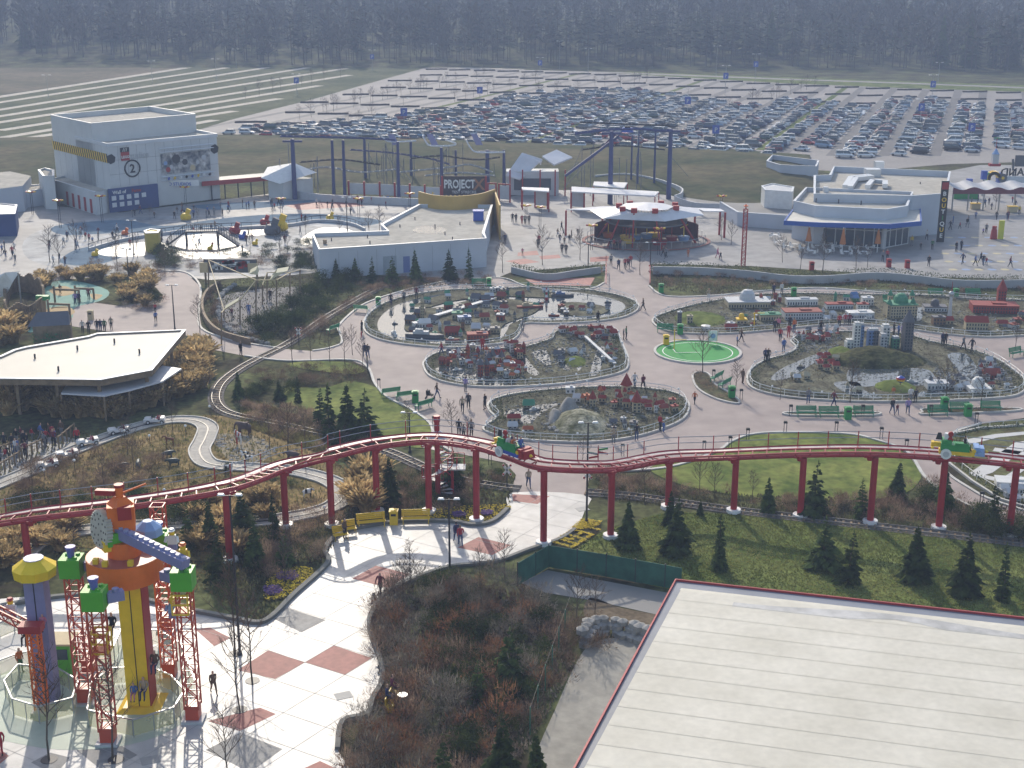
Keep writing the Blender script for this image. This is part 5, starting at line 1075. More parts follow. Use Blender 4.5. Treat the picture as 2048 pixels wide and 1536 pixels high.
# skyscraper island
for px,yb,yt,w1,wa,wh in [(1148,365,235,.75,'white', 'left half of the white twin towers'),(1172,365,240,.55,'blue', 'right half of the white twin towers'),(1225,362,268,.7,'blue', 'left of the dark blue twin towers'),(1250,362,268,.6,'dark', 'right of the dark blue twin towers'),(1302,350,246,.85,'white', 'broad pale tower right of the twin towers'),(1292,362,295,.8,'grey', 'low grey tower before the broad pale one'),(1358,362,310,.8,'green', 'short green glass tower'),(1115,362,325,.9,'white', 'low white block at the left of the towers')]:
    x,y=D([(px,yb)])[0];_,y2=D([(px,yt)])[0]
    mini('sky', x,y,w1,w1,hgt(x,y,y2),wa,'grey' if wa != 'white' else 'white', 'model skyscraper, ' + wh,.1,cat='model skyscraper', group='model skyscrapers')
x,y=D([(1420,372)])[0];b=P(x,y,0);h=at(x,628,b.y).z
mini('tower', x,y,1.0,1.0,h * .8,'dark', 'dark', 'tall dark cathedral spire model behind the dark hill', .1,cat='model cathedral')
minis(D([(830,300),(960,280),(1080,290),(1050,320),(900,350)]),20,'in the old town of the skyscraper island', ['white', 'red', 'grey', 'tan'],['red', 'dark', 'brightred', 'grey'],(.3,.6),(.3,.6),excl=.4)
minis(D([(930,440),(1000,410),(1060,430),(1040,500),(980,500)]),11,'in the village left of the dark hill', ['white', 'tan'],['brightred', 'brightred', 'tan'],(.3,.6),(.4,.7),excl=.5)
minis(D([(1540,550),(1700,530),(1760,590),(1640,610),(1540,590)]),12,'in the grey quarter of the skyscraper island', ['grey', 'white'],['grey', 'dark'],(.3,.6),(.4,.8),excl=.6)
minis(D([(1770,460),(1870,450),(1960,540),(1960,600),(1880,590),(1800,520)]),16,'at the right tip of the skyscraper island', ['white', 'grey', 'tan'],['dark', 'grey', 'red'],(.3,.55),(.4,.8),excl=.6)
minis(D([(800,510),(880,500),(900,540),(820,545)]),5,'by the water left on the skyscraper island', ['tan', 'white'],['tan', 'grey'],(.2,.4),(.4,.7));minis(D([(1080,560),(1180,580),(1200,620),(1120,620)]),5,'on the front shore of the skyscraper island', ['tan', 'white'],['grey', 'tan'],(.2,.4),(.4,.8))
mini('dome', *D([(1800,590)])[0],2.2,2.0,.4,'white', 'white', 'white domed arena at the lower right of the skyscraper island', cat='model arena');mini('house', *D([(1870,520)])[0],1.7,1.0,.5,'red', 'red', 'dull red roofed hall at the right of the skyscraper island');mini('block', *D([(1580,575)])[0],2.2,1.4,.6,'grey', 'grey', 'grey castle hall right of the balloon mound')
t=thing('model_balloon', 'striped hot air balloon model on the skyscraper island mound', 'model balloon', P(*D([(1388,560)])[0],.7));MB().cyl((0,0,0),.05,.35,n=6).build('basket', wood,t,False);bb=MB()
for k,m_ in enumerate((0,1,2,0)): bb.cyl((0,0,.3+k * .17),(.2,.4,.48,.4)[k],.17,(.4,.48,.4,.12)[k],n=14,m=m_)
bb.build('envelope', [blu,yel,redm],t,False)
# causeways, quay walls, long bridges inside the islands
for a,b_,w_,m_,lb in [((864,640),(987,603),.7,greyl,'long grey viaduct crossing the harbour island'),((1170,680),(1230,735),.35,greyl,'curving pale bridge at the right of the red town island')]:
    A,B=P(*a),P(*b_);t=MB().beam(A+V((0,0,.45)),B+V((0,0,.45)),w_,.14)
    for k in range(12): t.beam(A.lerp(B,(k + .5)/12),A.lerp(B,(k + .5)/12)+V((0,0,.42)),.18)
    tag(t.build('model_viaduct', m_),lb,'model bridge')
# model ships
def ship(px,py,L_,rz,hull,sup,label,z=.08):
    t=thing('model_ship', label,'model ship', P(px,py,z),R(rz),'model ships');w_=L_ * .2;h=L_ * .07 + .08
    q=[(-.5,-.4),(.3,-.5),(.5,0),(.3,.5),(-.5,.4)];MB().prism([(x*L_,y*w_) for x,y in q],0,h).build('hull', WALLM[hull],t,False)
    s_=MB().box((-.1*L_,0,h),(L_ * .4,w_ * .7,h * .8)).box((-.15*L_,0,h*1.8),(L_ * .2,w_ * .5,h * .6));s_.build('superstructure', WALLM[sup],t,False)
    MB().cyl((-.1*L_,0,h*2.2),.04,h*1.6,n=6).build('mast', WALLM['dark'],t,False)
for q in [(788,668,1.9,110,'white', 'white', 'pale grey ship in the left harbour basin'),(850,674,4.6,-8,'dark', 'grey', 'long dark ship at the front harbour quay'),(905,681,1.6,5,'red', 'white', 'small red boat before the harbour'),(1060,616,3.4,8,'red', 'tan', 'red hulled sailing ship at the harbour pier'),(1108,632,1.4,-10,'red', 'white', 'red boat in the right harbour water'),(1125,592,3.0,0,'dark', 'blue', 'dark ferry at the back right of the harbour'),(1080,607,1.1,20,'red', 'white', 'little red tug beside the sailing ship'),(1216,605,.9,0,'dark', 'white', 'tiny dark boat near the right tip'),(1127,605,.8,30,'dark', 'dark', 'tiny boat behind the red boat'),(915,741,1.1,20,'white', 'white', 'white boat in the red town moat'),(893,750,1.2,-40,'dark', 'brown', 'dark barge in the red town moat'),(1825,765,1.2,-20,'grey', 'white', 'grey boat right of the balloon mound'),(1602,735,1.0,20,'dark', 'tan', 'dark barge left on the skyscraper river'),(1070,820,1.2,25,'white', 'white', 'white ferry on the castle lake'),(790,648,.7,0,'dark', 'grey', 'small dark boat in the left harbour basin')]: ship(*q)
lh=thing('model_lighthouse', 'red and white banded model lighthouse at the back of the harbour', 'model lighthouse', P(1093,601));l_=MB()
for k in range(4): l_.cyl((0,0,.1+k * .35),.22-k * .03,.35,.19-k * .03,n=10,m=k % 2)
l_.build('tower', [redm,white],lh,False);MB().cyl((0,0,1.5),.13,.25,.02,n=10).build('lantern', redm,lh,False)
pebbles(C5([(500,230),(900,150),(1250,190),(1000,380),(450,370)]),350,1,.12);pebbles(C5([(620,520),(1000,480),(1200,640),(1150,700),(700,680)]),350,2,.12);pebbles(C5([(1300,980),(1700,950),(1780,1000),(1600,1040),(1400,1045)]),90,3,.22);pebbles(C6([(800,300),(1080,300),(1050,360),(850,400)]),150,4,.12);pebbles(C6([(1540,480),(1960,440),(2000,600),(1560,620)]),260,5,.14);pebbles(C6([(400,150),(1300,120),(1900,180),(1900,260),(1200,215),(450,260)]),350,6,.12);pebbles(C5([(1180,440),(1800,340),(1860,560),(1300,640)]),300,7,.12);pebbles(C5([(1000,860),(2000,800),(2100,950),(1100,1040)]),200,8,.12)
# model parkland: thousands of tiny shrubs and plants
def mini_plants(polys,seed):
    r_=random.Random(seed);mb=MB()
    for poly,n in polys:
        W=SP(poly,0,3)
        for x,y in scatter(W,n,r_):
            s_=r_.uniform(.06,.22);c=V((x,y,.1))
            for k in range(4):
                u=V((r_.uniform(-1,1),r_.uniform(-1,1),r_.uniform(.2,1.4)))*s_;v_=V((r_.uniform(-1,1),r_.uniform(-1,1),r_.uniform(0,1)))*s_
                mb.add([c+u,c+v_,c+(u+v_) * .2+V((0,0,s_ * .6))],[(0,1,2)])
    return mb
stuff(mini_plants([(I3,2600),(I2,1800),(I4,2600),(I5,2600)],1).build('miniature_planting', mat('tiny_plants', (.06,.07,.035),.9,.4,2,rgb2=(.20,.18,.12),tl=.3)),'dwarf shrubs and plants growing all over the model islands', 'plants')
stuff(rocks_g.build('model_stones', rock),'pale stones and tiny figures strewn over the model islands', 'stones')
# small kerbed bed, kerbed strips with benches
def bed(pts,label=None,seed=1,n=60):
    W=SP(pts,0,4);struct(MB().sheet(W,z=.06).build('planting_bed', soil));struct(MB().ribbon(W,.22,0,.17,True).build('kerb', kerbm))
    r_=random.Random(seed);mb=MB()
    for x,y in scatter(W,n,r_): bush_mb(.35,.45,50,.07,r_.random(),.8,mb,(x,y,.05))
    stuff(mb.build('bed_plants', brush),label,'plants')
bed([(1385,752),(1400,745),(1418,750),(1430,770),(1455,785),(1478,803),(1470,808),(1430,798),(1395,778)],'brown plants in the small crescent bed', 1,50)
bed([(1580,826),(1590,832),(1740,832),(1745,826)],'low plants in the strip behind the green benches', 2,20);bed([(1845,826),(1855,830),(2020,824),(2028,818),(1860,818)],'low plants in the strip behind the right benches', 3,40)
# lower right rock bed with pale concrete runway slabs
RB=[(2130,846),(1960,858),(1905,870),(1890,885),(1890,905),(1900,930),(1945,965),(2000,1000),(2130,1040)]
W=PL(RB,0);struct(MB().sheet(W,z=.03).build('planting_bed', mat('brown_turf', (.15,.125,.06),.9,.3,.5,rgb2=(.13,.14,.06),s2=3)))
t=thing('island_border', 'low hedge and white rail fence of the bed with pale slabs at the right edge', 'fence', (W[0].x,W[0].y,0));MB().ribbon(W,.22,0,.2).build('kerb', kerbm,t)
f=MB();rl=MB();Wi=[p+V((.5,.2,0)) for p in W]
for p in resample(Wi,1.4): f.beam(p,p+V((0,0,.6)),.04)
rl.tube([p+V((0,0,.6)) for p in Wi],.03,4);f.build('fence_posts', white,t);rl.build('fence_rail', white,t)
hb=MB();rr=random.Random(3)
for p in resample(W,.12):
    for q in range(4):
        o_=p+V((rr.uniform(.5,1.3),rr.uniform(-.4,.4),rr.uniform(.05,.4)));hb.add([o_,o_+V((rr.uniform(-1,1),rr.uniform(-1,1),rr.uniform(-1,1))) * .15,o_+V((rr.uniform(-1,1),rr.uniform(-1,1),rr.uniform(-1,1))) * .15],[(0,1,2)])
hb.build('hedge', hedgem,t)
slab=MB()
for q in ([(1925,880),(1990,868),(2060,862),(2060,868),(1995,875),(1935,890)],[(1940,945),(2030,885),(2060,880),(2060,892),(1985,945),(1970,950)],[(1940,945),(1970,950),(1995,955),(1990,962),(1945,951)],[(1990,965),(2060,920),(2060,932),(2010,968)],[(1990,895),(2060,905),(2060,912),(1985,902)]): slab.sheet(PL(q,.05))
struct(slab.build('slabs', col('pale_slab', .55,.54,.52,.7)))
mini('block', 2030,975,3.2,1.6,.6,'white', 'white', 'white flat roofed model hall at the right edge', -.2,cat='model hall')
minis([(1985,975),(2060,960),(2060,1010),(2030,1010)],12,'among the pale slabs at the right edge', ['grey', 'white'],['white', 'grey'],(.2,.5),(.3,.9),excl=.5)
# ---------- red coaster in front ----------
cor=mat('coaster_red', (0.36,.022,.03),.4,.12,1.2,spec=.5);coaR=mat('coaster_rail', (0.46,.06,.055),.3,.1,1,spec=.6)
CC=[(-60,1062,1140),(60,1042,1150),(258,1018,1140),(460,983,1122),(572,943,1053),(664,918,1052),(754,897,1025),(858,887,1025),(953,899,1042),(1087,940,1088),(1221,943,1075),(1336,924,1016),(1467,918,1024),(1600,913,1034),(1740,912,1046),(1877,919,1058),(2018,932,1070),(2180,955,1085)]
tp=[];bp=[]
for x,yt,yb in CC:
    b=P(x,yb);tp.append(at(x,yt,b.y));bp.append(b)
co=thing('roller_coaster', 'red roller coaster track on round red columns crossing the whole picture', 'roller coaster', bp[8])
wp=[]
for i,p in enumerate(tp):
    wp.append(p+V((0,0,.45)))
    if i == 8: q=p.lerp(tp[9],.5)+V((0,0,.45));q.z=at(1027,917,q.y).z + .35;wp.append(q)
TR=smooth(wp,14,False)
sd=[]
for i in range(len(TR)):
    d=TR[min(i+1,len(TR)-1)]-TR[max(i-1,0)];d.z=0;d.normalize();sd.append(V((-d.y,d.x,0)))
Rr_=MB();
for o_ in (-.5,.5): Rr_.tube([p+s_*o_ for p,s_ in zip(TR,sd)],.085,6)
Rr_.build('rail', coaR,co,sm=True)
MB().tube([p-V((0,0,.42)) for p in TR],.15,8).build('spine', cor,co,sm=True)
tie=MB();acc=0;last=None;post=MB();k_=0
for i,(p,s_) in enumerate(zip(TR,sd)):
    if last is None or (p-last).length > 1.05:
        last=p;k_ += 1
        tie.beam(p-s_ * .5,p+s_ * .5,.08).beam(p-s_ * .45,p-V((0,0,.42)),.07).beam(p+s_ * .45,p-V((0,0,.42)),.07)
for p,i in zip(resample(TR,2.3),range(999)):
    j=min(range(len(TR)),key=lambda q: (TR[q]-p).length_squared);s_=sd[j]
    post.beam(p+s_*1.35-V((0,0,.1)),p+s_*1.35+V((0,0,1.15)),.07);post.beam(p+s_ * .5,p+s_*1.35-V((0,0,.06)),.07)
tie.build('ties', cor,co);post.build('railing_posts', cor,co)
wk=MB();n=len(TR);wk.add([q for p,s_ in zip(TR,sd) for q in (p+s_ * .62-V((0,0,.03)),p+s_*1.3-V((0,0,.03)))],[(2*i,2*i+2,2*i+3,2*i+1) for i in range(n-1)])
wk.build('walkway', col('walkway_grating', .34,.32,.32,.5,metal=.3),co);MB().tube([p+s_*1.33-V((0,0,.03)) for p,s_ in zip(TR,sd)],.09,4).build('walkway_edge', cor,co)
cb=MB()
for z in (1.1,.6): cb.tube([p+s_*1.35+V((0,0,z)) for p,s_ in zip(TR,sd)],.03,4)
cb.build('railing_cables', steel,co)
for b,t in zip(bp,tp):
    c=MB().cyl(b,.26,t.z-b.z - .1,n=14).cyl(t-V((0,0,.35)),.2,.4,.3,n=10).beam(t+V((-.45,0,-.05)),t+V((.45,0,-.05)),.18)
    c.build('column', cor,co,sm=False);MB().cyl(b,.62,.28,.58,n=18).build('footing', white,co)
# spiral stair beside the track
sb=P(876,990);zt=at(868,850,sb.y).z
st_=thing('spiral_stair', 'red spiral stair with grey steps climbing to the coaster track', 'staircase', sb)
MB().cyl(sb,.22,zt + .3,n=12).cyl(sb+V((0,0,zt + .3)),.28,.5,n=8).build('column', cor,st_);MB().cyl(sb+V((0,0,zt-1.0)),1.0,.5,.25,n=8).build('cap', greyl,st_)
stp=MB();ra=MB();pr=None
for i in range(26):
    a=i * .42;z = .2+i*(zt-1.4)/26;d=V((math.cos(a),math.sin(a),0));c=sb+V((0,0,z))
    stp.add([c+d * .2,c+d*1.25+V((-d.y,d.x,0)) * .3,c+d*1.25-V((-d.y,d.x,0)) * .3],[(0,1,2)]);q=c+d*1.3
    ra.beam(q,q+V((0,0,1.0)),.05)
    if pr: ra.beam(pr+V((0,0,1)),q+V((0,0,1)),.06);ra.beam(pr,q,.08)
    pr=q
stp.build('steps', greyl,st_);ra.build('handrail', cor,st_)
pl_=thing('stair_platform', 'grey railed landing on a red post right of the spiral stair', 'platform', P(905,985));b=P(905,985);MB().box((0,0,2.2),(2.2,1.3,.1)).build('deck', greyl,pl_,False);q=MB().cyl((0,0,0),.12,2.2,n=8)
for x in (-1,-.3,.4,1): q.beam((x,.6,2.3),(x,.6,3.3),.05);q.beam((x,-.6,2.3),(x,-.6,3.3),.05)
q.beam((-1,.6,3.3),(1,.6,3.3),.05).beam((-1,-.6,3.3),(1,-.6,3.3),.05);q.build('frame', cor,pl_,False)
# coaster cars
def ccar(px,label,nose,low,rz_extra,riders):
    j=min(range(len(TR)),key=lambda q: abs(to_px(TR[q])[0]-px));p=TR[j];d=(TR[j+2]-TR[j-2]).normalized()
    t=thing('coaster_car', label,'coaster car', p+V((0,0,.12)));t.rotation_euler=Matrix((d,V((-d.y,d.x,0)).normalized(),d.cross(V((-d.y,d.x,0)).normalized()))).transposed().to_euler()
    MB().box((0,0,.05),(3.0,.95,.28)).box((.3,0,.05),(1.9,1.05,.22)).build('chassis', low,t,False)
    b=MB().box((-.35,0,.33),(2.1,1.0,.5)).box((-1.0,0,.8),(.7,.9,.35)).box((.1,-.45,.8),(1.0,.1,.2));b.build('body', grn,t,False)
    n_=MB().box((1.45,0,.1),(.75,1.1,.62),taper=.8).box((1.2,0,.45),(.4,1.12,.35));n_.cyl((1.45,-.58,.42),.17,.08,n=12,axis=(0,-1,0));n_.build('nose', nose,t,False)
    MB().cyl((1.0,-.52,.5),.16,.06,n=10,axis=(0,-1,0)).cyl((1.9,0,.35),.14,.2,.05,n=8,axis=(1,0,0)).build('headlight', yel,t,False)
    for sy in (-1,1):
        w_=MB().cyl((-1.0,sy * .56,.12),.40,.14,n=18,axis=(0,sy,0));wo=w_.build('wheel', white,t,False);MB().cyl((-1.0,sy * .70,.12),.24,.02,.24,n=14,axis=(0,sy,0)).build('hub', greyl,wo,False)
    MB().box((-1.75,0,.5),(.7,.25,.35)).box((-2.0,0,.4),(.2,.9,.12)).box((-2.0,0,.75),(.2,.5,.12)).build('tail', yel,t,False);MB().box((-1.55,0,1.05),(.5,.12,.55),taper=.5).build('tail_fin', blk,t,False)
    MB().cyl((-1.0,0,1.1),.22,.5,.2,n=12).build('engine', white,t,False);MB().cyl((-.75,-.1,1.15),.2,.16,n=12,axis=(0,-1,0)).cyl((-.75,-.1,1.6),.2,.16,n=12,axis=(0,-1,0)).box((-.75,-.15,1.2),(.14,.14,.5)).build('propeller', redm,t,False)
    MB().beam((.5,-.4,.8),(.5,-.4,1.2),.05).beam((.5,-.4,1.2),(.5,.4,1.2),.05).beam((.5,.4,1.2),(.5,.4,.8),.05).build('lap_bar', steel,t,False)
    M_=Matrix.Translation(t.location) @ t.rotation_euler.to_matrix().to_4x4()
    for k,(c1,c2,wh,x,y) in enumerate(riders): person(0,0,c1,c2,wh,'sit', math.degrees(math.atan2(d.y,d.x))+90,.92,pos=M_ @ V((x,y,-.05)))
ccar(1027,'left coaster car with red nose and green body dipping towards the right', redm,blu,0,[('navy', 'jeans', 'dark haired rider at the back of the left coaster car', -.4,.2),('white', 'jeans', 'rider in white with a cap in the left coaster car', -.35,-.22),('orange', 'jeans', 'child in orange in the middle of the left coaster car', .2,-.2),('blue', 'blue', 'rider in pale blue at the front of the left coaster car', .55,.2)])
ccar(1918,'right coaster car with blue nose and yellow floor on the level track', lightb,yel,0,[('black', 'black', 'lone rider in black leaning back in the right coaster car', .35,0)])
# ---------- tower ride ----------
lil=mat('lilac_paint', (.24,.24,.42),.5,.08,1);ogr=mat('ride_orange', (.80,.17,.02),.45,.08,.8);pnk=mat('ride_red_top', (.40,.10,.07),.4,.08,.8,spec=.4);yy=mat('ride_yellow', (.85,.58,.02),.45,.08,.8);gg=mat('ride_green', (.10,.42,.03),.45,.08,.8)
lat=mat('lattice_red', (.52,.07,.03),.35,.1,1,spec=.6);gearm=mat('gear_grey', (.52,.48,.40),.6,.1,1.5);pglass=mat('ride_panel', (.55,.52,.22),.3,.1,1,alpha=.45)
deck=[P(x,y) for x,y in ((-60,1390),(20,1340),(120,1310),(260,1290),(370,1330),(385,1400),(360,1450),(260,1490),(120,1500),(0,1480),(-60,1460))]
struct(MB().sheet([V((p.x,p.y,.024)) for p in smooth(deck,4)]).build('ride_deck', mat('pale_green_deck', (.40,.47,.38),.5,.08,.5,spec=.25)))
def px_m(p): return FPX/((p.y)*CT-(p.z-CAMH)*ST)
base=P(285,1408);Yc=base.y
ride=thing('tower_ride', 'yellow and red tower ride with orange drum, crank, big gear and lilac studded arm', 'tower ride', base)
dc=at(258,1148,Yc);rD=74/px_m(dc);sc_=1/px_m(dc);zD=dc.z;X0=base.x
MB().box((base.x,Yc,0),(1.35,1.35,zD)).build('column', yy,ride);MB().box((base.x + .69,Yc,0),(.06,1.36,zD)).build('column_side', redm,ride);MB().box((base.x + .02,Yc - .68,0),(.05,.03,zD)).build('guide_slot', blk,ride)
MB().box((base.x,Yc,0),(2.6,2.6,.25),taper=.7).build('base_cover', yel,ride)
MB().cyl((base.x - .3,Yc,zD - .1),rD,1.35,n=40).build('drum', ogr,ride,sm=False);MB().cyl((base.x - .3,Yc,zD+1.25),rD * .985,.02,n=40).build('drum_top', pnk,ride)
zT=zD+1.27
MB().cyl((base.x - .25,Yc,zT),.95,.9,.85,n=18).build('neck', ogr,ride)
q=MB().box((base.x - .75,Yc - .1,zT + .75),(1.1,1.2,.75),rz=.6);q.build('green_block', gg,ride);MB().box((base.x-1.05,Yc - .55,zT + .45),(.5,.6,.6),rz=.6).build('yellow_block', yy,ride)
bz=zT+1.55
h0,h1=V((base.x-1.6,Yc + .5,bz + .1)),at(372,1128,Yc-2.6)
ar_=MB().beam(h0,h1,.62,.55);ar_.build('arm', lil,ride);stt=MB()
for k in range(14): c=h0.lerp(h1,.18 + .8*k/13)+V((0,0,.24));stt.cyl(c,.16,.16,n=10);
stt.build('arm_studs', mat('lilac_light', (.36,.36,.52),.4,.05,1),ride)
c=V((base.x - .35,Yc + .3,bz - .05));MB().box(c,(1.5,1.3,1.45),rz=.25).cyl(c+V((0,0,1.45)),.8,.45,.35,n=4).build('motor_block', ogr,ride)
MB().box(c+V((.35,-.5,.75)),(.75,.5,.75),rz=.25).build('motor_hood', redm,ride);MB().cyl(c+V((0,0,1.8)),.22,.75,n=12).build('crank_post', ogr,ride)
MB().beam(c+V((-1.35,.1,2.15)),c+V((-.2,0,2.15)),.38,.3).cyl(c+V((0,0,2.5)),.27,.15,n=12).build('crank_handle', redm,ride);MB().beam(c+V((.2,.1,2.1)),c+V((1.4,.6,2.45)),.09).build('crank_rod', org,ride)
gc=at(203,1058,Yc - .1);ax=V((-.74,-.66,.12)).normalized();gm=MB();gr_=40/px_m(gc)
u=ax.cross(V((0,0,1))).normalized();v_=u.cross(ax)
ring=[]
for k in range(72):
    a=2*math.pi*k/72;r_=gr_*(1.0 if k % 2 else .9);ring.append(gc+(u*math.cos(a)+v_*math.sin(a))*r_)
gm.add([p-ax * .18 for p in ring]+[p+ax * .18 for p in ring],[(i,(i+1) % 72,72+(i+1) % 72,72+i) for i in range(72)]+[tuple(range(72))[::-1],tuple(range(72,144))]);gm.build('gear', gearm,ride)
hol=MB()
for rr_,nn in ((.28,4),(.55,8),(.78,14)):
    for k in range(nn): a=2*math.pi*k/nn;hol.cyl(gc+(u*math.cos(a)+v_*math.sin(a))*gr_*rr_+ax * .181,.07,.012,n=8,axis=ax)
hol.build('gear_holes', col('gear_hole', .12,.10,.08),ride);MB().cyl(gc-ax * .6,.3,.5,n=12,axis=ax).build('gear_axle', lil,ride)
gp_=V((base.x + .7,Yc+1.8,bz-1.1));MB().cyl(gp_,.85,.45,.8,n=8).cyl(gp_+V((0,0,.45)),.8,.4,.3,n=8).build('blue_cap', lightb,ride)
for a in (-2.3,-1.9,-1.1,.3): MB().beam(V((base.x - .3+rD * .85*math.cos(a),Yc+rD * .85*math.sin(a),zT)),V((base.x - .3+rD * .85*math.cos(a),Yc+rD * .85*math.sin(a),zT + .3)),.3).build('drum_hook', yel,ride)
def lattice(mb,b,z0,z1,w_,m=0):
    h=w_/2;cs=[(-h,-h),(h,-h),(h,h),(-h,h)];n_=max(1,int((z1-z0)/(w_ * .95)));dz=(z1-z0)/n_
    for x,y in cs: mb.beam(b+V((x,y,z0)),b+V((x,y,z1)),.085,None,m)
    for k in range(n_):
        za=z0+k*dz;zb=za+dz
        for i in range(4):
            (xa,ya),(xb,yb)=cs[i],cs[(i+1) % 4]
            if k % 2: xa,ya,xb,yb=xb,yb,xa,ya
            mb.beam(b+V((xa,ya,za)),b+V((xb,yb,zb)),.05,None,m);mb.beam(b+V((xa,ya,zb)),b+V((xb,yb,zb)),.05,None,m)
    return mb
for x,yt,xb,yb,wh,boxd in [(145,1150,172,1405,'left', 1),(186,1215,218,1485,'front left', 1),(367,1175,388,1440,'front right', 1),(318,1100,341,1355,'rear right', 1),(322,1010,335,1260,'farthest back', 0),(195,1265,180,1345,'rear left, short', 0)]:
    b=P(xb,yb);zt=at(x,yt,b.y).z;w_ = .8
    t=thing('lattice_mast', 'red lattice mast %s of the tower ride%s' % (wh,', with green box and blue knob' if boxd else ''),'mast', b,0,'lattice masts of the tower ride')
    lattice(MB(),b,.9,zt,w_).build('lattice', lat,t);MB().box(b+V((0,0,.2)),(w_ * .95,w_ * .95,.9)).build('sleeve', lat,t);MB().box(b,(1.25,1.1,.18)).build('base_plate', greyl,t)
    if boxd:
        MB().box(b+V((0,0,zt)),(1.2,1.15,1.15)).build('box', gg,t);MB().cyl(b+V((0,0,zt+1.15)),.2,.5,.26,n=10).cyl(b+V((0,0,zt+1.65)),.3,.15,n=10).build('knob', mat('knob_blue', (.14,.15,.45),.35,.05,1),t)
        cx_=1 if x < 258 else -1;bb=MB().beam(b+V((cx_ * .55,.3,zt + .45)),b+V((cx_*1.35,.75,zt + .45)),.5,.55).cyl(b+V((cx_*1.0,.5,zt + .72)),.2,.2,n=8);bb.build('bracket', lil,t)
        for dx,dy in ((-.3,.3),(.3,.3),(.3,-.3)): MB().cyl(b+V((dx,dy,zt+1.15)),.14,.12,n=8).build('stud', gg,t)
# lilac tower with yellow cap
lb=P(98,1398);lt=at(66,1150,lb.y)
t=thing('lilac_tower', 'lilac square column with an octagonal yellow cap at the left of the ride', 'tower ride', lb);MB().box(lb,(1.15,1.0,lt.z)).build('column', lil,t);MB().box(lb+V((0,-.51,0)),(.05,.03,lt.z)).build('guide_slot', blk,t)
rc=44/px_m(lt);MB().cyl(lb+V((0,0,lt.z)),rc * .95,.55,rc,n=10).cyl(lb+V((0,0,lt.z + .55)),rc,.5,rc * .45,n=10).build('cap', yy,t);MB().cyl(lb+V((0,0,lt.z+1.05)),rc * .45,.05,n=12).build('cap_top', mat('cap_lilac', (.45,.45,.62),.4,.05,1),t)
ob=P(85,1425);t=thing('lattice_mast', 'orange lattice mast standing in front of the lilac tower', 'mast', ob,0,'lattice masts of the tower ride');zt=at(68,1262,ob.y).z;lattice(MB(),ob,.3,zt,.62).build('lattice', ogr,t);MB().box(ob,(1.1,.9,.2)).build('base_plate', greyl,t);MB().box(ob+V((-.1,0,zt)),(1.3,.8,.45)).build('head', redm,t)
ja=MB();a=at(-30,1222,ob.y+3);b=at(62,1268,ob.y + .5)
for dz in (0,.5): ja.beam(a+V((0,0,dz)),b+V((0,0,dz)),.09);ja.beam(a+V((0,.5,dz)),b+V((0,.5,dz)),.09)
for k in range(9):
    for yo in (0,.5): ja.beam(a.lerp(b,k/9)+V((0,yo,.5*(k % 2))),a.lerp(b,(k+1)/9)+V((0,yo,.5*((k+1) % 2))),.06)
ja.build('jib', lat,t)
# glass panel fences
def pfence(pts,label,h=1.15,close=True):
    W=PL(pts);t=thing('panel_fence', label,'fence', W[0]);r_=MB();pp=MB();n=len(W)
    for i in range(n if close else n-1):
        a,b=W[i],W[(i+1) % n]
        r_.beam(a+V((0,0,h)),b+V((0,0,h)),.08).beam(a,a+V((0,0,h)),.06)
        m_=a.lerp(b,.5);r_.beam(m_,m_+V((0,0,h)),.04)
        pp.add([a+V((0,0,.1)),b+V((0,0,.1)),b+V((0,0,h - .08)),a+V((0,0,h - .08))],[(0,1,2,3)])
    r_.build('rail', steel,t);pp.build('panels', pglass,t)
pfence([(12,1395),(28,1432),(80,1448),(148,1430),(160,1395),(120,1370),(40,1362)],'low panelled octagonal fence around the lilac tower');pfence([(178,1455),(268,1475),(350,1450),(372,1415),(345,1385),(300,1365),(225,1370),(185,1400)],'low panelled fence around the yellow ride column')
pfence([(-40,1370),(40,1340),(110,1325),(170,1338),(230,1325),(245,1290),(320,1292),(365,1320),(392,1395)],'long panelled fence behind the tower ride', close=False);pfence([(-30,1290),(30,1265),(100,1262)],'fence at the ride entrance on the left edge', close=False)
# booth, seats, figures
b=P(128,1345);t=thing('control_booth', 'green operator booth with beige roof behind the lilac tower', 'booth', b);MB().box(b,(1.3,1.2,2.2)).build('wall', gg,t);MB().box(b+V((0,-.61,1.2)),(1.1,.02,.7)).build('window', glassm,t);MB().box(b+V((0,0,2.25)),(1.7,1.7,.12)).build('roof', tanw,t)
def rider(px,py,Y,c1,c2,label,s_=1.0):
    person(0,0,c1,c2,label,'sit', 0,s_,pos=at(px,py,Y)-V((0,0,.9*s_)))
rider(268,1385,Yc-1.0,'blue', 'pink', 'child in pink trousers seated on the front of the ride column', .8);rider(288,1378,Yc-1.0,'beige', 'navy', 'adult in a beige coat seated on the front of the ride column');rider(310,1325,Yc - .3,'brown', 'navy', 'adult in brown seated at the right of the ride column');rider(224,1250,Yc - .2,'black', 'dark', 'rider in black hanging left of the ride column');rider(86,1247,lb.y - .8,'pink', 'pink', 'child in pink seated on the lilac tower', .75);rider(52,1270,lb.y - .6,'dark', 'black', 'rider in black left of the lilac tower')
person(42,1345,'orange', 'green', 'attendant in orange and green at the ride fence', 'stand', 60);person(2,1510,'red', 'red', 'person in red cut by the left edge near the ride', 'stand', 0)
hat = {}
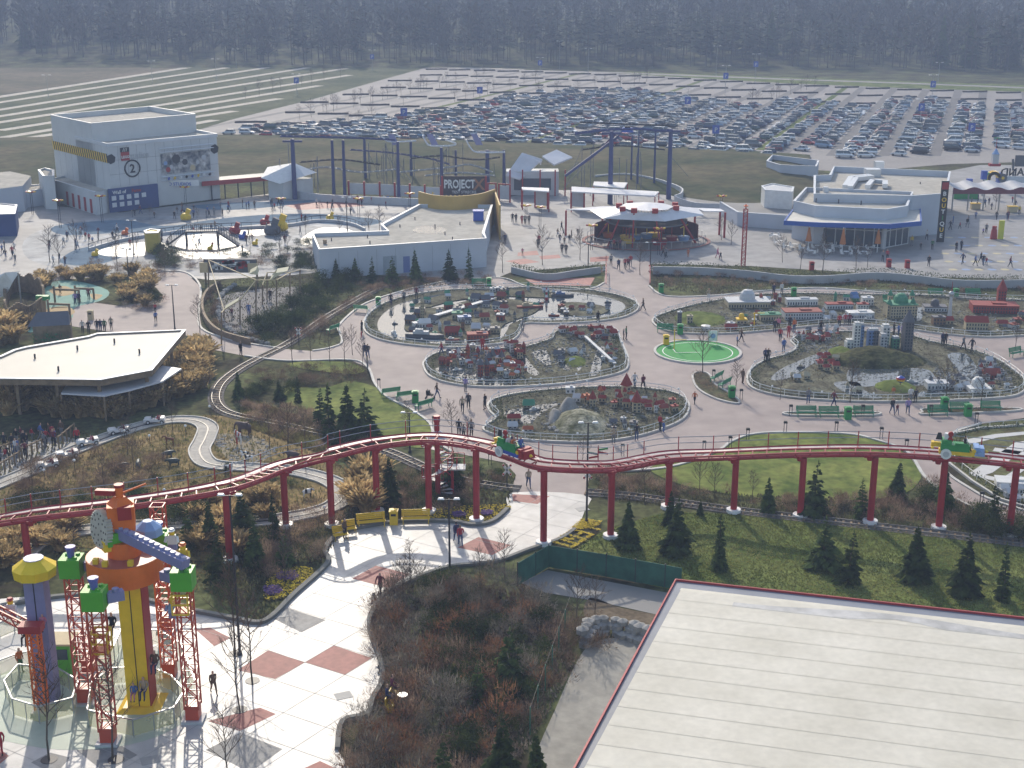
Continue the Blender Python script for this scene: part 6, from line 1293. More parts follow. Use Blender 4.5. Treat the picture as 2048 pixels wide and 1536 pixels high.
for px,py,Y,body,hatc,wh in [(24,1235,lb.y+1.5,white,redm,'with red helmet at the left edge jib'),(346,1098,Yc+1.5,white,white,'with white helmet behind the rear green box'),(368,1128,Yc-1.8,yel,org,'with orange helmet by the end of the studded arm'),(347,1235,Yc + .5,lightb,yel,'in blue hanging on the rear right mast')]:
    p=at(px,py,Y);t=thing('toy_worker_figure', 'blocky toy worker figure ' + wh,'figure', p,0,'toy worker figures');MB().box((0,0,.35),(.55,.32,.55),taper=.75).build('torso', body,t,False);MB().box((-.13,0,0),(.24,.3,.35)).box((.13,0,0),(.24,.3,.35)).build('legs', lil,t,False)
    MB().cyl((0,0,.92),.17,.28,n=10).build('head', yy,t,False);MB().cyl((0,0,1.18),.21,.12,.14,n=10).cyl((0,-.1,1.17),.2,.04,n=8).build('helmet', hatc,t,False)
    MB().beam((-.3,0,.8),(-.38,-.2,.5),.13).beam((.3,0,.8),(.38,-.2,.5),.13).build('arms', body,t,False)
for px,py,Y,wh in [(205,1300,P(218,1485).y + .5,'on the front left mast'),(365,1222,P(388,1440).y,'on the front right mast')]:
    p=at(px,py,Y);t=thing('cage_basket', 'yellow open cage basket ' + wh,'basket', p,0,'yellow baskets on the masts');q=MB()
    for z in (0,.6,1.2): q.beam((-.45,-.5,z),(.45,-.5,z),.09).beam((-.45,.4,z),(.45,.4,z),.09).beam((-.45,-.5,z),(-.45,.4,z),.09).beam((.45,-.5,z),(.45,.4,z),.09)
    for x in (-.45,.45):
        for y in (-.5,.4): q.beam((x,y,0),(x,y,1.2),.08)
    q.build('cage', yel,t,False);MB().box((0,0,0),(.8,.8,.06)).build('floor', org,t,False)
for x,y in ((98,1520),(232,1520),(480,1420),(460,1582),(505,1362),(470,1308)):
    t=MB().cyl(P(x,y),.45,.04,n=16);tag(t.build('tree_grate', dkmetal),'round iron tree grate %s' % {98: 'left below the ride', 232: 'right below the ride', 480: 'by the running child', 460: 'at the bottom edge', 505: 'beside the red tiles', 470: 'behind the red tiles'}[x],'tree grate')
# ---------- buildings ----------
wallg=mat('grey_cladding', (.60,.61,.60),.7,.05,.3);roofc=mat('gravel_roof', (.47,.44,.38),.85,.12,.25,s2=1.2);capm=mat('parapet_cap', (.62,.64,.66),.4,.04,1,spec=.5);creamr=mat('cream_roof', (.60,.57,.50),.7,.07,.15,s2=.9);wallb=mat('blue_grey_wall', (.52,.55,.60),.7,.05,.3)
navyw=mat('navy_wall', (.04,.07,.20),.6,.1,.5)
def bldg(name,label,top_px,z,wm=wallg,rm=roofc,z0=0.0,para=.45,cap=True,cat='building', XY=None):
    W=XY or [P(x,y,z) for x,y in top_px]
    c=sum(W,V())/len(W);t=thing(name,label,cat,(c.x,c.y,z0))
    ar=sum(W[i].x*W[(i+1) % len(W)].y-W[(i+1) % len(W)].x*W[i].y for i in range(len(W)))
    if ar < 0: W=W[::-1]
    MB().prism(W,z0,z-para,0).build('wall', wm,t)
    if para: MB().ribbon([V((p.x,p.y,0)) for p in W],.3,z-para - .02,z,True,off=.15).build('parapet', wm,t);MB().ribbon([V((p.x,p.y,0)) for p in W],.42,z,z + .07,True,off=.13).build('parapet_cap', capm,t)
    MB().sheet([V((p.x,p.y,z-para + .02)) for p in W]).build('roof', rm,t)
    return t,W
def wallquad(a,b,u0,u1,z0,z1,off=.03):           # a rectangle on the upright wall from a to b
    d=(b-a);n=V((d.y,-d.x,0)).normalized()*off
    if n.y > 0: n=-n
    p,q=a+d*u0+n,a+d*u1+n
    return [V((p.x,p.y,z0)),V((q.x,q.y,z0)),V((q.x,q.y,z1)),V((p.x,p.y,z1))]
# studio
a,b_,c_,d_=P(101,230,15),P(182,247,15),P(391,228,15),P(300,213,15)
st,W=bldg('studio_building', 'tall grey studio building with hazard stripe, round number two and film mural', None,15,XY=[a,b_,c_,d_],para=.9)
dirL=(b_-a).normalized();e=None
for i in range(400):
    q=b_+dirL*i * .1;q.z=12
    if to_px(q)[0] > 214: e=V((q.x,q.y,0));break
f_=P(433,268,12);f_.z=0;g1=f_-dirL*14;g1.z=0;g0=e-dirL*14;g0.z=0
MB().prism([e,f_,g1,g0],0,11.6).build('front_block', wallg,st);MB().sheet([V((p.x,p.y,11.62)) for p in (e,f_,g1,g0)]).build('front_roof', roofc,st);MB().ribbon([g0*1.0,e,f_,g1],.35,11.5,12.1).build('front_parapet', capm,st)
a0=V((a.x,a.y,0));hz=MB();L_=(e-a0).length;nS=26
for k in range(nS):
    for j,m_ in ((0,0),(.5,1)):
        u0,u1=(k+j)/nS,(k+j + .5)/nS;qd=wallquad(a0,e,u0,u1,8.6,10.2,.06);sh=(e-a0)/nS * .45
        qd[2]=qd[2]-sh;qd[3]=qd[3]-sh
        hz.add(qd,[(0,1,2,3)],m_)
jn=MB()
for k in range(1,12): jn.add(wallquad(e,f_,k/12,k/12 + .0016,4.3,11.4,.025),[(0,1,2,3)])
for k in range(1,9): jn.add(wallquad(a0,e,k/9,k/9 + .002,4.1,11.4,.025),[(0,1,2,3)])
for z in (6.5,9.0): jn.add(wallquad(e,f_,0,1,z,z + .04,.02),[(0,1,2,3)])
jn.build('panel_joints', greyd,st)
hz.build('hazard_stripe', [yel,blk],st);MB().cyl(wallquad(e,f_,.02,.03,9.3,9.4,.05)[0],.9,.06,n=6,axis=(f_-e).cross(V((0,0,1))).normalized()).cyl(wallquad(e,f_,.97,.98,9.3,9.4,.05)[0],.9,.06,n=6,axis=(f_-e).cross(V((0,0,1))).normalized()).build('hazard_hexagon', blk,st)
dF=(f_-e).normalized();nF=V((dF.y,-dF.x,0));
def onF(u,z,off=.08): p=e.lerp(f_,u)+nF*off;return V((p.x,p.y,z))
rg=MB();pc=onF(.2,7.3,.1);rg.tube([pc+dF*1.45*math.cos(k*math.pi/14)+V((0,0,1.45*math.sin(k*math.pi/14))) for k in range(28)],.14,4,closed=True);text_mb('2', 2.1,.04,rg,frame(onF(.2,6.6,.12),dF),bold=.03);rg.build('number_two', blk,st)
MB().box(onF(.145,9.1,.1)-V((0,0,.3)),(1.6,.1,1.5),rz=math.atan2(dF.y,dF.x)).build('logo_sign', redm,st);text_mb('LEGO', .62,.03,None,frame(onF(.145,9.25,.22),dF),bold=.02).build('logo_lettering', white,st)
cl_=MB();
for k in range(3): cl_.beam(onF(.125+k * .014,10.4,.12),onF(.135+k * .014,11.0,.12),.22,.06,1)
cl_.box(onF(.145,10.3,.08),(1.7,.06,.8),rz=math.atan2(dF.y,dF.x));cl_.build('clapperboard', [blk,white],st);text_mb('Studios', 1.5,.03,None,frame(onF(.26,9.1,.1),dF)).build('studios_lettering', greyl,st)
mu=mat('mural_print', (.06,.10,.16),.5,.5,.5,rgb2=(.40,.38,.36),s2=1.5);
m1=MB();m1.add([onF(.46,5.6,.12),onF(.92,5.6,.12),onF(.92,9.3,.12),onF(.46,9.3,.12)],[(0,1,2,3)]);m1.build('mural', mu,st)
mb_=MB()
for u,z,r_,m_ in ((.52,6.4,.5,0),(.55,6.9,.35,1),(.75,6.3,.6,2),(.8,7.2,.4,1),(.6,8.2,.9,3),(.68,7.5,.6,3),(.86,8,.5,1),(.5,7.6,.4,4)): mb_.cyl(onF(u,z,.13),r_,.02,n=7,axis=nF,m=m_)
mb_.build('mural_shapes', [redm,greyl,tanw,dkmetal,lightb],st)
trs=MB()
for z in (9.7,10.4,4.6,5.3):
    for o_ in (.6,1.0): trs.tube([onF(.44,z,o_),onF(.94,z,o_)],.06,4)
for k in range(20):
    for z in (9.7,4.6): trs.beam(onF(.44+k * .025,z,.6),onF(.44+(k+1) * .025,z + .7,.6),.06)
trs.build('lighting_truss', capm,st)
for k in range(8): MB().cyl(onF(.5+k * .055,5.0,1.1),.22,.4,n=8,axis=(0,-1,-.3)).build('spotlight', [blu,yel,white,blk][k % 4],st)
# low parts
q=[P(190,385,4),P(100,358,4)];q=[V((p.x,p.y,0)) for p in q];lo,Wl=bldg('ticket_annex', 'low grey annex with a row of red doors left of the studio', None,4,XY=[q[1],q[0],q[0]+V((3,7,0)),q[1]+V((3,8,0))],para=.3,cat='building')
for k in range(5): o=MB();o.add(wallquad(q[1],q[0],.35+k * .13,.40+k * .13,.1,2.6),[(0,1,2,3)]);o.build('door', redm,lo)
bb,Wb=bldg('plant_building', 'grey plant building at the far left of the studio', [(76,340),(90,336),(108,340),(108,352),(86,352)],6,para=.3);
nv=thing('picture_wall', 'navy wall with title lettering and two rows of white framed pictures', 'wall', P(205,427));A,B=onF(-.04,0,.6),onF(.40,0,.6);MB().ribbon([A,B],.3,0,4.2).build('panel', navyw,nv);d2=(B-A).normalized();n2=V((d2.y,-d2.x,0))
text_mb('Wall of', .85,.02,None,frame(A+d2*2.0+n2 * .2+V((0,0,3.2)),d2,),bold=.02).build('title', white,nv);text_mb('Fame', .85,.02,None,frame(A+d2*5.3+n2 * .2+V((0,0,3.2)),d2),bold=.02).build('title_word', redm,nv)
for k in range(9): MB().box(A+d2*(.9+(k % 5)*1.45)+n2 * .2+V((0,0,2.1-1.2*(k // 5))),(.85,.06,.8),rz=math.atan2(d2.y,d2.x)).build('picture_frame', capm,nv)
en=thing('studio_entrance', 'navy entrance canopy with long white and blue sign under the mural', 'canopy', P(340,405));A,B=P(300,405),P(430,392);MB().ribbon([A,B],3.0,3.2,3.7,off=0).build('canopy_roof', navyw,en);MB().ribbon([A,B],.2,0,3.2,off=1).build('back_wall', navyw,en);MB().box(at(352,372,A.y-2) , (8.5,.15,1.1),rz=.05).build('sign_board', white,en);text_mb('LEGO STUDIOS', .8,.02,None,frame(at(352,371,A.y-2.15),(1,.05,0)),bold=.01).build('sign_lettering', blu,en)
for k in range(5): MB().cyl(A.lerp(B,.1+k * .2)+V((0,-1.2,0)),.12,3.2,n=8).build('post', steel,en)
rcn=thing('red_canopy', 'long flat red edged canopy right of the studio', 'canopy', P(470,400));A,B=P(400,400),P(556,386);MB().ribbon([A,B],5,3.0,3.5,off=1).build('roof', creamr,rcn);MB().ribbon([A,B],.2,2.8,3.65,off=-1.6).build('fascia', redm,rcn);
for k in range(7): MB().beam(A.lerp(B,k/6)+V((0,-1,0)),A.lerp(B,k/6)+V((0,-1,2.9)),.2).build('post', dkmetal,rcn)
for x,y,z,px2,lb in ((0,350,5,60,'white tent roof hall at the left edge'),):
    bldg('tent_hall', lb,[(-60,350),(20,343),(62,352),(45,372),(-60,385)],4.5,wallb,roofc,para=0)
bldg('wall_shed', 'blue grey flat walled shed in front of the plant building', [(45,372),(105,366),(105,376),(45,383)],3.0,wallb,roofc,para=.2)
bldg('dark_kiosk', 'dark blue kiosk with white roof at the left edge', [(-30,405),(34,410),(30,428),(-30,430)],3.6,navyw,white,para=.1)
# low grey building
lg,W=bldg('restaurant_building', 'low grey flat roofed building with L shaped roof and curved yellow rear wall', [(624,467),(638,499),(973,477),(968,466),(985,410),(838,409),(762,449),(776,462)],4.2,wallb,roofc,para=.5)
b0,b1=W[0],W[0]
Wp = {i: P(x,y,4.2) for i,(x,y) in enumerate([(638,499),(973,477)])};A=V((Wp[0].x,Wp[0].y,0));B=V((Wp[1].x,Wp[1].y,0))
o=MB();o.add(wallquad(A,B,.49,.53,.05,2.4),[(0,1,2,3)]);o.build('door', col('door_blue', .16,.20,.40,.5),lg);o=MB();o.add(wallquad(A,B,.37,.45,.05,2.6),[(0,1,2,3)]);o.build('roller_door', col('roller_grey', .34,.38,.42,.6),lg);
sm_=MB()
for k in range(1,9): sm_.add(wallquad(A,B,k/9,k/9 + .001,.05,3.7,.02),[(0,1,2,3)])
sm_.build('panel_joints', greyd,lg)
ya=smooth([P(838,409),P(870,417),P(915,419),P(960,414),P(990,402)],5,False);yb=[V((p.x,p.y,0)) for p in smooth([P(838,404,4.2),P(870,412,4.2),P(915,414,4.2),P(960,409,4.2),P(990,399,4.2)],5,False)]
mw=mat('ochre_wall', (.52,.34,.09),.6,.06,.5);o=MB();o.ribbon(yb,.25,0,6.0);o.build('curved_wall', mw,lg);o=MB();o.ribbon([yb[-1],V((P(1000,480).x,P(1000,480).y,0))],.25,0,5.6);o.build('end_wall', mw,lg)
for x,y,s_,m_,nm in ((957,440,1.6,blu,'roof_unit'),(650,487,.5,wood,'chimney')): p=P(x,y,3.8);MB().box(p,(s_,s_,s_ * .9)).box(p+V((0,0,s_ * .9)),(s_*1.1,s_*1.1,.1)).build(nm,m_,lg)
vt=MB()
for x,y in ((663,482),(735,476),(830,440),(800,455),(870,455),(890,470),(905,480),(920,450),(740,488)): vt.cyl(P(x,y,3.7),.08,.5,n=6)
vt.build('roof_vents', dkmetal,lg);
for x,y,n_ in ((860,460,7),): o=MB().sheet(smooth([P(x+34*math.cos(k),y+8*math.sin(k),3.735) for k in (0,.9,1.7,2.6,3.4,4.2,5.2)],4));o.build('puddle', mat('roof_puddle', (.14,.13,.11),.15,.3,1),lg)
# shop and cafe
bk,W=bldg('shop_building', 'rear shop hall with grey parapet roof and air ducts', [(1628,351),(1659,350),(1668,333),(1901,343),(1892,387),(1826,392),(1628,388)],6.6,wallb,roofc,para=1.0)
fr,W2_=bldg('cafe_building', 'front cafe block with octagonal roof and glass walls', [(1587,402),(1612,375),(1826,384),(1815,412),(1774,419),(1631,412)],6.0,wallb,roofc,para=.7)
cn=[P(x,y,4.3) for x,y in ((1569,443),(1600,402),(1840,415),(1842,444),(1780,450),(1640,447))];o=MB().prism(cn,3.9,4.3,0);o.build('canopy', creamr,fr);MB().ribbon([V((p.x,p.y,0)) for p in cn],.25,3.75,4.45,True).build('blue_fascia', mat('fascia_blue', (.03,.10,.38),.5,.05,1),fr)
gl=[V((p.x,p.y,0)) for p in (P(1600,478),P(1650,490),P(1765,497),P(1815,488),P(1818,470),P(1640,465),P(1600,462))];MB().prism(gl,0,3.95,0).build('glass_wall', glassm,fr);mu_=MB()
for a_,b2 in zip(gl[:3],gl[1:4]):
    n_=max(3,int((b2-a_).length/1.3))
    for k in range(n_+1):
        p=a_.lerp(b2,k/n_)+V((0,-.05,0));mu_.beam(p,p+V((0,0,3.95)),.12)
    for z in (.1,2.7): mu_.beam(a_+V((0,-.05,z)),b2+V((0,-.05,z)),.12)
mu_.build('window_bars', capm,fr)
for x,y in ((1627,486),(1765,497)): MB().cyl(P(x,y)-V((0,.25,0)),.4,4.0,n=14).build('column', greyl,fr)
MB().box(P(1800,487)+V((0,-.4,2.7)),(3.0,.08,1.1),rz=.3).build('green_banner', col('lime_banner', .33,.42,.05,.6),fr)
dcm=mat('duct_metal', (.62,.64,.66),.3,.05,1,metal=.4)
for q in ([(1690,374),(1702,356),(1740,352)],[(1700,376),(1712,358),(1745,354)],[(1735,374),(1745,362),(1770,364),(1770,372)]):
    W_=[P(x,y,6.2) for x,y in q];o=MB()
    for p,r_ in zip(W_,W_[1:]): o.beam(p,r_,.9,.7)
    o.build('air_duct', dcm,bk)
MB().box(P(1744,352,5.6),(2.6,2,1.3)).build('air_handler', dcm,bk);MB().box(P(1757,342,5.6),(1.6,1.5,1.8)).build('air_handler', dcm,bk);vt=MB()
for x,y in ((1640,395),(1632,405),(1677,407),(1722,410),(1800,402),(1840,372)): vt.cyl(P(x,y,5.3),.09,.7,n=6)
MB().box(P(1651,388,5.3),(.8,.8,1.2)).build('chimney', capm,fr);vt.build('roof_vents', dkmetal,fr)
sp=P(1880,484);zt=at(1880,362,sp.y).z;t=thing('shop_sign', 'tall narrow dark sign spelling the shop name downwards in coloured squares', 'sign', sp);MB().box(sp,(1.15,.25,zt)).build('board', blk,t);MB().box(sp+V((0,-.15,zt-1.3)),(1.0,.08,1.1)).build('logo_square', redm,t)
cols_=[lightb,yel,redm,yel,grn,lightb,yel,redm]
for k,ch in enumerate('BOUTIQUE'):
    z=zt-2.3-k * .95;text_mb(ch,.95,.03,None,frame(sp+V((0,-.16,z)),(1,0,0)),bold=.02).build('letter', [white,yel,yel,white,grn,white,yel,white][k],t)
bldg('storage_shed', 'small white steel shed with two doors left of the cafe', [(1523,372),(1545,367),(1588,374),(1585,384),(1530,380)],3.2,white,greyl,para=.1);bldg('walled_yard', 'pale walled enclosure open at the top beside the embankment', [(1533,322),(1545,310),(1638,321),(1633,333),(1560,330)],3.0,wallb,greyd,para=1.4)
t=thing('boundary_wall', 'long blue grey wall left of the cafe', 'wall', P(1480,455));MB().ribbon([P(1440,430),P(1475,452),P(1590,460)],.3,0,2.3).build('panel', wallb,t);MB().ribbon([P(1440,430),P(1475,452),P(1590,460)],.4,2.3,2.4).build('coping', capm,t)
for x,yb,yt,wh in ((1616,500,452,'left'),(1684,508,455,'middle'),(1754,505,457,'right')):
    b=P(x,yb);h=at(x,yt,b.y).z;t=thing('folded_parasol', 'folded orange parasol on a white pole, %s of three' % wh,'parasol', b,0,'folded parasols');MB().cyl(b,.07,h,n=8).build('pole', white,t);MB().cyl(b+V((0,0,h * .38)),.5,h * .57,.12,n=8).build('canopy', col('parasol_orange', .48,.17,.05,.8),t)
tp_=thing('cafe_table', 'x', 'table');MB().cyl((0,0,.7),.45,.04,n=14).build('top', white,tp_,False);MB().cyl((0,0,0),.04,.7,n=6).cyl((0,0,0),.25,.03,n=10).build('leg', steel,tp_,False)
cp_=thing('cafe_chair', 'x', 'chair');MB().box((0,0,.42),(.42,.42,.04)).build('seat', white,cp_,False);MB().box((0,.2,.5),(.42,.04,.4)).build('backrest', white,cp_,False)
for sx in (-.18,.18):
    for sy in (-.18,.18): MB().beam((sx,sy,0),(sx,sy,.42),.035).build('leg', steel,cp_,False)
rc_=random.Random(8)
for i,(x,y) in enumerate([(1560,490),(1572,500),(1590,497),(1605,505),(1622,510),(1635,500),(1655,508),(1672,502),(1692,512),(1710,505),(1728,512),(1742,503),(1550,478),(1660,495)]):
    c=P(x,y);dup(tp_,c,0,'small round white cafe table, %s from the left' % ordi(i if i < 12 else i),group='cafe tables')['label'] = 'small round white table among the cafe chairs'
    for k in range(3 if i % 2 else 4): a=k*1.6+rc_.random();dup(cp_,c+V((math.cos(a),math.sin(a),0)) * .8,a-1.57,'white metal chair at the cafe tables', group='cafe chairs')
drop(tp_);drop(cp_)
# entrance canopy, letters and toy arch
t=thing('entrance_canopy', 'wavy grey canopy with dark red fascia over the entrance', 'canopy', P(1970,425));A,B=P(1902,425),P(2110,425);n_=40;vs=[];fs=[];fa=MB()
zc=at(1902,388,A.y).z;fv=[]
for i in range(n_+1):
    p=A.lerp(B,i/n_);z=zc + .95 + .26*math.sin(i/n_*28+2.2);vs += [p+V((0,0,z)),p+V((0,5,z + .5))];fv += [p+V((0,-.03,zc)),p+V((0,-.03,z))]
fs=[(2*i,2*i+2,2*i+3,2*i+1) for i in range(n_)];q=MB();q.add(vs,fs);q.build('roof', col('canopy_grey', .38,.39,.42,.5),t);fa.add(fv,fs);fa.build('fascia', col('maroon', .17,.035,.045,.6),t)
for k in range(7): MB().cyl(A.lerp(B,.04+k * .15)+V((0,2,0)),.14,zc + .6,n=8).build('post', steel,t)
b=P(1984,378);px1=FPX/270;t=thing('toy_arch', 'yellow and red toy brick arch with grey turret and blue pointed roof', 'arch', b)
def za(y): return at(1984,y,b.y).z
o=MB()
for k in range(13):
    a=math.pi*k/12;c=b+V((math.cos(a) * .95,0,za(352)+math.sin(a) * .9));o.box(c-V((0,0,.3)),(.6,1.2,.6),ry=-a)
o.build('arch', yel,t);MB().box(b+V((-1.0,0,0)),(.6,1,za(345))).build('green_pier', grn,t);MB().box(b+V((1.0,0,0)),(.6,1,za(345))).build('blue_pier', blu,t);MB().box(b+V((0,0,za(332))),(2.1,1.1,.5)).build('red_course', redm,t);MB().box(b+V((0,0,za(328))),(1.2,1.0,za(308)-za(328))).build('turret', greyl,t);MB().cyl(b+V((0,0,za(308))),.75,za(297)-za(308),.1,n=8).build('roof', lightb,t);MB().cyl(b+V((0,0,za(297))),.06,za(275)-za(297),n=6).build('mast', redm,t);MB().box(b+V((0,0,za(277))),(1.1,.1,.2)).build('green_vane', grn,t);MB().cyl(b+V((1.7,-.4,za(355))),.85,.2,n=16,axis=(0,-1,0)).build('wheel', greyd,t);MB().cyl(b+V((1.7,-.6,za(355))),.3,.1,n=12,axis=(0,-1,0)).build('wheel_hub', yel,t)
lt_=thing('park_lettering', 'big dark park name letters seen mirrored from behind', 'sign', P(2035,385));x0=at(2002,352,b.y)
text_mb('LEGOLAND', 2.1,.12,None,Matrix.Translation(V((x0.x,b.y + .5,x0.z))) @ Matrix.Rotation(R(90),4,'X') @ Matrix.Scale(-1,4,(1,0,0)),align='RIGHT', bold=.03).build('lettering', blk,lt_);MB().box(V((x0.x+7,b.y + .5,0)),(14,.5,x0.z - .1)).build('plinth', capm,lt_);MB().box(at(2040,333,b.y+1),(2.2,.2,2.2)).beam(at(2026,352,b.y+1),at(2026,318,b.y+1),.35).build('screen', greyd,lt_)
for x,y,m_,wh in ((1928,372,yel,'yellow brick slide'),(1936,368,blu,'blue brick tower'),(1964,352,blu,'blue toy plane on a stand')):
    b3=P(x,392);z=at(x,y,b3.y).z;t=thing('toy_sculpture', wh + ' above the entrance canopy', 'sculpture', b3);MB().beam(b3,b3+V((0,0,z)),.3).build('post', steel,t);MB().box(b3+V((0,0,z - .6)),(1.0,.8,1.6),ry=.5 if m_ is yel else 0).build('figure', m_,t)
MB();gb=thing('turnstile_fence', 'bright green screen under the entrance canopy', 'screen', P(1932,398));MB().box(P(1932,398),(4.6,.15,1.6)).build('panel', grn,gb);MB().beam(P(1915,398),P(1915,398)+V((0,0,2)),.12).beam(P(1950,398),P(1950,398)+V((0,0,2)),.12).build('post', steel,gb)
for x,y,m_,wh in ((1950,418,yel,'left'),(2024,424,yel,'right')): t=thing('ticket_counter', 'yellow topped counter at the entrance, ' + wh,'counter', P(x,y));MB().box((0,0,0),(1.6,.9,1.0)).build('body', tanw,t,False);MB().box((0,0,1.0),(1.8,1.1,.1)).build('top', m_,t,False)
t=thing('plaza_sculpture', 'red and yellow upright toy sculpture on the entrance plaza', 'sculpture', P(1993,478));MB().box((-.5,0,0),(1.0,.6,1.6),taper=.7).cyl((-.5,0,1.6),.35,.5,n=10).build('red_figure', redm,t,False);MB().box((.6,0,0),(.8,.4,3.0)).build('yellow_board', col('lime_board', .55,.55,.05),t,False)
dots=MB()
for x in range(1890,2050,26):
    for y in range(475,540,16): p=P(x+(y % 3)*8,y,.02);dots.sheet([p+V((.7*math.cos(k),.7*math.sin(k),0)) for k in (0,1.05,2.1,3.14,4.19,5.24)],(x // 26+y) % 2)
struct(dots.build('plaza_paving', [col('pale_blue_dot', .25,.33,.48),col('pale_yellow_dot', .48,.42,.25)]))
# round pavilion
pvc=P(1292,482);t=thing('carousel_pavilion', 'octagonal white roofed pavilion with open centre and red struts', 'pavilion', pvc);zr=4.6
oc=[P(x,y,zr) for x,y in ((1180,420),(1205,437),(1262,440),(1330,443),(1408,430),(1395,416),(1335,411),(1240,411))]
oc2=[P(x,y,zr+1.2) for x,y in ((1238,414),(1245,421),(1268,424),(1310,425),(1352,419),(1350,412),(1322,409),(1260,409))];rf=MB();n=8
rf.add(oc+oc2,[(i,(i+1) % 8,8+(i+1) % 8,8+i) for i in range(8)]);whr=mat('white_roof', (.66,.66,.68),.4,.06,.5);rf.build('roof', whr,t)
sl_=MB()
for i in range(8):
    for k in range(6): a_=oc2[i].lerp(oc2[(i+1) % 8],k/6);c0=sum(oc2,V())/8;sl_.beam(a_,a_.lerp(c0,.45)+V((0,0,.3)),.12)
sl_.build('roof_slats', capm,t);MB().cyl(sum(oc2,V())/8+V((0,0,.3)),4.2,.5,.3,n=8).build('roof_hub', whr,t)
for i in range(8):
    p=oc[i];f2=p+(pvc-p) * .12;f2.z=0;MB().beam(f2,oc2[i]-V((0,0,.2)),.24).build('strut', redm,t);MB().box(oc2[i]-V((0,0,.1)),(.9,.7,.7)).build('joint', redm,t)
for q,wh in (([(1132,419),(1205,413),(1245,413),(1190,421)],'left'),([(1390,416),(1440,418),(1450,423),(1408,423)],'right')):
    w_=[P(x,y,4.2) for x,y in q];MB().prism(w_,4.1,4.25).build('side_roof', whr,t)
    for p in w_[:3]: MB().beam(V((p.x,p.y - .3,0)),V((p.x,p.y - .3,4.1)),.3).build('post', redm,t)
fl=[pvc+V((9.4*math.cos(k*math.pi/16),7.5*math.sin(k*math.pi/16),0)) for k in range(32)];MB().prism(fl,.01,.12).build('floor', col('pavilion_floor', .22,.19,.18),t);MB().ribbon(fl,.5,.12,.135,True,off=-.6).build('red_ring', redp,t);pw_=MB().ribbon([pvc+V((8.2*math.cos(k*math.pi/16),6.4*math.sin(k*math.pi/16),0)) for k in range(0,17)],.15,.1,2.6);pw_.build('rear_wall', mat('dark_red_wall', (.13,.035,.035),.7,.2,1),t);dk_=MB().cyl(pvc+V((0,0,3.2)),6.5,.25,n=16);dk_.build('inner_canopy', greyd,t)
fn=MB()
for p in resample(fl,1.8,True): fn.beam(p,p+V((0,0,1.2)),.07)
fn.tube([p+V((0,0,1.2)) for p in fl],.04,4,closed=True).build('railing', steel,t)
rp=random.Random(3)
for k in range(11):
    p=pvc+V((rp.uniform(-6,6),rp.uniform(-4,4),.12));s_=thing('ride_gondola', 'colourful gondola inside the round pavilion', 'ride gondola', p,0,'gondolas in the pavilion');m_=[yel,lightb,redm,org][k % 4];MB().cyl((0,0,0),.8,.7,1.0,n=10).build('tub', m_,s_,False);MB().beam((0,0,.5),(0,0,2.6),.16).beam((-.6,0,2.0),(.6,0,2.6),.14).build('mast', yel if k % 2 else redm,s_,False)
# blue coaster behind
bluc=mat('coaster_blue', (.055,.065,.17),.5,.1,.6);
bc=thing('blue_coaster', 'blue columned wild coaster with pale zigzag rails before the parking lot', 'roller coaster', P(900,395));BCX=[(590,278,398,.42),(668,280,392,.3),(690,280,394,.3),(731,278,360,.3),(798,283,400,.28),(823,283,356,.3),(884,295,398,.3),(912,300,372,.25),(975,300,382,.42),(1008,300,372,.3),(1220,262,408,.42),(1337,258,398,.42),(1308,262,372,.2),(1262,270,366,.18),(1275,262,372,.16)]
for x,yt,yb,r_ in BCX:
    b=P(x,yb);z=at(x,yt,b.y).z;o=MB().cyl(b,r_*1.15,z,r_ * .85,n=10)
    if r_ > .4: o.beam(b+V((-1.8,0,z - .4)),b+V((1.8,0,z - .4)),.4)
    o.build('column', bluc,bc)
def rails(pts,Y,m_,gap=1.0,r_=.1):
    W_=smooth([at(x,y,Y) for x,y in pts],5,False);o=MB();o.tube(W_,r_,5);o.tube([p+V((0,gap,0)) for p in W_],r_,5)
    for p in resample(W_,1.2): o.beam(p,p+V((0,gap,0)),.1)
    o.build('track', m_,bc)
Yb=P(600,396).y
rails([(555,267),(620,266),(700,270),(780,268)],Yb,steel);rails([(560,273),(700,276),(790,280)],Yb,bluc,1.2,.14);rails([(752,265),(765,275),(775,283),(800,284),(832,282)],Yb,capm);rails([(845,272),(852,285),(862,292),(900,292),(912,288),(890,280)],Yb,capm);rails([(932,280),(940,295),(955,305),(1010,305)],Yb,capm)
for x in (783,861,950): a=at(x,270,Yb);o=MB();o.add([at(x-8,268,Yb),at(x+4,268,Yb),at(x+16,290,Yb),at(x+2,290,Yb)],[(0,1,2,3)]);o.build('chute', lil,bc)
Y2=P(1220,406).y;rails([(1150,268),(1200,262),(1270,258),(1320,262),(1345,262)],Y2,bluc,1.4,.16);rails([(1160,245),(1230,248),(1290,250),(1340,252)],Y2+3,dkmetal,1.2);o=MB();o.beam(at(1130,352,Y2),at(1238,272,Y2),.45);o.build('brace', bluc,bc);rails([(1140,345),(1190,310),(1235,265)],Y2+2,col('purple_track', .12,.06,.14),1.2,.14);rails([(600,325),(680,320),(760,330)],Yb+8,dkmetal);rails([(800,345),(900,335),(940,330),(985,345)],Yb+6,steel)
rz_=random.Random(21);o=MB()
for k in range(46):
    x=rz_.choice([rz_.uniform(560,1010),rz_.uniform(560,1010),rz_.uniform(1150,1345)]);yb=rz_.uniform(352,396);b=P(x,yb);z=at(x,rz_.uniform(285,330),b.y).z
    o.beam(b,b+V((0,0,z)),.12)
    if k % 2: o.beam(b+V((0,0,z * .95)),b+V((rz_.uniform(-4,4),0,z*rz_.uniform(.1,.5))),.09)
o.build('thin_supports', col('support_grey', .16,.17,.20,.5),bc)
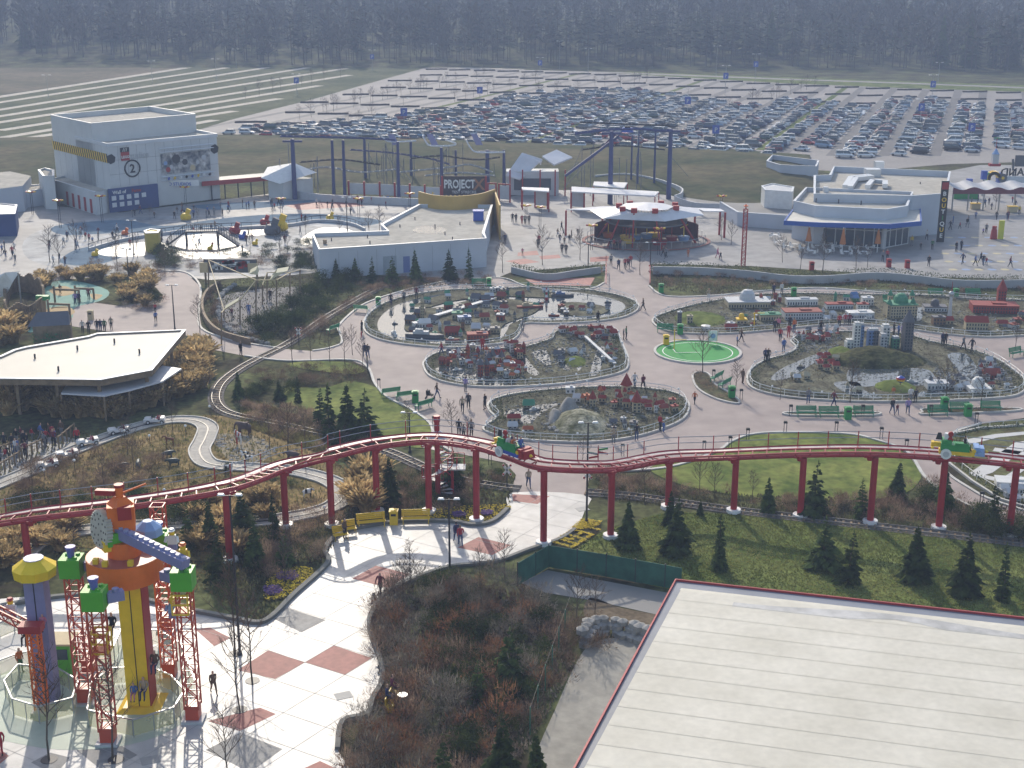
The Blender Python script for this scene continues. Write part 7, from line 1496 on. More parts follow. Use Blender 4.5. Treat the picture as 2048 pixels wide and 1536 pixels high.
for q,m_ in (([(585,345),(650,335),(720,345),(800,338)],steel),([(820,318),(880,312),(950,320),(1000,315)],dkmetal),([(700,300),(780,306),(860,318),(900,330)],bluc),([(1165,300),(1240,292),(1330,300)],dkmetal),([(850,352),(920,346),(990,352)],steel)): rails(q,Yb+5 if q[0][0] < 1100 else Y2+4,m_,1.0,.09)
for x,y,Y_ in ((1255,266,Y2),): c=thing('mine_car', 'small blue car on the high right track', 'coaster car', at(x,y,Y_));MB().box((0,.5,.1),(2.2,1.1,.8),taper=.85).build('body', blu,c,False);MB().box((0,.5,.9),(1.0,.7,.3)).build('seats', blk,c,False)
# station roofs, canopies, sign and panelled fence
t=thing('station_building', 'coaster station with two tilted white roofs', 'building', P(1075,395));Ys=P(1075,392).y
for q,nm in (([(1012,350,0),(1044,305,4),(1078,324,4),(1040,358,0)],'left_roof'),([(1044,305,4),(1085,318,6),(1082,328,5),(1078,324,4)],'ridge_roof'),([(1084,312,2),(1113,299,6),(1145,314,5),(1108,329,0)],'right_roof')):
    W_=[at(x,y,Ys+d) for x,y,d in q];o=MB();o.add(W_+[p-V((0,0,.25)) for p in W_],[(0,1,2,3),(7,6,5,4),(0,4,5,1),(1,5,6,2),(2,6,7,3),(3,7,4,0)]);o.build(nm,whr,t)
MB().box(V((at(1065,392,Ys).x,Ys+3,0)),(10,4,4.5)).build('wall', wallg,t);MB().box(V((at(1065,392,Ys).x,Ys + .9,1)),(7,.1,2.2)).build('window', glassm,t);o=MB()
for x in (1020,1045,1080,1110,1130): p=at(x,392,Ys);o.beam(V((p.x,Ys,0)),V((p.x,Ys,5)),.25)
o.build('posts', redm,t)
for q,wh in (([(1043,375),(1098,377),(1098,384),(1045,380)],'left'),([(1143,374),(1318,384),(1310,393),(1143,384)],'long right'),([(1188,364),(1255,366),(1248,377),(1186,372)],'upper right')):
    W_=[P(x,y,3.6) for x,y in q];t=thing('queue_canopy', 'flat white queue canopy before the station, ' + wh,'canopy', V((W_[0].x,W_[0].y,0)),0,'queue canopies');MB().prism(W_,3.5,3.7).build('roof', whr,t);o=MB()
    for p in W_: o.beam(V((p.x,p.y,0)),V((p.x,p.y,3.5)),.18)
    o.build('posts', redm,t)
A,B=P(885,402),P(972,402);zt=at(885,352,A.y).z;zb=at(885,398,A.y).z;t=thing('ride_billboard', 'dark billboard with white and brown ride name above yellow hazard chevrons', 'billboard', A);MB().ribbon([A,B],.3,zb,zt).build('board', mat('board_brown', (.07,.05,.045),.7,.2,1),t);cx_=(A+B)/2;text_mb('PROJECT', 2.2,.03,None,frame(V((A.x + .3,A.y - .2,zt-2.2)),(1,0,0)) @ Matrix.Diagonal((.66,1,1,1)),align='LEFT', bold=.06).build('title', white,t);text_mb('X', 2.9,.03,None,frame(V((B.x-1.3,A.y - .2,zt-2.5)),(1,0,0)),bold=.06).build('title_letter', col('rust', .35,.16,.08),t);text_mb('TEST STRECKE', .7,.03,None,frame(V((cx_.x,A.y - .2,zt-3.2)),(1,0,0))).build('subtitle', white,t);o=MB()
for k in range(10): o.box(V((A.x + .6+k*(B.x-A.x)/10,A.y - .22,zb + .05)),(.6,.05,.7),ry=.5)
o.build('chevrons', yel,t);MB().beam(A,A+V((0,0,zt)),.35).beam(B,B+V((0,0,zt)),.35).build('post', redm,t)
t=thing('panelled_screen', 'grey panel screen between red posts left of the billboard', 'screen', P(698,396));fx=[(698,392),(729,393),(760,394),(790,396),(820,398),(850,400),(882,402)];o=MB();o2=MB()
for (x,y),(x2,y2) in zip(fx,fx[1:]): a_,b2=P(x,y),P(x2,y2);o.beam(a_,a_+V((0,0,2.9)),.35);o2.ribbon([a_,b2],.1,.4,2.5)
for p in (P(760,394),P(870,401)): pass
o.beam(P(882,402),P(882,402)+V((0,0,2.9)),.35);o.build('posts', redm,t);o2.build('panels', greyl,t);o3=MB()
for x,y in ((744,393),(866,401)): o3.cyl(P(x,y)+V((0,-.12,1.4)),.3,.03,n=3,axis=(0,-1,0))
o3.build('warning_signs', yel,t)
t=thing('panelled_screen', 'red framed grey screens right of the billboard before the pavilion', 'screen', P(1010,405));o=MB();o2=MB()
for x,y,x2,y2 in ((976,402,992,402),(998,403,1020,405),(1070,415,1095,418),(1142,418,1168,420)): a_,b2=P(x,y),P(x2,y2);o.beam(a_,a_+V((0,0,3.4)),.3).beam(b2,b2+V((0,0,3.4)),.3).beam(a_+V((0,0,3.3)),b2+V((0,0,3.3)),.2);o2.ribbon([a_,b2],.1,.5,3)
o.build('posts', redm,t);o2.build('panels', greyl,t)
t=thing('service_tent', 'white pointed tent roof right of the studio', 'tent', P(575,398));Yt=P(575,396).y;zc=at(585,335,Yt).z;W_=[at(x,y,Yt+d) for x,y,d in ((522,356,0),(535,334,5),(600,332,5),(634,345,3),(610,352,0),(560,368,-2))];o=MB();o.add(W_+[V((at(585,330,Yt).x,Yt+2,zc + .6))],[(i,(i+1) % 6,6) for i in range(6)]);o.build('roof', white,t);MB().prism([V((p.x,p.y,0)).lerp(V((at(585,330,Yt).x,Yt+2,0)),.2) for p in W_],0,3.4).build('wall', wallg,t)
t=thing('low_wall', 'low grey wall along the back of the northern plaza', 'wall', P(570,395));MB().ribbon(SP([(570,392),(640,402),(760,408),(860,412),(880,408)],0,4,False),.3,0,1.3).build('panel', greyl,t);MB().ribbon(SP([(1190,362),(1250,358),(1310,368),(1360,386),(1362,398),(1350,405),(1390,418),(1440,420)],0,4,False),.3,0,1.2).build('panel', greyl,t)
# curved wall and hedge below the plaza
def wallhedge(px,label,h=1.1,seed=1):
    W_=SP(px,0,5,False);t=thing('retaining_wall', label,'wall', W_[0]);MB().ribbon(W_,.35,0,h).build('wall', mat('wall_concrete', (.36,.37,.38),.8,.08,.4),t);r_=random.Random(seed);o=MB()
    for p in resample(W_,.1):
        for k in range(9): q=p+V((r_.uniform(-.2,.2),r_.uniform(.2,1.8),r_.uniform(h * .4,h + .45)));o.add([q,q+V((r_.uniform(-1,1),r_.uniform(-1,1),r_.uniform(-1,1))) * .17,q+V((r_.uniform(-1,1),r_.uniform(-1,1),r_.uniform(-1,1))) * .17],[(0,1,2)])
    o.build('hedge', hedgem,t)
wallhedge([(1306,548),(1400,550),(1490,556),(1580,566),(1660,566),(1750,560),(1830,566),(1930,576),(2090,574)],'long curved grey wall topped by a clipped hedge below the entrance plaza');wallhedge([(1024,546),(1090,560),(1150,553),(1200,546)],'short curved wall with hedge left of the bridge', .9,2)
struct(MB().sheet(PL([(1050,558),(1190,555),(1180,572),(1070,570)],.02)).build('ramp', redp))
br=thing('bridge_rail', 'red and white railing posts on both sides of the bridge', 'railing', P(1213,566))
for x in (1212,1300): o=MB();[o.beam(P(x,y),P(x,y)+V((0,0,1.1)),.09) for y in range(526,570,6)];o.beam(P(x,526,1.1),P(x,566,1.1),.1);o.build('railing', redm,br)
# lattice mast, flower lamps
b=P(1486,532);zt=at(1486,418,b.y).z;t=thing('red_lattice_mast', 'slender red lattice mast on the plaza left of the cafe', 'mast', b);lattice(MB(),b,0,zt,.55).build('lattice', redm,t);MB().cyl(b+V((0,0,zt)),.1,.7,n=6).cyl(b+V((0,0,zt + .4)),.35,.12,n=8).build('tip', org,t)
for x,yt,yb,wh in ((1080,415,462,'before the station'),(1052,412,446,'left before the station'),(1183,452,500,'left before the pavilion'),(1317,458,510,'in front of the pavilion'),(1230,386,420,'behind the pavilion'),(1442,393,428,'right of the pavilion'),(121,402,455,'left on the northern plaza'),(205,393,445,'before the studio, left'),(372,375,412,'before the studio, right'),(563,398,425,'in the middle of the northern plaza'),(820,388,425,'by the billboard'),(718,398,438,'behind the splash pond'),(900,385,400,'behind the ochre wall'),(66,385,430,'far left on the northern plaza')):
    b=P(x,yb);z=at(x,yt,b.y).z;t=thing('flower_lamp', 'lattice pole with red and yellow petal top ' + wh,'lamp post', b,0,'petal topped poles');MB().beam(b+V((-.15,0,0)),b+V((-.15,0,z)),.07).beam(b+V((.15,0,0)),b+V((.15,0,z)),.07).build('pole', dkmetal,t);o=MB();o2=MB()
    for k in range(6): a=k*math.pi/3;(o if k % 2 else o2).beam(b+V((0,0,z)),b+V((math.cos(a) * .9,math.sin(a) * .5,z + .15)),.3,.2)
    o.build('red_petals', redm,t);o2.build('yellow_petals', yel,t)
# white terrace roof at the left
tr_px=[(-60,716),(0,713),(28,700),(52,694),(175,673),(195,667),(371,660),(303,741),(202,760),(-60,757)]
t,W_=bldg('terrace_roof', 'large bright cream flat roof with open stand beneath at the left', tr_px,4.0,wood,mat('terrace_cream', (.54,.50,.42),.6,.04,.2),z0=3.4,para=.15);vt=MB()
for x,y in ((70,717),(155,700),(229,686),(279,707),(117,742)): vt.cyl(P(x,y,3.9),.1,.5,n=6)
vt.build('roof_vents', dkmetal,t);o=MB()
for x,y in ((30,752),(110,755),(195,757),(290,738),(340,690),(280,668),(120,690),(10,720)): p=P(x,y,4);o.beam(V((p.x,p.y + .3,0)),V((p.x,p.y + .3,3.4)),.3)
o.build('posts', wood,t)
W_=[P(x,y,2.6) for x,y in ((122,786),(133,769),(205,768),(300,750),(325,731),(363,737),(325,762),(258,780),(208,791))];t=thing('terrace_canopy', 'lower pale canopy in front of the cream terrace roof', 'canopy', V((W_[0].x,W_[0].y,0)));MB().prism(W_,2.45,2.6).build('roof', whr,t);o=MB();[o.beam(V((p.x,p.y,0)),V((p.x,p.y,2.45)),.15) for p in W_];o.build('posts', wood,t)
for k in range(5): t=thing('stand_bench', 'long pale wooden bench of the stand, %s row from the back' % ordi(k),'bench', P(60+k*6,764+k*6),0,'benches of the stand');MB().box((0,0,.5),(5.0,.4,.1),rz=.2).build('seat', tanw,t,False);MB().box((-2,-.4,0),(.2,.3,.5)).box((2,.4,0),(.2,.3,.5)).build('leg', wood,t,False)
t=thing('reed_hut', 'hut with grey pitched roof and green reed apron above the terrace roof', 'hut', P(105,688));b=P(108,684);MB().box(b,(4.2,2,2.2),rz=.25).build('wall', wood,t);o=MB();o.add([b+V(v) for v in ((-2.4,-1.5,2.2),(2.2,-.6,2.2),(1.8,1.4,2.2),(-2.6,.6,2.2),(-1.6,-.2,3.6),(1.8,.6,3.6))],[(0,1,5,4),(2,3,4,5),(1,2,5),(3,0,4)]);o.build('roof', roofg,t);bush_mb(2.6,1.8,700,.18,3,.6,None,b+V((0,-1.6,0))).build('reed_apron', col('bright_reed', .03,.16,.05,.8),t)
# playground
struct(MB().sheet(SP([(70,640),(95,570),(150,562),(215,580),(205,600),(150,615),(140,640),(60,665)],.02,4)).build('play_surface', mat('green_play_surface', (.16,.33,.27),.8,.1,.6)));
for q in ([(98,580),(130,572),(150,585),(120,592)],[(90,620),(130,612),(150,625),(110,640)],[(180,588),(205,590),(190,600)]): struct(MB().sheet(SP(q,.03,4)).build('play_surface', mat('sand_play_surface', (.42,.29,.13),.8,.1,.6)))
t=thing('wooden_fort', 'weathered palisade play fort with green dragon head at the left edge', 'play fort', P(50,648));o=MB();W_=SP([(14,645),(30,648),(60,645),(88,632),(86,600),(60,585),(20,590)],0,4)
for p in resample(W_,.28,True): o.beam(p,p+V((0,0,2.4 + .3*math.sin(p.x*3))),.26)
o.build('palisade', wood,t);MB().box(P(86,600,1.9),(1.6,.6,.6)).box(P(92,600,2.3),(.7,.5,.5)).build('dragon_head', grn,t)
t=thing('shade_sail', 'white curved shade sail at the left edge over the fort', 'sail', P(0,610));W_=[at(x,y,P(10,620).y) for x,y in ((-40,600),(-20,560),(10,545),(36,545),(25,565),(8,595))];o=MB();o.add([p+V((0,(i % 2) * .6,0)) for i,p in enumerate(W_)] , [(0,1,2),(0,2,5),(2,3,4),(2,4,5)]);o.build('canvas', white,t);MB().beam(V((W_[3].x,W_[3].y,0)),W_[3],.15).build('mast', steel,t)
for x,y,h,w_,wh in ((135,605,2.2,3.2,'left'),(120,640,2.6,2.6,'front'),(170,598,1.8,2.4,'right')): t=thing('climbing_frame', 'brown timber climbing frame on the green playground, ' + wh,'climbing frame', P(x,y),0,'climbing frames');MB().beam((-w_/2,0,0),(-w_/2,0,h),.22).beam((w_/2,0,0),(w_/2,0,h * .8),.22).build('post', wood,t,False);MB().beam((-w_/2,0,h * .8),(w_/2,0,h * .75),.25).build('beam', wood,t,False)
# splash pond
rpw=mat('rippled_water', (.08,.09,.10),.38,.2,3,spec=1.0,bump=1.0)
for q in ([(195,502),(250,488),(320,484),(335,500),(280,512),(215,512)],[(350,498),(370,472),(440,470),(480,492),(500,510),(430,518),(370,515)],[(600,480),(640,456),(695,458),(705,468),(660,476),(615,490)],[(470,462),(520,455),(540,465),(500,472)]): wat(q,.03).data.materials[0]=rpw
t=thing('pond_fence', 'dark post railing along the back of the splash pond', 'fence', P(180,495));W_=SP([(178,502),(250,482),(330,470),(400,462),(560,455),(640,444),(700,450),(730,462)],0,4,False);o=MB();[o.beam(p,p+V((0,0,1.1)),.06) for p in resample(W_,1.6)];o.tube([p+V((0,0,1.1)) for p in W_],.05,4);o.build('railing', dkmetal,t);MB().ribbon(W_,.3,0,.5).build('kerb', greyl,t)
t=thing('foot_bridge', 'grey steel footbridge with sloping ramps over the splash pond', 'bridge', P(405,490));W_=[at(x,y,P(400,492).y) for x,y in ((338,488),(372,463),(435,462),(478,490))];o=MB();r2=MB()
for a_,b2 in zip(W_,W_[1:]):
    o.beam(a_,b2,1.4,.25)
    for k in range(8): p=a_.lerp(b2,k/8)+V((0,-.7,0));r2.beam(p,p+V((0,0,1.1)),.06);p=p+V((0,1.4,0));r2.beam(p,p+V((0,0,1.1)),.06)
    for y_ in (-.7,.7): r2.beam(a_+V((0,y_,1.1)),b2+V((0,y_,1.1)),.07)
o.build('deck', greyd,t);r2.build('railing', dkmetal,t);o=MB();[o.beam(V((p.x,p.y,0)),p,.3) for p in W_[1:3]];o.build('piers', greyd,t)
t,W_=bldg('yellow_kiosk', 'small yellow cabin standing by the splash pond', [(288,462),(300,458),(320,460),(316,466),(292,467)],3.0,col('kiosk_yellow', .55,.42,.08,.6),yel,para=.1);MB().box(P(306,496)+V((0,.2,1.2)),(1.0,.1,.9)).build('window', glassm,t)
for x,y,m_,h,wh in ((470,468,redm,1.8,'red dome'),(485,478,blu,1.2,'blue slatted box'),(372,440,yel,1.8,'yellow shell'),(420,500,yel,.8,'yellow raft'),(545,470,greyd,2.6,'dark slanted slide tower'),(560,462,yel,2.6,'yellow block tower'),(530,450,redm,1.6,'pink and blue figure'),(660,440,yel,1.3,'yellow crane toy'),(250,470,org,1.1,'orange digger toy'),(190,512,yel,1.0,'yellow spout'),(510,490,yel,.9,'yellow crab toy')):
    t=thing('water_play_toy', wh + ' of the water playground', 'play sculpture', P(x,y));MB().ball((0,0,h * .3),h * .55,10,0,.8).build('body', m_,t,False);MB().box((.2,0,h * .5),(h * .4,h * .3,h * .6),ry=.4).build('fin', m_,t,False);MB().cyl((0,0,0),h * .4,.15,n=10).build('base', greyl,t,False)
t=thing('park_billboard', 'wide framed billboard with printed tiles and lamps at both ends', 'billboard', P(458,566));A,B=P(412,566),P(515,566);z0,z1=at(412,545,A.y).z,at(412,518,A.y).z;MB().ribbon([A,B],.3,z0,z1).build('panel', greyd,t);o=MB();rq=random.Random(2)
for k in range(22): o.box(A.lerp(B,.12 + .74*rq.random())+V((0,-.2,z0 + .2+rq.random()*(z1-z0 - .8))),(.7,.04,.45),rq.randrange(3))
o.build('printed_tiles', [greyl,redm,white],t);MB().box(at(408,545,A.y - .4),(1.1,.3,1.4)).box(at(506,545,A.y - .4),(1.3,.3,1.3)).build('side_boxes', tanw,t);MB().beam(A,A+V((0,0,z1)),.25).beam(B,B+V((0,0,z1)),.25).build('post', wood,t)
# netted play yard
struct(MB().sheet(SP([(435,640),(432,605),(470,585),(560,575),(640,575),(600,620),(545,650),(500,668),(455,660)],.02,4)).build('play_yard', mat('yard_gravel', (.28,.26,.24),.9,.12,1,s2=4)))
t=thing('netted_frame', 'tall timber frame of posts and beams over the play yard', 'frame', P(420,640));o=MB();pp=[(417,580,520),(443,690,625),(480,650,600),(512,640,560),(534,600,545),(553,640,560),(580,600,545),(525,610,570),(448,640,620),(600,590,540)]
tops=[]
for x,yb,yt in pp: b=P(x,yb);z=at(x,yt,b.y);o.beam(b,z,.16);tops.append(z)
o.build('post', wood,t);o=MB();[o.beam(tops[i],tops[j],.1) for i,j in ((0,3),(3,5),(5,6),(0,8),(8,2),(4,6),(2,3),(1,8),(6,9),(4,7))];o.build('beams', tanw,t)
for q,wh in (([(448,620),(475,604),(462,612)],'lower left'),([(540,560),(575,542),(552,546)],'upper right'),([(498,548),(512,540),(515,550)],'upper middle')):
    Y_=P(500,640).y;o=MB();W_=[at(x,y,Y_) for x,y in q];o.add(W_+[p+V((0,1.2,.3)) for p in W_],[(0,1,2),(0,3,4,1),(3,5,4),(1,4,5,2)]);tag(o.build('small_sail', mat('cream_sail', (.6,.56,.38),.7,.05,1)),'small cream canvas sail in the netted frame, ' + wh,'sail', 'cream sails')
t=thing('yard_wall', 'low rubble wall around the netted play yard', 'wall', P(430,650));W_=SP([(500,690),(440,672),(412,645),(405,615),(415,590),(440,572)],0,4,False);MB().ribbon(W_,.3,0,.8).build('fence', wood,t);o=MB();rs=random.Random(5);[o.ball(p+V((2,0,.2)),rs.uniform(.25,.5),6,0,.7) for p in resample(W_,.9)];o.build('rocks', rock,t)
# big roof at the lower right
W_=[P(x,y,9.5) for x,y in ((1352,1146),(2330,1252),(2500,1700),(1020,1750))];W_[3]=W_[0]+(P(1140,1536,9.5)-W_[0])*1.35;t=thing('hall_building', 'big hall with seamed cream roof, grey gutter and thin red edge at the lower right', 'building', V((W_[0].x,W_[0].y,0)))
MB().prism(W_,0,9.0).build('wall', wallg,t);c=sum(W_,V())/4;big=mat('membrane_roof', (.585,.55,.46),.65,.05,.22,rgb2=(.62,.585,.50),spec=.25,s2=2.5);cv=[p for p in W_]
def ins(p,k): q=W_[0] if 0 else None;return p
e1=(W_[1]-W_[0]).normalized();e2=(W_[3]-W_[0]).normalized();
def rp_(u,v,z): p=W_[0]+e1*u+e2*v;return V((p.x,p.y,z))
L1,L2=(W_[1]-W_[0]).length,(W_[3]-W_[0]).length
o=MB();o.add([rp_(0,0,9.02),rp_(L1,0,9.02),rp_(L1,L2,9.02),rp_(0,L2,9.02)],[(0,3,2,1)]);o.build('gutter', mat('gutter_grey', (.20,.22,.26),.4,.08,.6),t)
MB().ribbon([rp_(0,L2,0),rp_(0,0,0),rp_(L1,0,0)],.10,8.95,9.14).build('red_edge', mat('edge_red', (.42,.06,.06),.45,.05,1),t)
o=MB();o.add([rp_(.55,1.3,9.1),rp_(L1,1.3,9.1),rp_(L1,L2,9.6),rp_(.55,L2,9.6)],[(0,3,2,1)]);o.build('roof', big,t);o=MB()
for k in range(1,16): v = .8+k*1.75;z=9.1 + .5*(v-1.3)/(L2-1.3);o.add([rp_(.55,v,z + .012),rp_(L1,v,z + .012),rp_(L1,v + .03,z + .013),rp_(.55,v + .03,z + .013)],[(0,3,2,1)])
o.build('seams', mat('seam_cream', (.56,.53,.455),.7,.08,2),t)
o=MB();o.sheet([rp_(u,1.75 + .35*math.sin(u * .4)+(0 if j else .9 + .3*math.sin(u * .9)),9.125) for j,us in ((0,[i*1.2 for i in range(3,26)]),(1,[i*1.2 for i in range(25,2,-1)])) for u in us]);o.build('roof_stains', mat('roof_stain_band', (.46,.45,.43),.6,.2,.8),t)
o=MB();o.add([rp_(.5,.9,9.05),rp_(L1,.9,9.05),rp_(L1,1.3,9.1),rp_(.5,1.3,9.1)],[(0,3,2,1)]);o.build('eaves_strip', big,t)
# ---------- jeep ride, animals, rails, flower beds ----------
W_=SP(JR,0,6,False);trk=mat('track_concrete', (.42,.39,.34),.8,.12,.5,s2=2)
struct(MB().ribbon(W_,1.9,0,.05).build('jeep_track', trk));struct(MB().ribbon(W_,.16,.05,.09).build('guide_rail', dkmetal));struct(MB().ribbon(W_,.12,.05,.16,off=.95).build('kerb', kerbm));struct(MB().ribbon(W_,.12,.05,.16,off=-.95).build('kerb', kerbm))
struct(MB().sheet(PL([(-60,905),(120,870),(160,880),(90,925),(-60,975)],.012)).build('queue_floor', greyp))
qf=thing('queue_barrier', 'wooden rail barriers of the jeep queue', 'fence', P(40,930));o=MB()
for q in ([(0,950),(40,925)],[(45,918),(85,900)],[(118,895),(150,868)],[(0,915),(40,900)]):
    a,b=P(*q[0]),P(*q[1])
    for k in range(5): p=a.lerp(b,k/4);o.beam(p,p+V((0,0,1.1)),.12)
    o.beam(a+V((0,0,1)),b+V((0,0,1)),.1)
o.build('railing', wood,qf)
jw=mat('jeep_white', (.72,.71,.70),.25,.05,1,spec=.6)
def jeep_proto():
    t=thing('safari_jeep', 'x', 'jeep');b=MB().box((-.95,0,.32),(1.0,1.15,.38)).box((-.95,0,.7),(.9,.95,.12),taper=.9).box((.35,0,.32),(1.7,1.15,.22)).box((.1,-.54,.5),(.5,.08,.25)).box((.1,.54,.5),(.5,.08,.25)).box((.9,0,.5),(.5,1.15,.35))
    b.build('body', jw,t,False);MB().box((-1.48,0,.3),(.1,1.2,.16)).build('bumper', jw,t,False);MB().box((-.4,0,.75),(.04,.95,.38),ry=-.2).build('windscreen', glassm,t,False);MB().box((.3,0,.5),(.4,.9,.15)).box((.55,0,.6),(.12,.9,.4)).build('seat', CM['maroon'],t,False)
    for y in (-.35,.35): MB().cyl((-1.46,y,.58),.12,.06,n=10,axis=(-1,0,0)).build('headlight', lamp_w,t,False)
    for x in (-.95,.85):
        for y in (-1,1): MB().cyl((x,y * .48,.27),.27,.16,n=12,axis=(0,y,0)).build('wheel', tyre,t,False)
    for x in (-.95,.85):
        for y in (-1,1): MB().cyl((x,y * .645,.27),.15,.012,n=10,axis=(0,y,0)).build('hub_cap', jw,t,False)
    return t
jp=jeep_proto()
for x,y,a,wh,rd in [(312,846,5,'rear, on the far bend', [('red', 'white')]),(240,866,25,'fourth, half hidden by a tree', [('grey', 'grey')]),(178,889,25,'third, with pink rider', [('pink', 'grey')]),(137,914,25,'second, empty', []),(97,935,25,'foremost at the queue', [('maroon', 'dark')])]:
    p=P(x,y,.06);dup(jp,p,R(a),'small white safari jeep, ' + wh,.72,group='white safari jeeps')
    for k,(c1,c2) in enumerate(rd): person(0,0,c1,c2,'rider in %s sitting in the jeep that is %s' % (c1,wh.split(',')[0]),'sit', a-90,.62,pos=p+V((.22*math.cos(R(a)),.22*math.sin(R(a)),-.14)))
drop(jp)
def animal(name,label,px,py,rz,L_,H_,m_,bulk=.22,neck=.25,leg=.5,trunk=False,m2=None,headup=.1):
    b=P(px,py);bz=H_*leg;J=[(0,0,bz+H_ * .25),(-L_ * .3,0,bz+H_ * .22),(-L_ * .5,0,bz+H_ * .2),(L_ * .3,0,bz+H_ * .27),(L_*(.3+neck * .5),0,bz+H_*(.32+headup)),(L_*(.3+neck),0,bz+H_*(.28+headup)),(L_*(.3+neck*1.6),0,bz+H_*(.12+headup * .6))]
    Rd=[bulk,bulk * .92,.04*H_,bulk * .85,bulk * .55,bulk * .5,bulk * .25];E=[(0,1),(1,2),(0,3),(3,4),(4,5),(5,6)]
    for x,par in ((-.32,1),(.28,3)):
        for y in (-1,1):
            i=len(J);k=-.05 if par == 1 else .04
            J += [(x*L_,y*bulk * .6,bz+H_ * .02),((x+k)*L_,y*bulk * .62,bz * .48),(x*L_,y*bulk * .62,.03)];Rd += [bulk * .42,bulk * .26,bulk * .24];E += [(par,i),(i,i+1),(i+1,i+2)]
    if trunk: i=len(J);J += [(L_*(.3+neck*1.7),0,bz * .6),(L_*(.3+neck*1.75),0,bz * .15)];Rd += [bulk * .16,bulk * .1];E += [(6,i),(i,i+1)]
    me=bpy.data.meshes.new(name);me.from_pydata(J,E,[]);o=bpy.data.objects.new('p', me);COL.objects.link(o);o.modifiers.new('s', 'SKIN');su=o.modifiers.new('u', 'SUBSURF');su.levels=su.render_levels=1
    for v,r_ in zip(me.skin_vertices[0].data,Rd): v.radius=(r_,r_)
    me.skin_vertices[0].data[0].use_root=True;bpy.context.view_layer.update();ev=o.evaluated_get(bpy.context.evaluated_depsgraph_get());m3=bpy.data.meshes.new_from_object(ev);bpy.data.objects.remove(o);m3.materials.clear();m3.materials.append(m_);m3.materials.append(m2 or m_)
    for p in m3.polygons:
        p.use_smooth=True
        if m2: p.material_index=1 if math.sin(p.center.x*14/L_) > 0 else 0
    a=bpy.data.objects.new(name,m3);COL.objects.link(a);a.location=b;a.rotation_euler=(0,0,R(rz));a.scale=(.66,.66,.66);return tag(a,label,'animal figure', 'animal figures of the jeep ride')
hipm=mat('hippo_grey', (.06,.075,.07),.5,.15,1);elm=mat('elephant_grey', (.12,.08,.075),.7,.2,1);brm=mat('antelope_brown', (.22,.09,.05),.7,.2,1)
animal('elephant_figure', 'brown grey elephant figure at the edge of the red heather', 489,868,170,2.2,1.9,elm,.5,.22,.45,True);animal('rhino_figure', 'grey rhinoceros figure behind the coaster railing', 586,918,175,2.0,1.2,elm,.36,.25,.4)
for x,y,a,wh in ((242,940,20,'leftmost in the meadow'),(277,935,100,'facing the camera'),(335,915,20,'rear one of the right pair'),(348,930,200,'front one of the right pair')): animal('hippo_figure', 'dark green grey hippopotamus figure, ' + wh,x,y,a,1.7,1.1,hipm,.34,.25,.35)
animal('antelope_figure', 'reddish brown antelope figure behind the hippos', 340,892,185,1.4,1.3,brm,.2,.3,.6,headup=.25);animal('zebra_figure', 'black and white zebra figure beside the track by the railing', 458,946,30,1.3,1.2,white,.2,.3,.55,m2=blk,headup=.25);animal('zebra_figure', 'striped zebra figure on the sand, rear one', 490,918,200,1.3,1.2,white,.2,.3,.55,m2=blk,headup=.2);animal('zebra_figure', 'striped zebra figure on the sand, front one', 498,926,190,1.3,1.2,blk,.2,.3,.55,m2=white,headup=.2);animal('panda_figure', 'black figure with white back inside the track loop', 615,995,15,1.3,1.2,blk,.28,.25,.5,m2=white);animal('ostrich_figure', 'red and white bird like figure standing on the sand', 478,890,170,.9,1.6,redm,.22,.25,.75,m2=white,headup=.3)
o=MB();rs=random.Random(6)
for x,y in scatter(PL([(430,872),(470,870),(540,880),(560,905),(500,925),(445,918),(430,890)]),90,rs): o.ball((x,y,.0),rs.uniform(.08,.24),6,0,.6)
stuff(o.build('field_stones', rock),'loose grey stones around the sandy animal pen', 'stones')
# narrow gauge rails
for q in ([(760,575),(720,596),(650,637),(600,672),(560,696),(520,716),(480,738),(448,762),(433,785),(434,808),(455,826),(500,838),(560,850),(640,868),(700,884),(780,905),(860,940),(930,962),(1010,975),(1040,978)],[(1172,985),(1260,992),(1360,1006),(1460,1020),(1600,1036),(1740,1052),(1880,1068),(2090,1092)],[(985,575),(900,562),(820,565),(760,575)]):
    W_=SP(q,0,6,False);struct(MB().ribbon(W_,1.6,0,.06).build('railway_bed', mat('ballast', (.17,.155,.14),.95,.25,2,s2=5)));o=MB();o.ribbon(W_,.06,.1,.2,off=.38).ribbon(W_,.06,.1,.2,off=-.38);struct(o.build('rails', mat('rail_steel', (.20,.19,.18),.5,.1,1,metal=.3)))
    o=MB();rw=resample(W_,.6)
    for p,r_ in zip(rw,rw[1:]): d=(r_-p).normalized();n_=V((-d.y,d.x,0)) * .6;o.beam(p-n_+V((0,0,.08)),p+n_+V((0,0,.08)),.16,.07)
    struct(o.build('sleepers', wood))
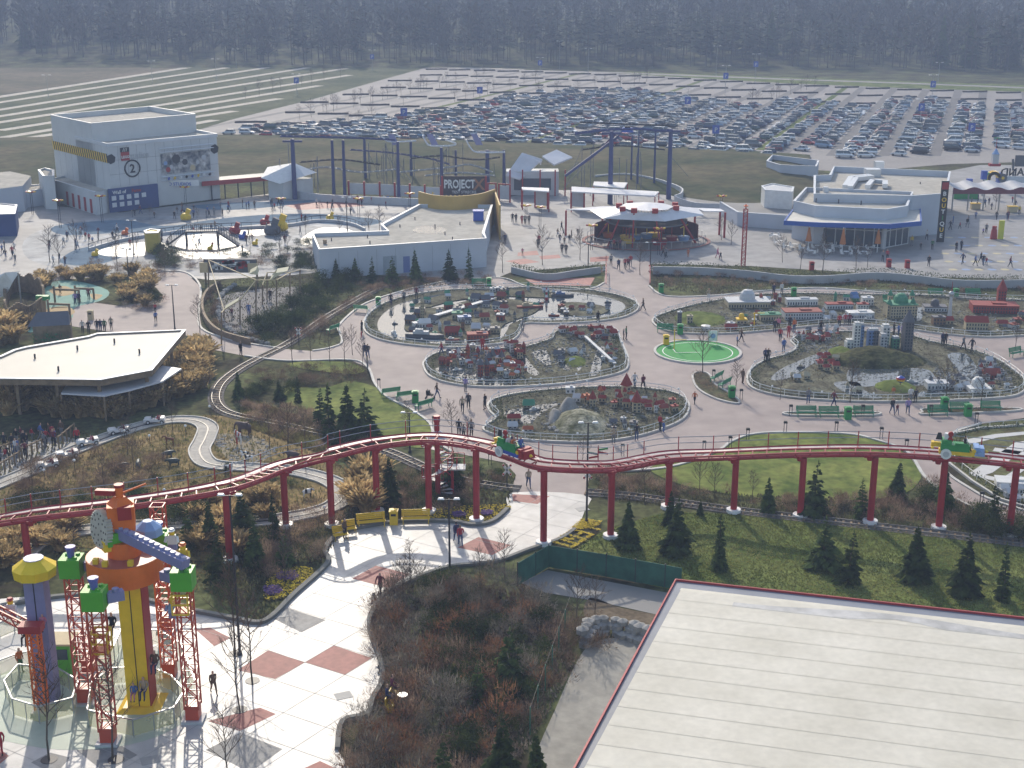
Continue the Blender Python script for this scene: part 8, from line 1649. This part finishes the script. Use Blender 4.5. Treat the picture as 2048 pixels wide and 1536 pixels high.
# flower beds
yf=mat('yellow_flowers', (.62,.46,.02),.8,.25,2);pf=mat('purple_flowers', (.12,.06,.20),.8,.3,2)
def flowers(mb,poly,n,seed,m=0,s0=.11,z=.12):
    r_=random.Random(seed)
    for x,y in scatter(poly,n,r_):
        p=V((x,y,z*r_.uniform(.5,1.4)));a=r_.uniform(0,6);mb.add([p,p+V((math.cos(a),math.sin(a),.3))*s0,p+V((math.cos(a+1.6),math.sin(a+1.6),.3))*s0],[(0,1,2)],m)
def fbed(px,label,spots=(),n=1400,seed=1,fill=True):
    W_=SP(px,0,4);struct(MB().sheet(W_,z=.035).build('flower_bed_soil', soil));o=MB()
    if fill: flowers(o,W_,n,seed)
    for i,q in enumerate(spots): flowers(o,SP(q,0,4),420,seed+i+5,1,.13,.2)
    o2=MB();flowers(o2,W_,n,seed+9,0,.1,.07);stuff(o2.build('flower_leaves', greenb),'green leaves of ' + label,'plants');return stuff(o.build('flower_bed', [yf,pf]),label,'flowers')
fbed([(862,1022),(940,1015),(1012,1012),(1018,1022),(985,1040),(945,1047),(900,1040),(862,1038)],'yellow pansies in the kerbed bed behind the tall lamp', ([(905,1030),(925,1028),(930,1036),(910,1038)],[(965,1026),(985,1026),(980,1034),(965,1034)]))
fbed([(528,1190),(535,1165),(560,1145),(600,1135),(628,1142),(618,1160),(590,1185),(560,1200),(535,1202)],'yellow and purple pansies in the round bed left of the pale plaza', ([(555,1150),(590,1148),(595,1162),(560,1165)],[(530,1178),(555,1178),(565,1190),(535,1195)]),1500,4)
W_=SP([(1110,1098),(1125,1075),(1150,1060),(1170,1045),(1200,1045),(1195,1065),(1165,1090),(1150,1105)],0,4);struct(MB().sheet(W_,z=.03).build('flower_bed_soil', soil));o=MB();flowers(o,PL([(1142,1058),(1165,1040),(1205,1045),(1195,1055),(1160,1062)]),900,3)
a,b=P(1180,1058),P(1122,1094);d=(b-a).normalized();side=V((-d.y,d.x,0));H=(P(1158,1062)-P(1188,1072)).length*1.15
def stroke(p,q,n=60):
    r_=random.Random(int(p[0]*99+q[1]*7))
    for i in range(n):
        t_=r_.random();u,v=p[0]+(q[0]-p[0])*t_,p[1]+(q[1]-p[1])*t_;c=a+d*(u*(b-a).length)+side*((v - .5)*H)+V((r_.gauss(0,.06),r_.gauss(0,.06),.12));an=r_.uniform(0,6);o.add([c,c+V((math.cos(an),math.sin(an),.3)) * .13,c+V((math.cos(an+1.6),math.sin(an+1.6),.3)) * .13],[(0,1,2)])
if side.x > 0: pass
G = {'L': [((0,1),(0,0)),((0,0),(.17,0))],'E': [((0,1),(0,0)),((0,0),(.17,0)),((0,.5),(.13,.5)),((0,1),(.17,1))],'G': [((.17,1),(0,1)),((0,1),(0,0)),((0,0),(.17,0)),((.17,0),(.17,.5)),((.17,.5),(.09,.5))],'O': [((0,0),(0,1)),((0,1),(.17,1)),((.17,1),(.17,0)),((.17,0),(0,0))]}
for i,ch in enumerate('LEGO'):
    for p,q in G[ch]: stroke((p[0]+i * .26,p[1]),(q[0]+i * .26,q[1]),90)
stuff(o.build('flower_letters', yf),'yellow flowers planted as large letters beside the bank', 'flowers')
# screens, gabions, signs
for q,wh in (([(1035,1172),(1097,1135)],'left sloping part'),([(1097,1135),(1200,1152),(1310,1172),(1362,1182)],'long right part')):
    W_=PL(q);t=thing('screen_fence', 'dark green cloth screen fence by the service road, ' + wh,'fence', W_[0],0,'green screens');MB().ribbon(W_,.06,.05,1.75).build('cloth', mat('screen_cloth', (.035,.12,.085),.8,.25,.8),t);o=MB();[o.beam(p,p+V((0,0,1.85)),.08) for p in resample(W_,2.2)];o.build('posts', dkmetal,t)
t=thing('stone_wall', 'dry wall of pale boulders at the end of the yard', 'wall', P(1175,1285));o=MB();rs=random.Random(12)
for row in range(3):
    for p in resample(SP([(1170,1292),(1180,1272),(1215,1268),(1260,1278),(1305,1292)],0,4,False),.64): o.ball(p+V((.32*(row % 2)+rs.uniform(-.15,.15),row * .25,.15+row * .34)),rs.uniform(.40,.54),7,0,rs.uniform(.55,.75))
o.build('boulders', rock,t)
for x,yb,yt,wh in ((1014,975,928,'left of the crossing path'),(1175,968,935,'right of the crossing path'),(1208,545,530,'left of the bridge'),(1302,545,530,'right of the bridge'),(598,690,655,'at the left rail crossing')):
    b=P(x,yb);z=at(x,yt,b.y).z;t=thing('crossing_sign', 'red and white crossed level crossing sign ' + wh,'sign', b,0,'level crossing signs');MB().beam(b,b+V((0,0,z)),.09).build('post', dkmetal,t);k = .5
    for s_ in (-1,1): o=MB();o.beam(b+V((-k * .7,-.08,z - .5-s_*k)),b+V((k * .7,-.08,z - .5+s_*k)),.05,.18);o.build('arm', white,t);o=MB();o.box(b+V((s_*k * .6,-.12,z - .5+k * .7)),(.16,.06,.16)).box(b+V((s_*k * .6,-.12,z - .5-k * .9)),(.16,.06,.16));o.build('tip', redm,t)
b=P(1196,935);z=at(1196,895,b.y).z;t=thing('signpost', 'post with green and red direction arms behind the coaster', 'signpost', b);MB().beam(b,b+V((0,0,z + .2)),.08).build('post', dkmetal,t)
for k,(a_,m_) in enumerate(((.4,grn),(-.5,redm),(2.7,dgreen),(3.6,redm))): MB().box(b+V((math.cos(a_) * .45,math.sin(a_) * .45,z - .3-k * .2)),(.95,.04,.17),rz=a_).build('arm', m_,t)
b=P(1425,690);t=thing('info_board', 'white framed board with blue picture by the green pitch', 'sign', b);MB().box(b+V((0,0,.5)),(.95,.08,1.2)).build('panel', white,t);MB().cyl(b+V((0,-.06,1.1)),.3,.02,n=14,axis=(0,-1,0)).build('picture', lightb,t);MB().beam(b+V((-.5,0,0)),b+V((-.5,0,1.8)),.07).beam(b+V((.5,0,0)),b+V((.5,0,1.8)),.07).build('post', tanw,t)
for x,y,c1,wh in ((775,1420,'navy', 'in navy'),(785,1400,'maroon', 'in dark red')): person(x,y,c1,'dark', 'person %s sitting on the yellow bench at the planted island corner' % wh,'sit', 90)
t=thing('yellow_bench', 'yellow bench seen from the side at the planted island corner', 'bench', P(788,1412),R(80),'yellow benches on the pale plaza');MB().box((0,0,.44),(2,.45,.06)).build('seat', yel,t,False);MB().box((0,.25,.55),(2,.05,.45)).build('backrest', yel,t,False);MB().box((-.8,0,0),(.08,.4,.44)).build('leg', yel,t,False);MB().box((.8,0,0),(.08,.4,.44)).build('leg', yel,t,False)
b=P(806,1420);t=thing('dark_bin', 'dark green round litter bin beside the corner bench', 'bin', b);MB().cyl(b,.28,.95,n=14).build('body', dgreen,t);MB().cyl(b+V((0,0,.95)),.3,.08,n=14).build('lid', steel,t)
for x0,y0,x1,y1,wh in ((1060,1470,1140,1240,'between the planted island and the yard'),):
    W_=[P(x0,y0),P(x1,y1)];t=thing('mesh_fence', 'green wire mesh fence ' + wh,'fence', W_[0]);o=MB();[o.beam(p,p+V((0,0,1.8)),.07) for p in resample(W_,2.5)];o.build('posts', dgreen,t);MB().beam(W_[0]+V((0,0,1.78)),W_[1]+V((0,0,1.78)),.012).build('wire', dkmetal,t)
for i,(x,y) in enumerate([(90,960),(150,940),(300,890),(372,870),(420,830),(250,880),(330,1000),(200,1075),(612,945),(650,1035)]): t=thing('globe_light', 'small white globe light on a stake, %s in the jeep ride planting' % ordi(i),'garden light', P(x,y),0,'globe lights');MB().cyl((0,0,0),.03,.8,n=6).build('stake', dkmetal,t,False);MB().ball((0,0,.9),.14,8).build('globe', lamp_w,t,False)
# ---------- haze ----------
hb_=MB().box((0,1400,-40),(4200,3400,290));hz_=hb_.build('haze', col('tmp', 1,1,1));hz_['kind'] = 'stuff'
hm_=bpy.data.materials.new('haze');hm_.use_nodes=True;n_=hm_.node_tree.nodes
for k in list(n_):
    if k.type == 'BSDF_PRINCIPLED': n_.remove(k)
v_=n_.new('ShaderNodeVolumePrincipled');v_.inputs['Color'].default_value=(.60,.72,1,1);v_.inputs['Density'].default_value = .00075;v_.inputs['Anisotropy'].default_value=-0.1
hm_.node_tree.links.new(v_.outputs[0],n_['Material Output'].inputs['Volume']);hz_.data.materials[0]=hm_
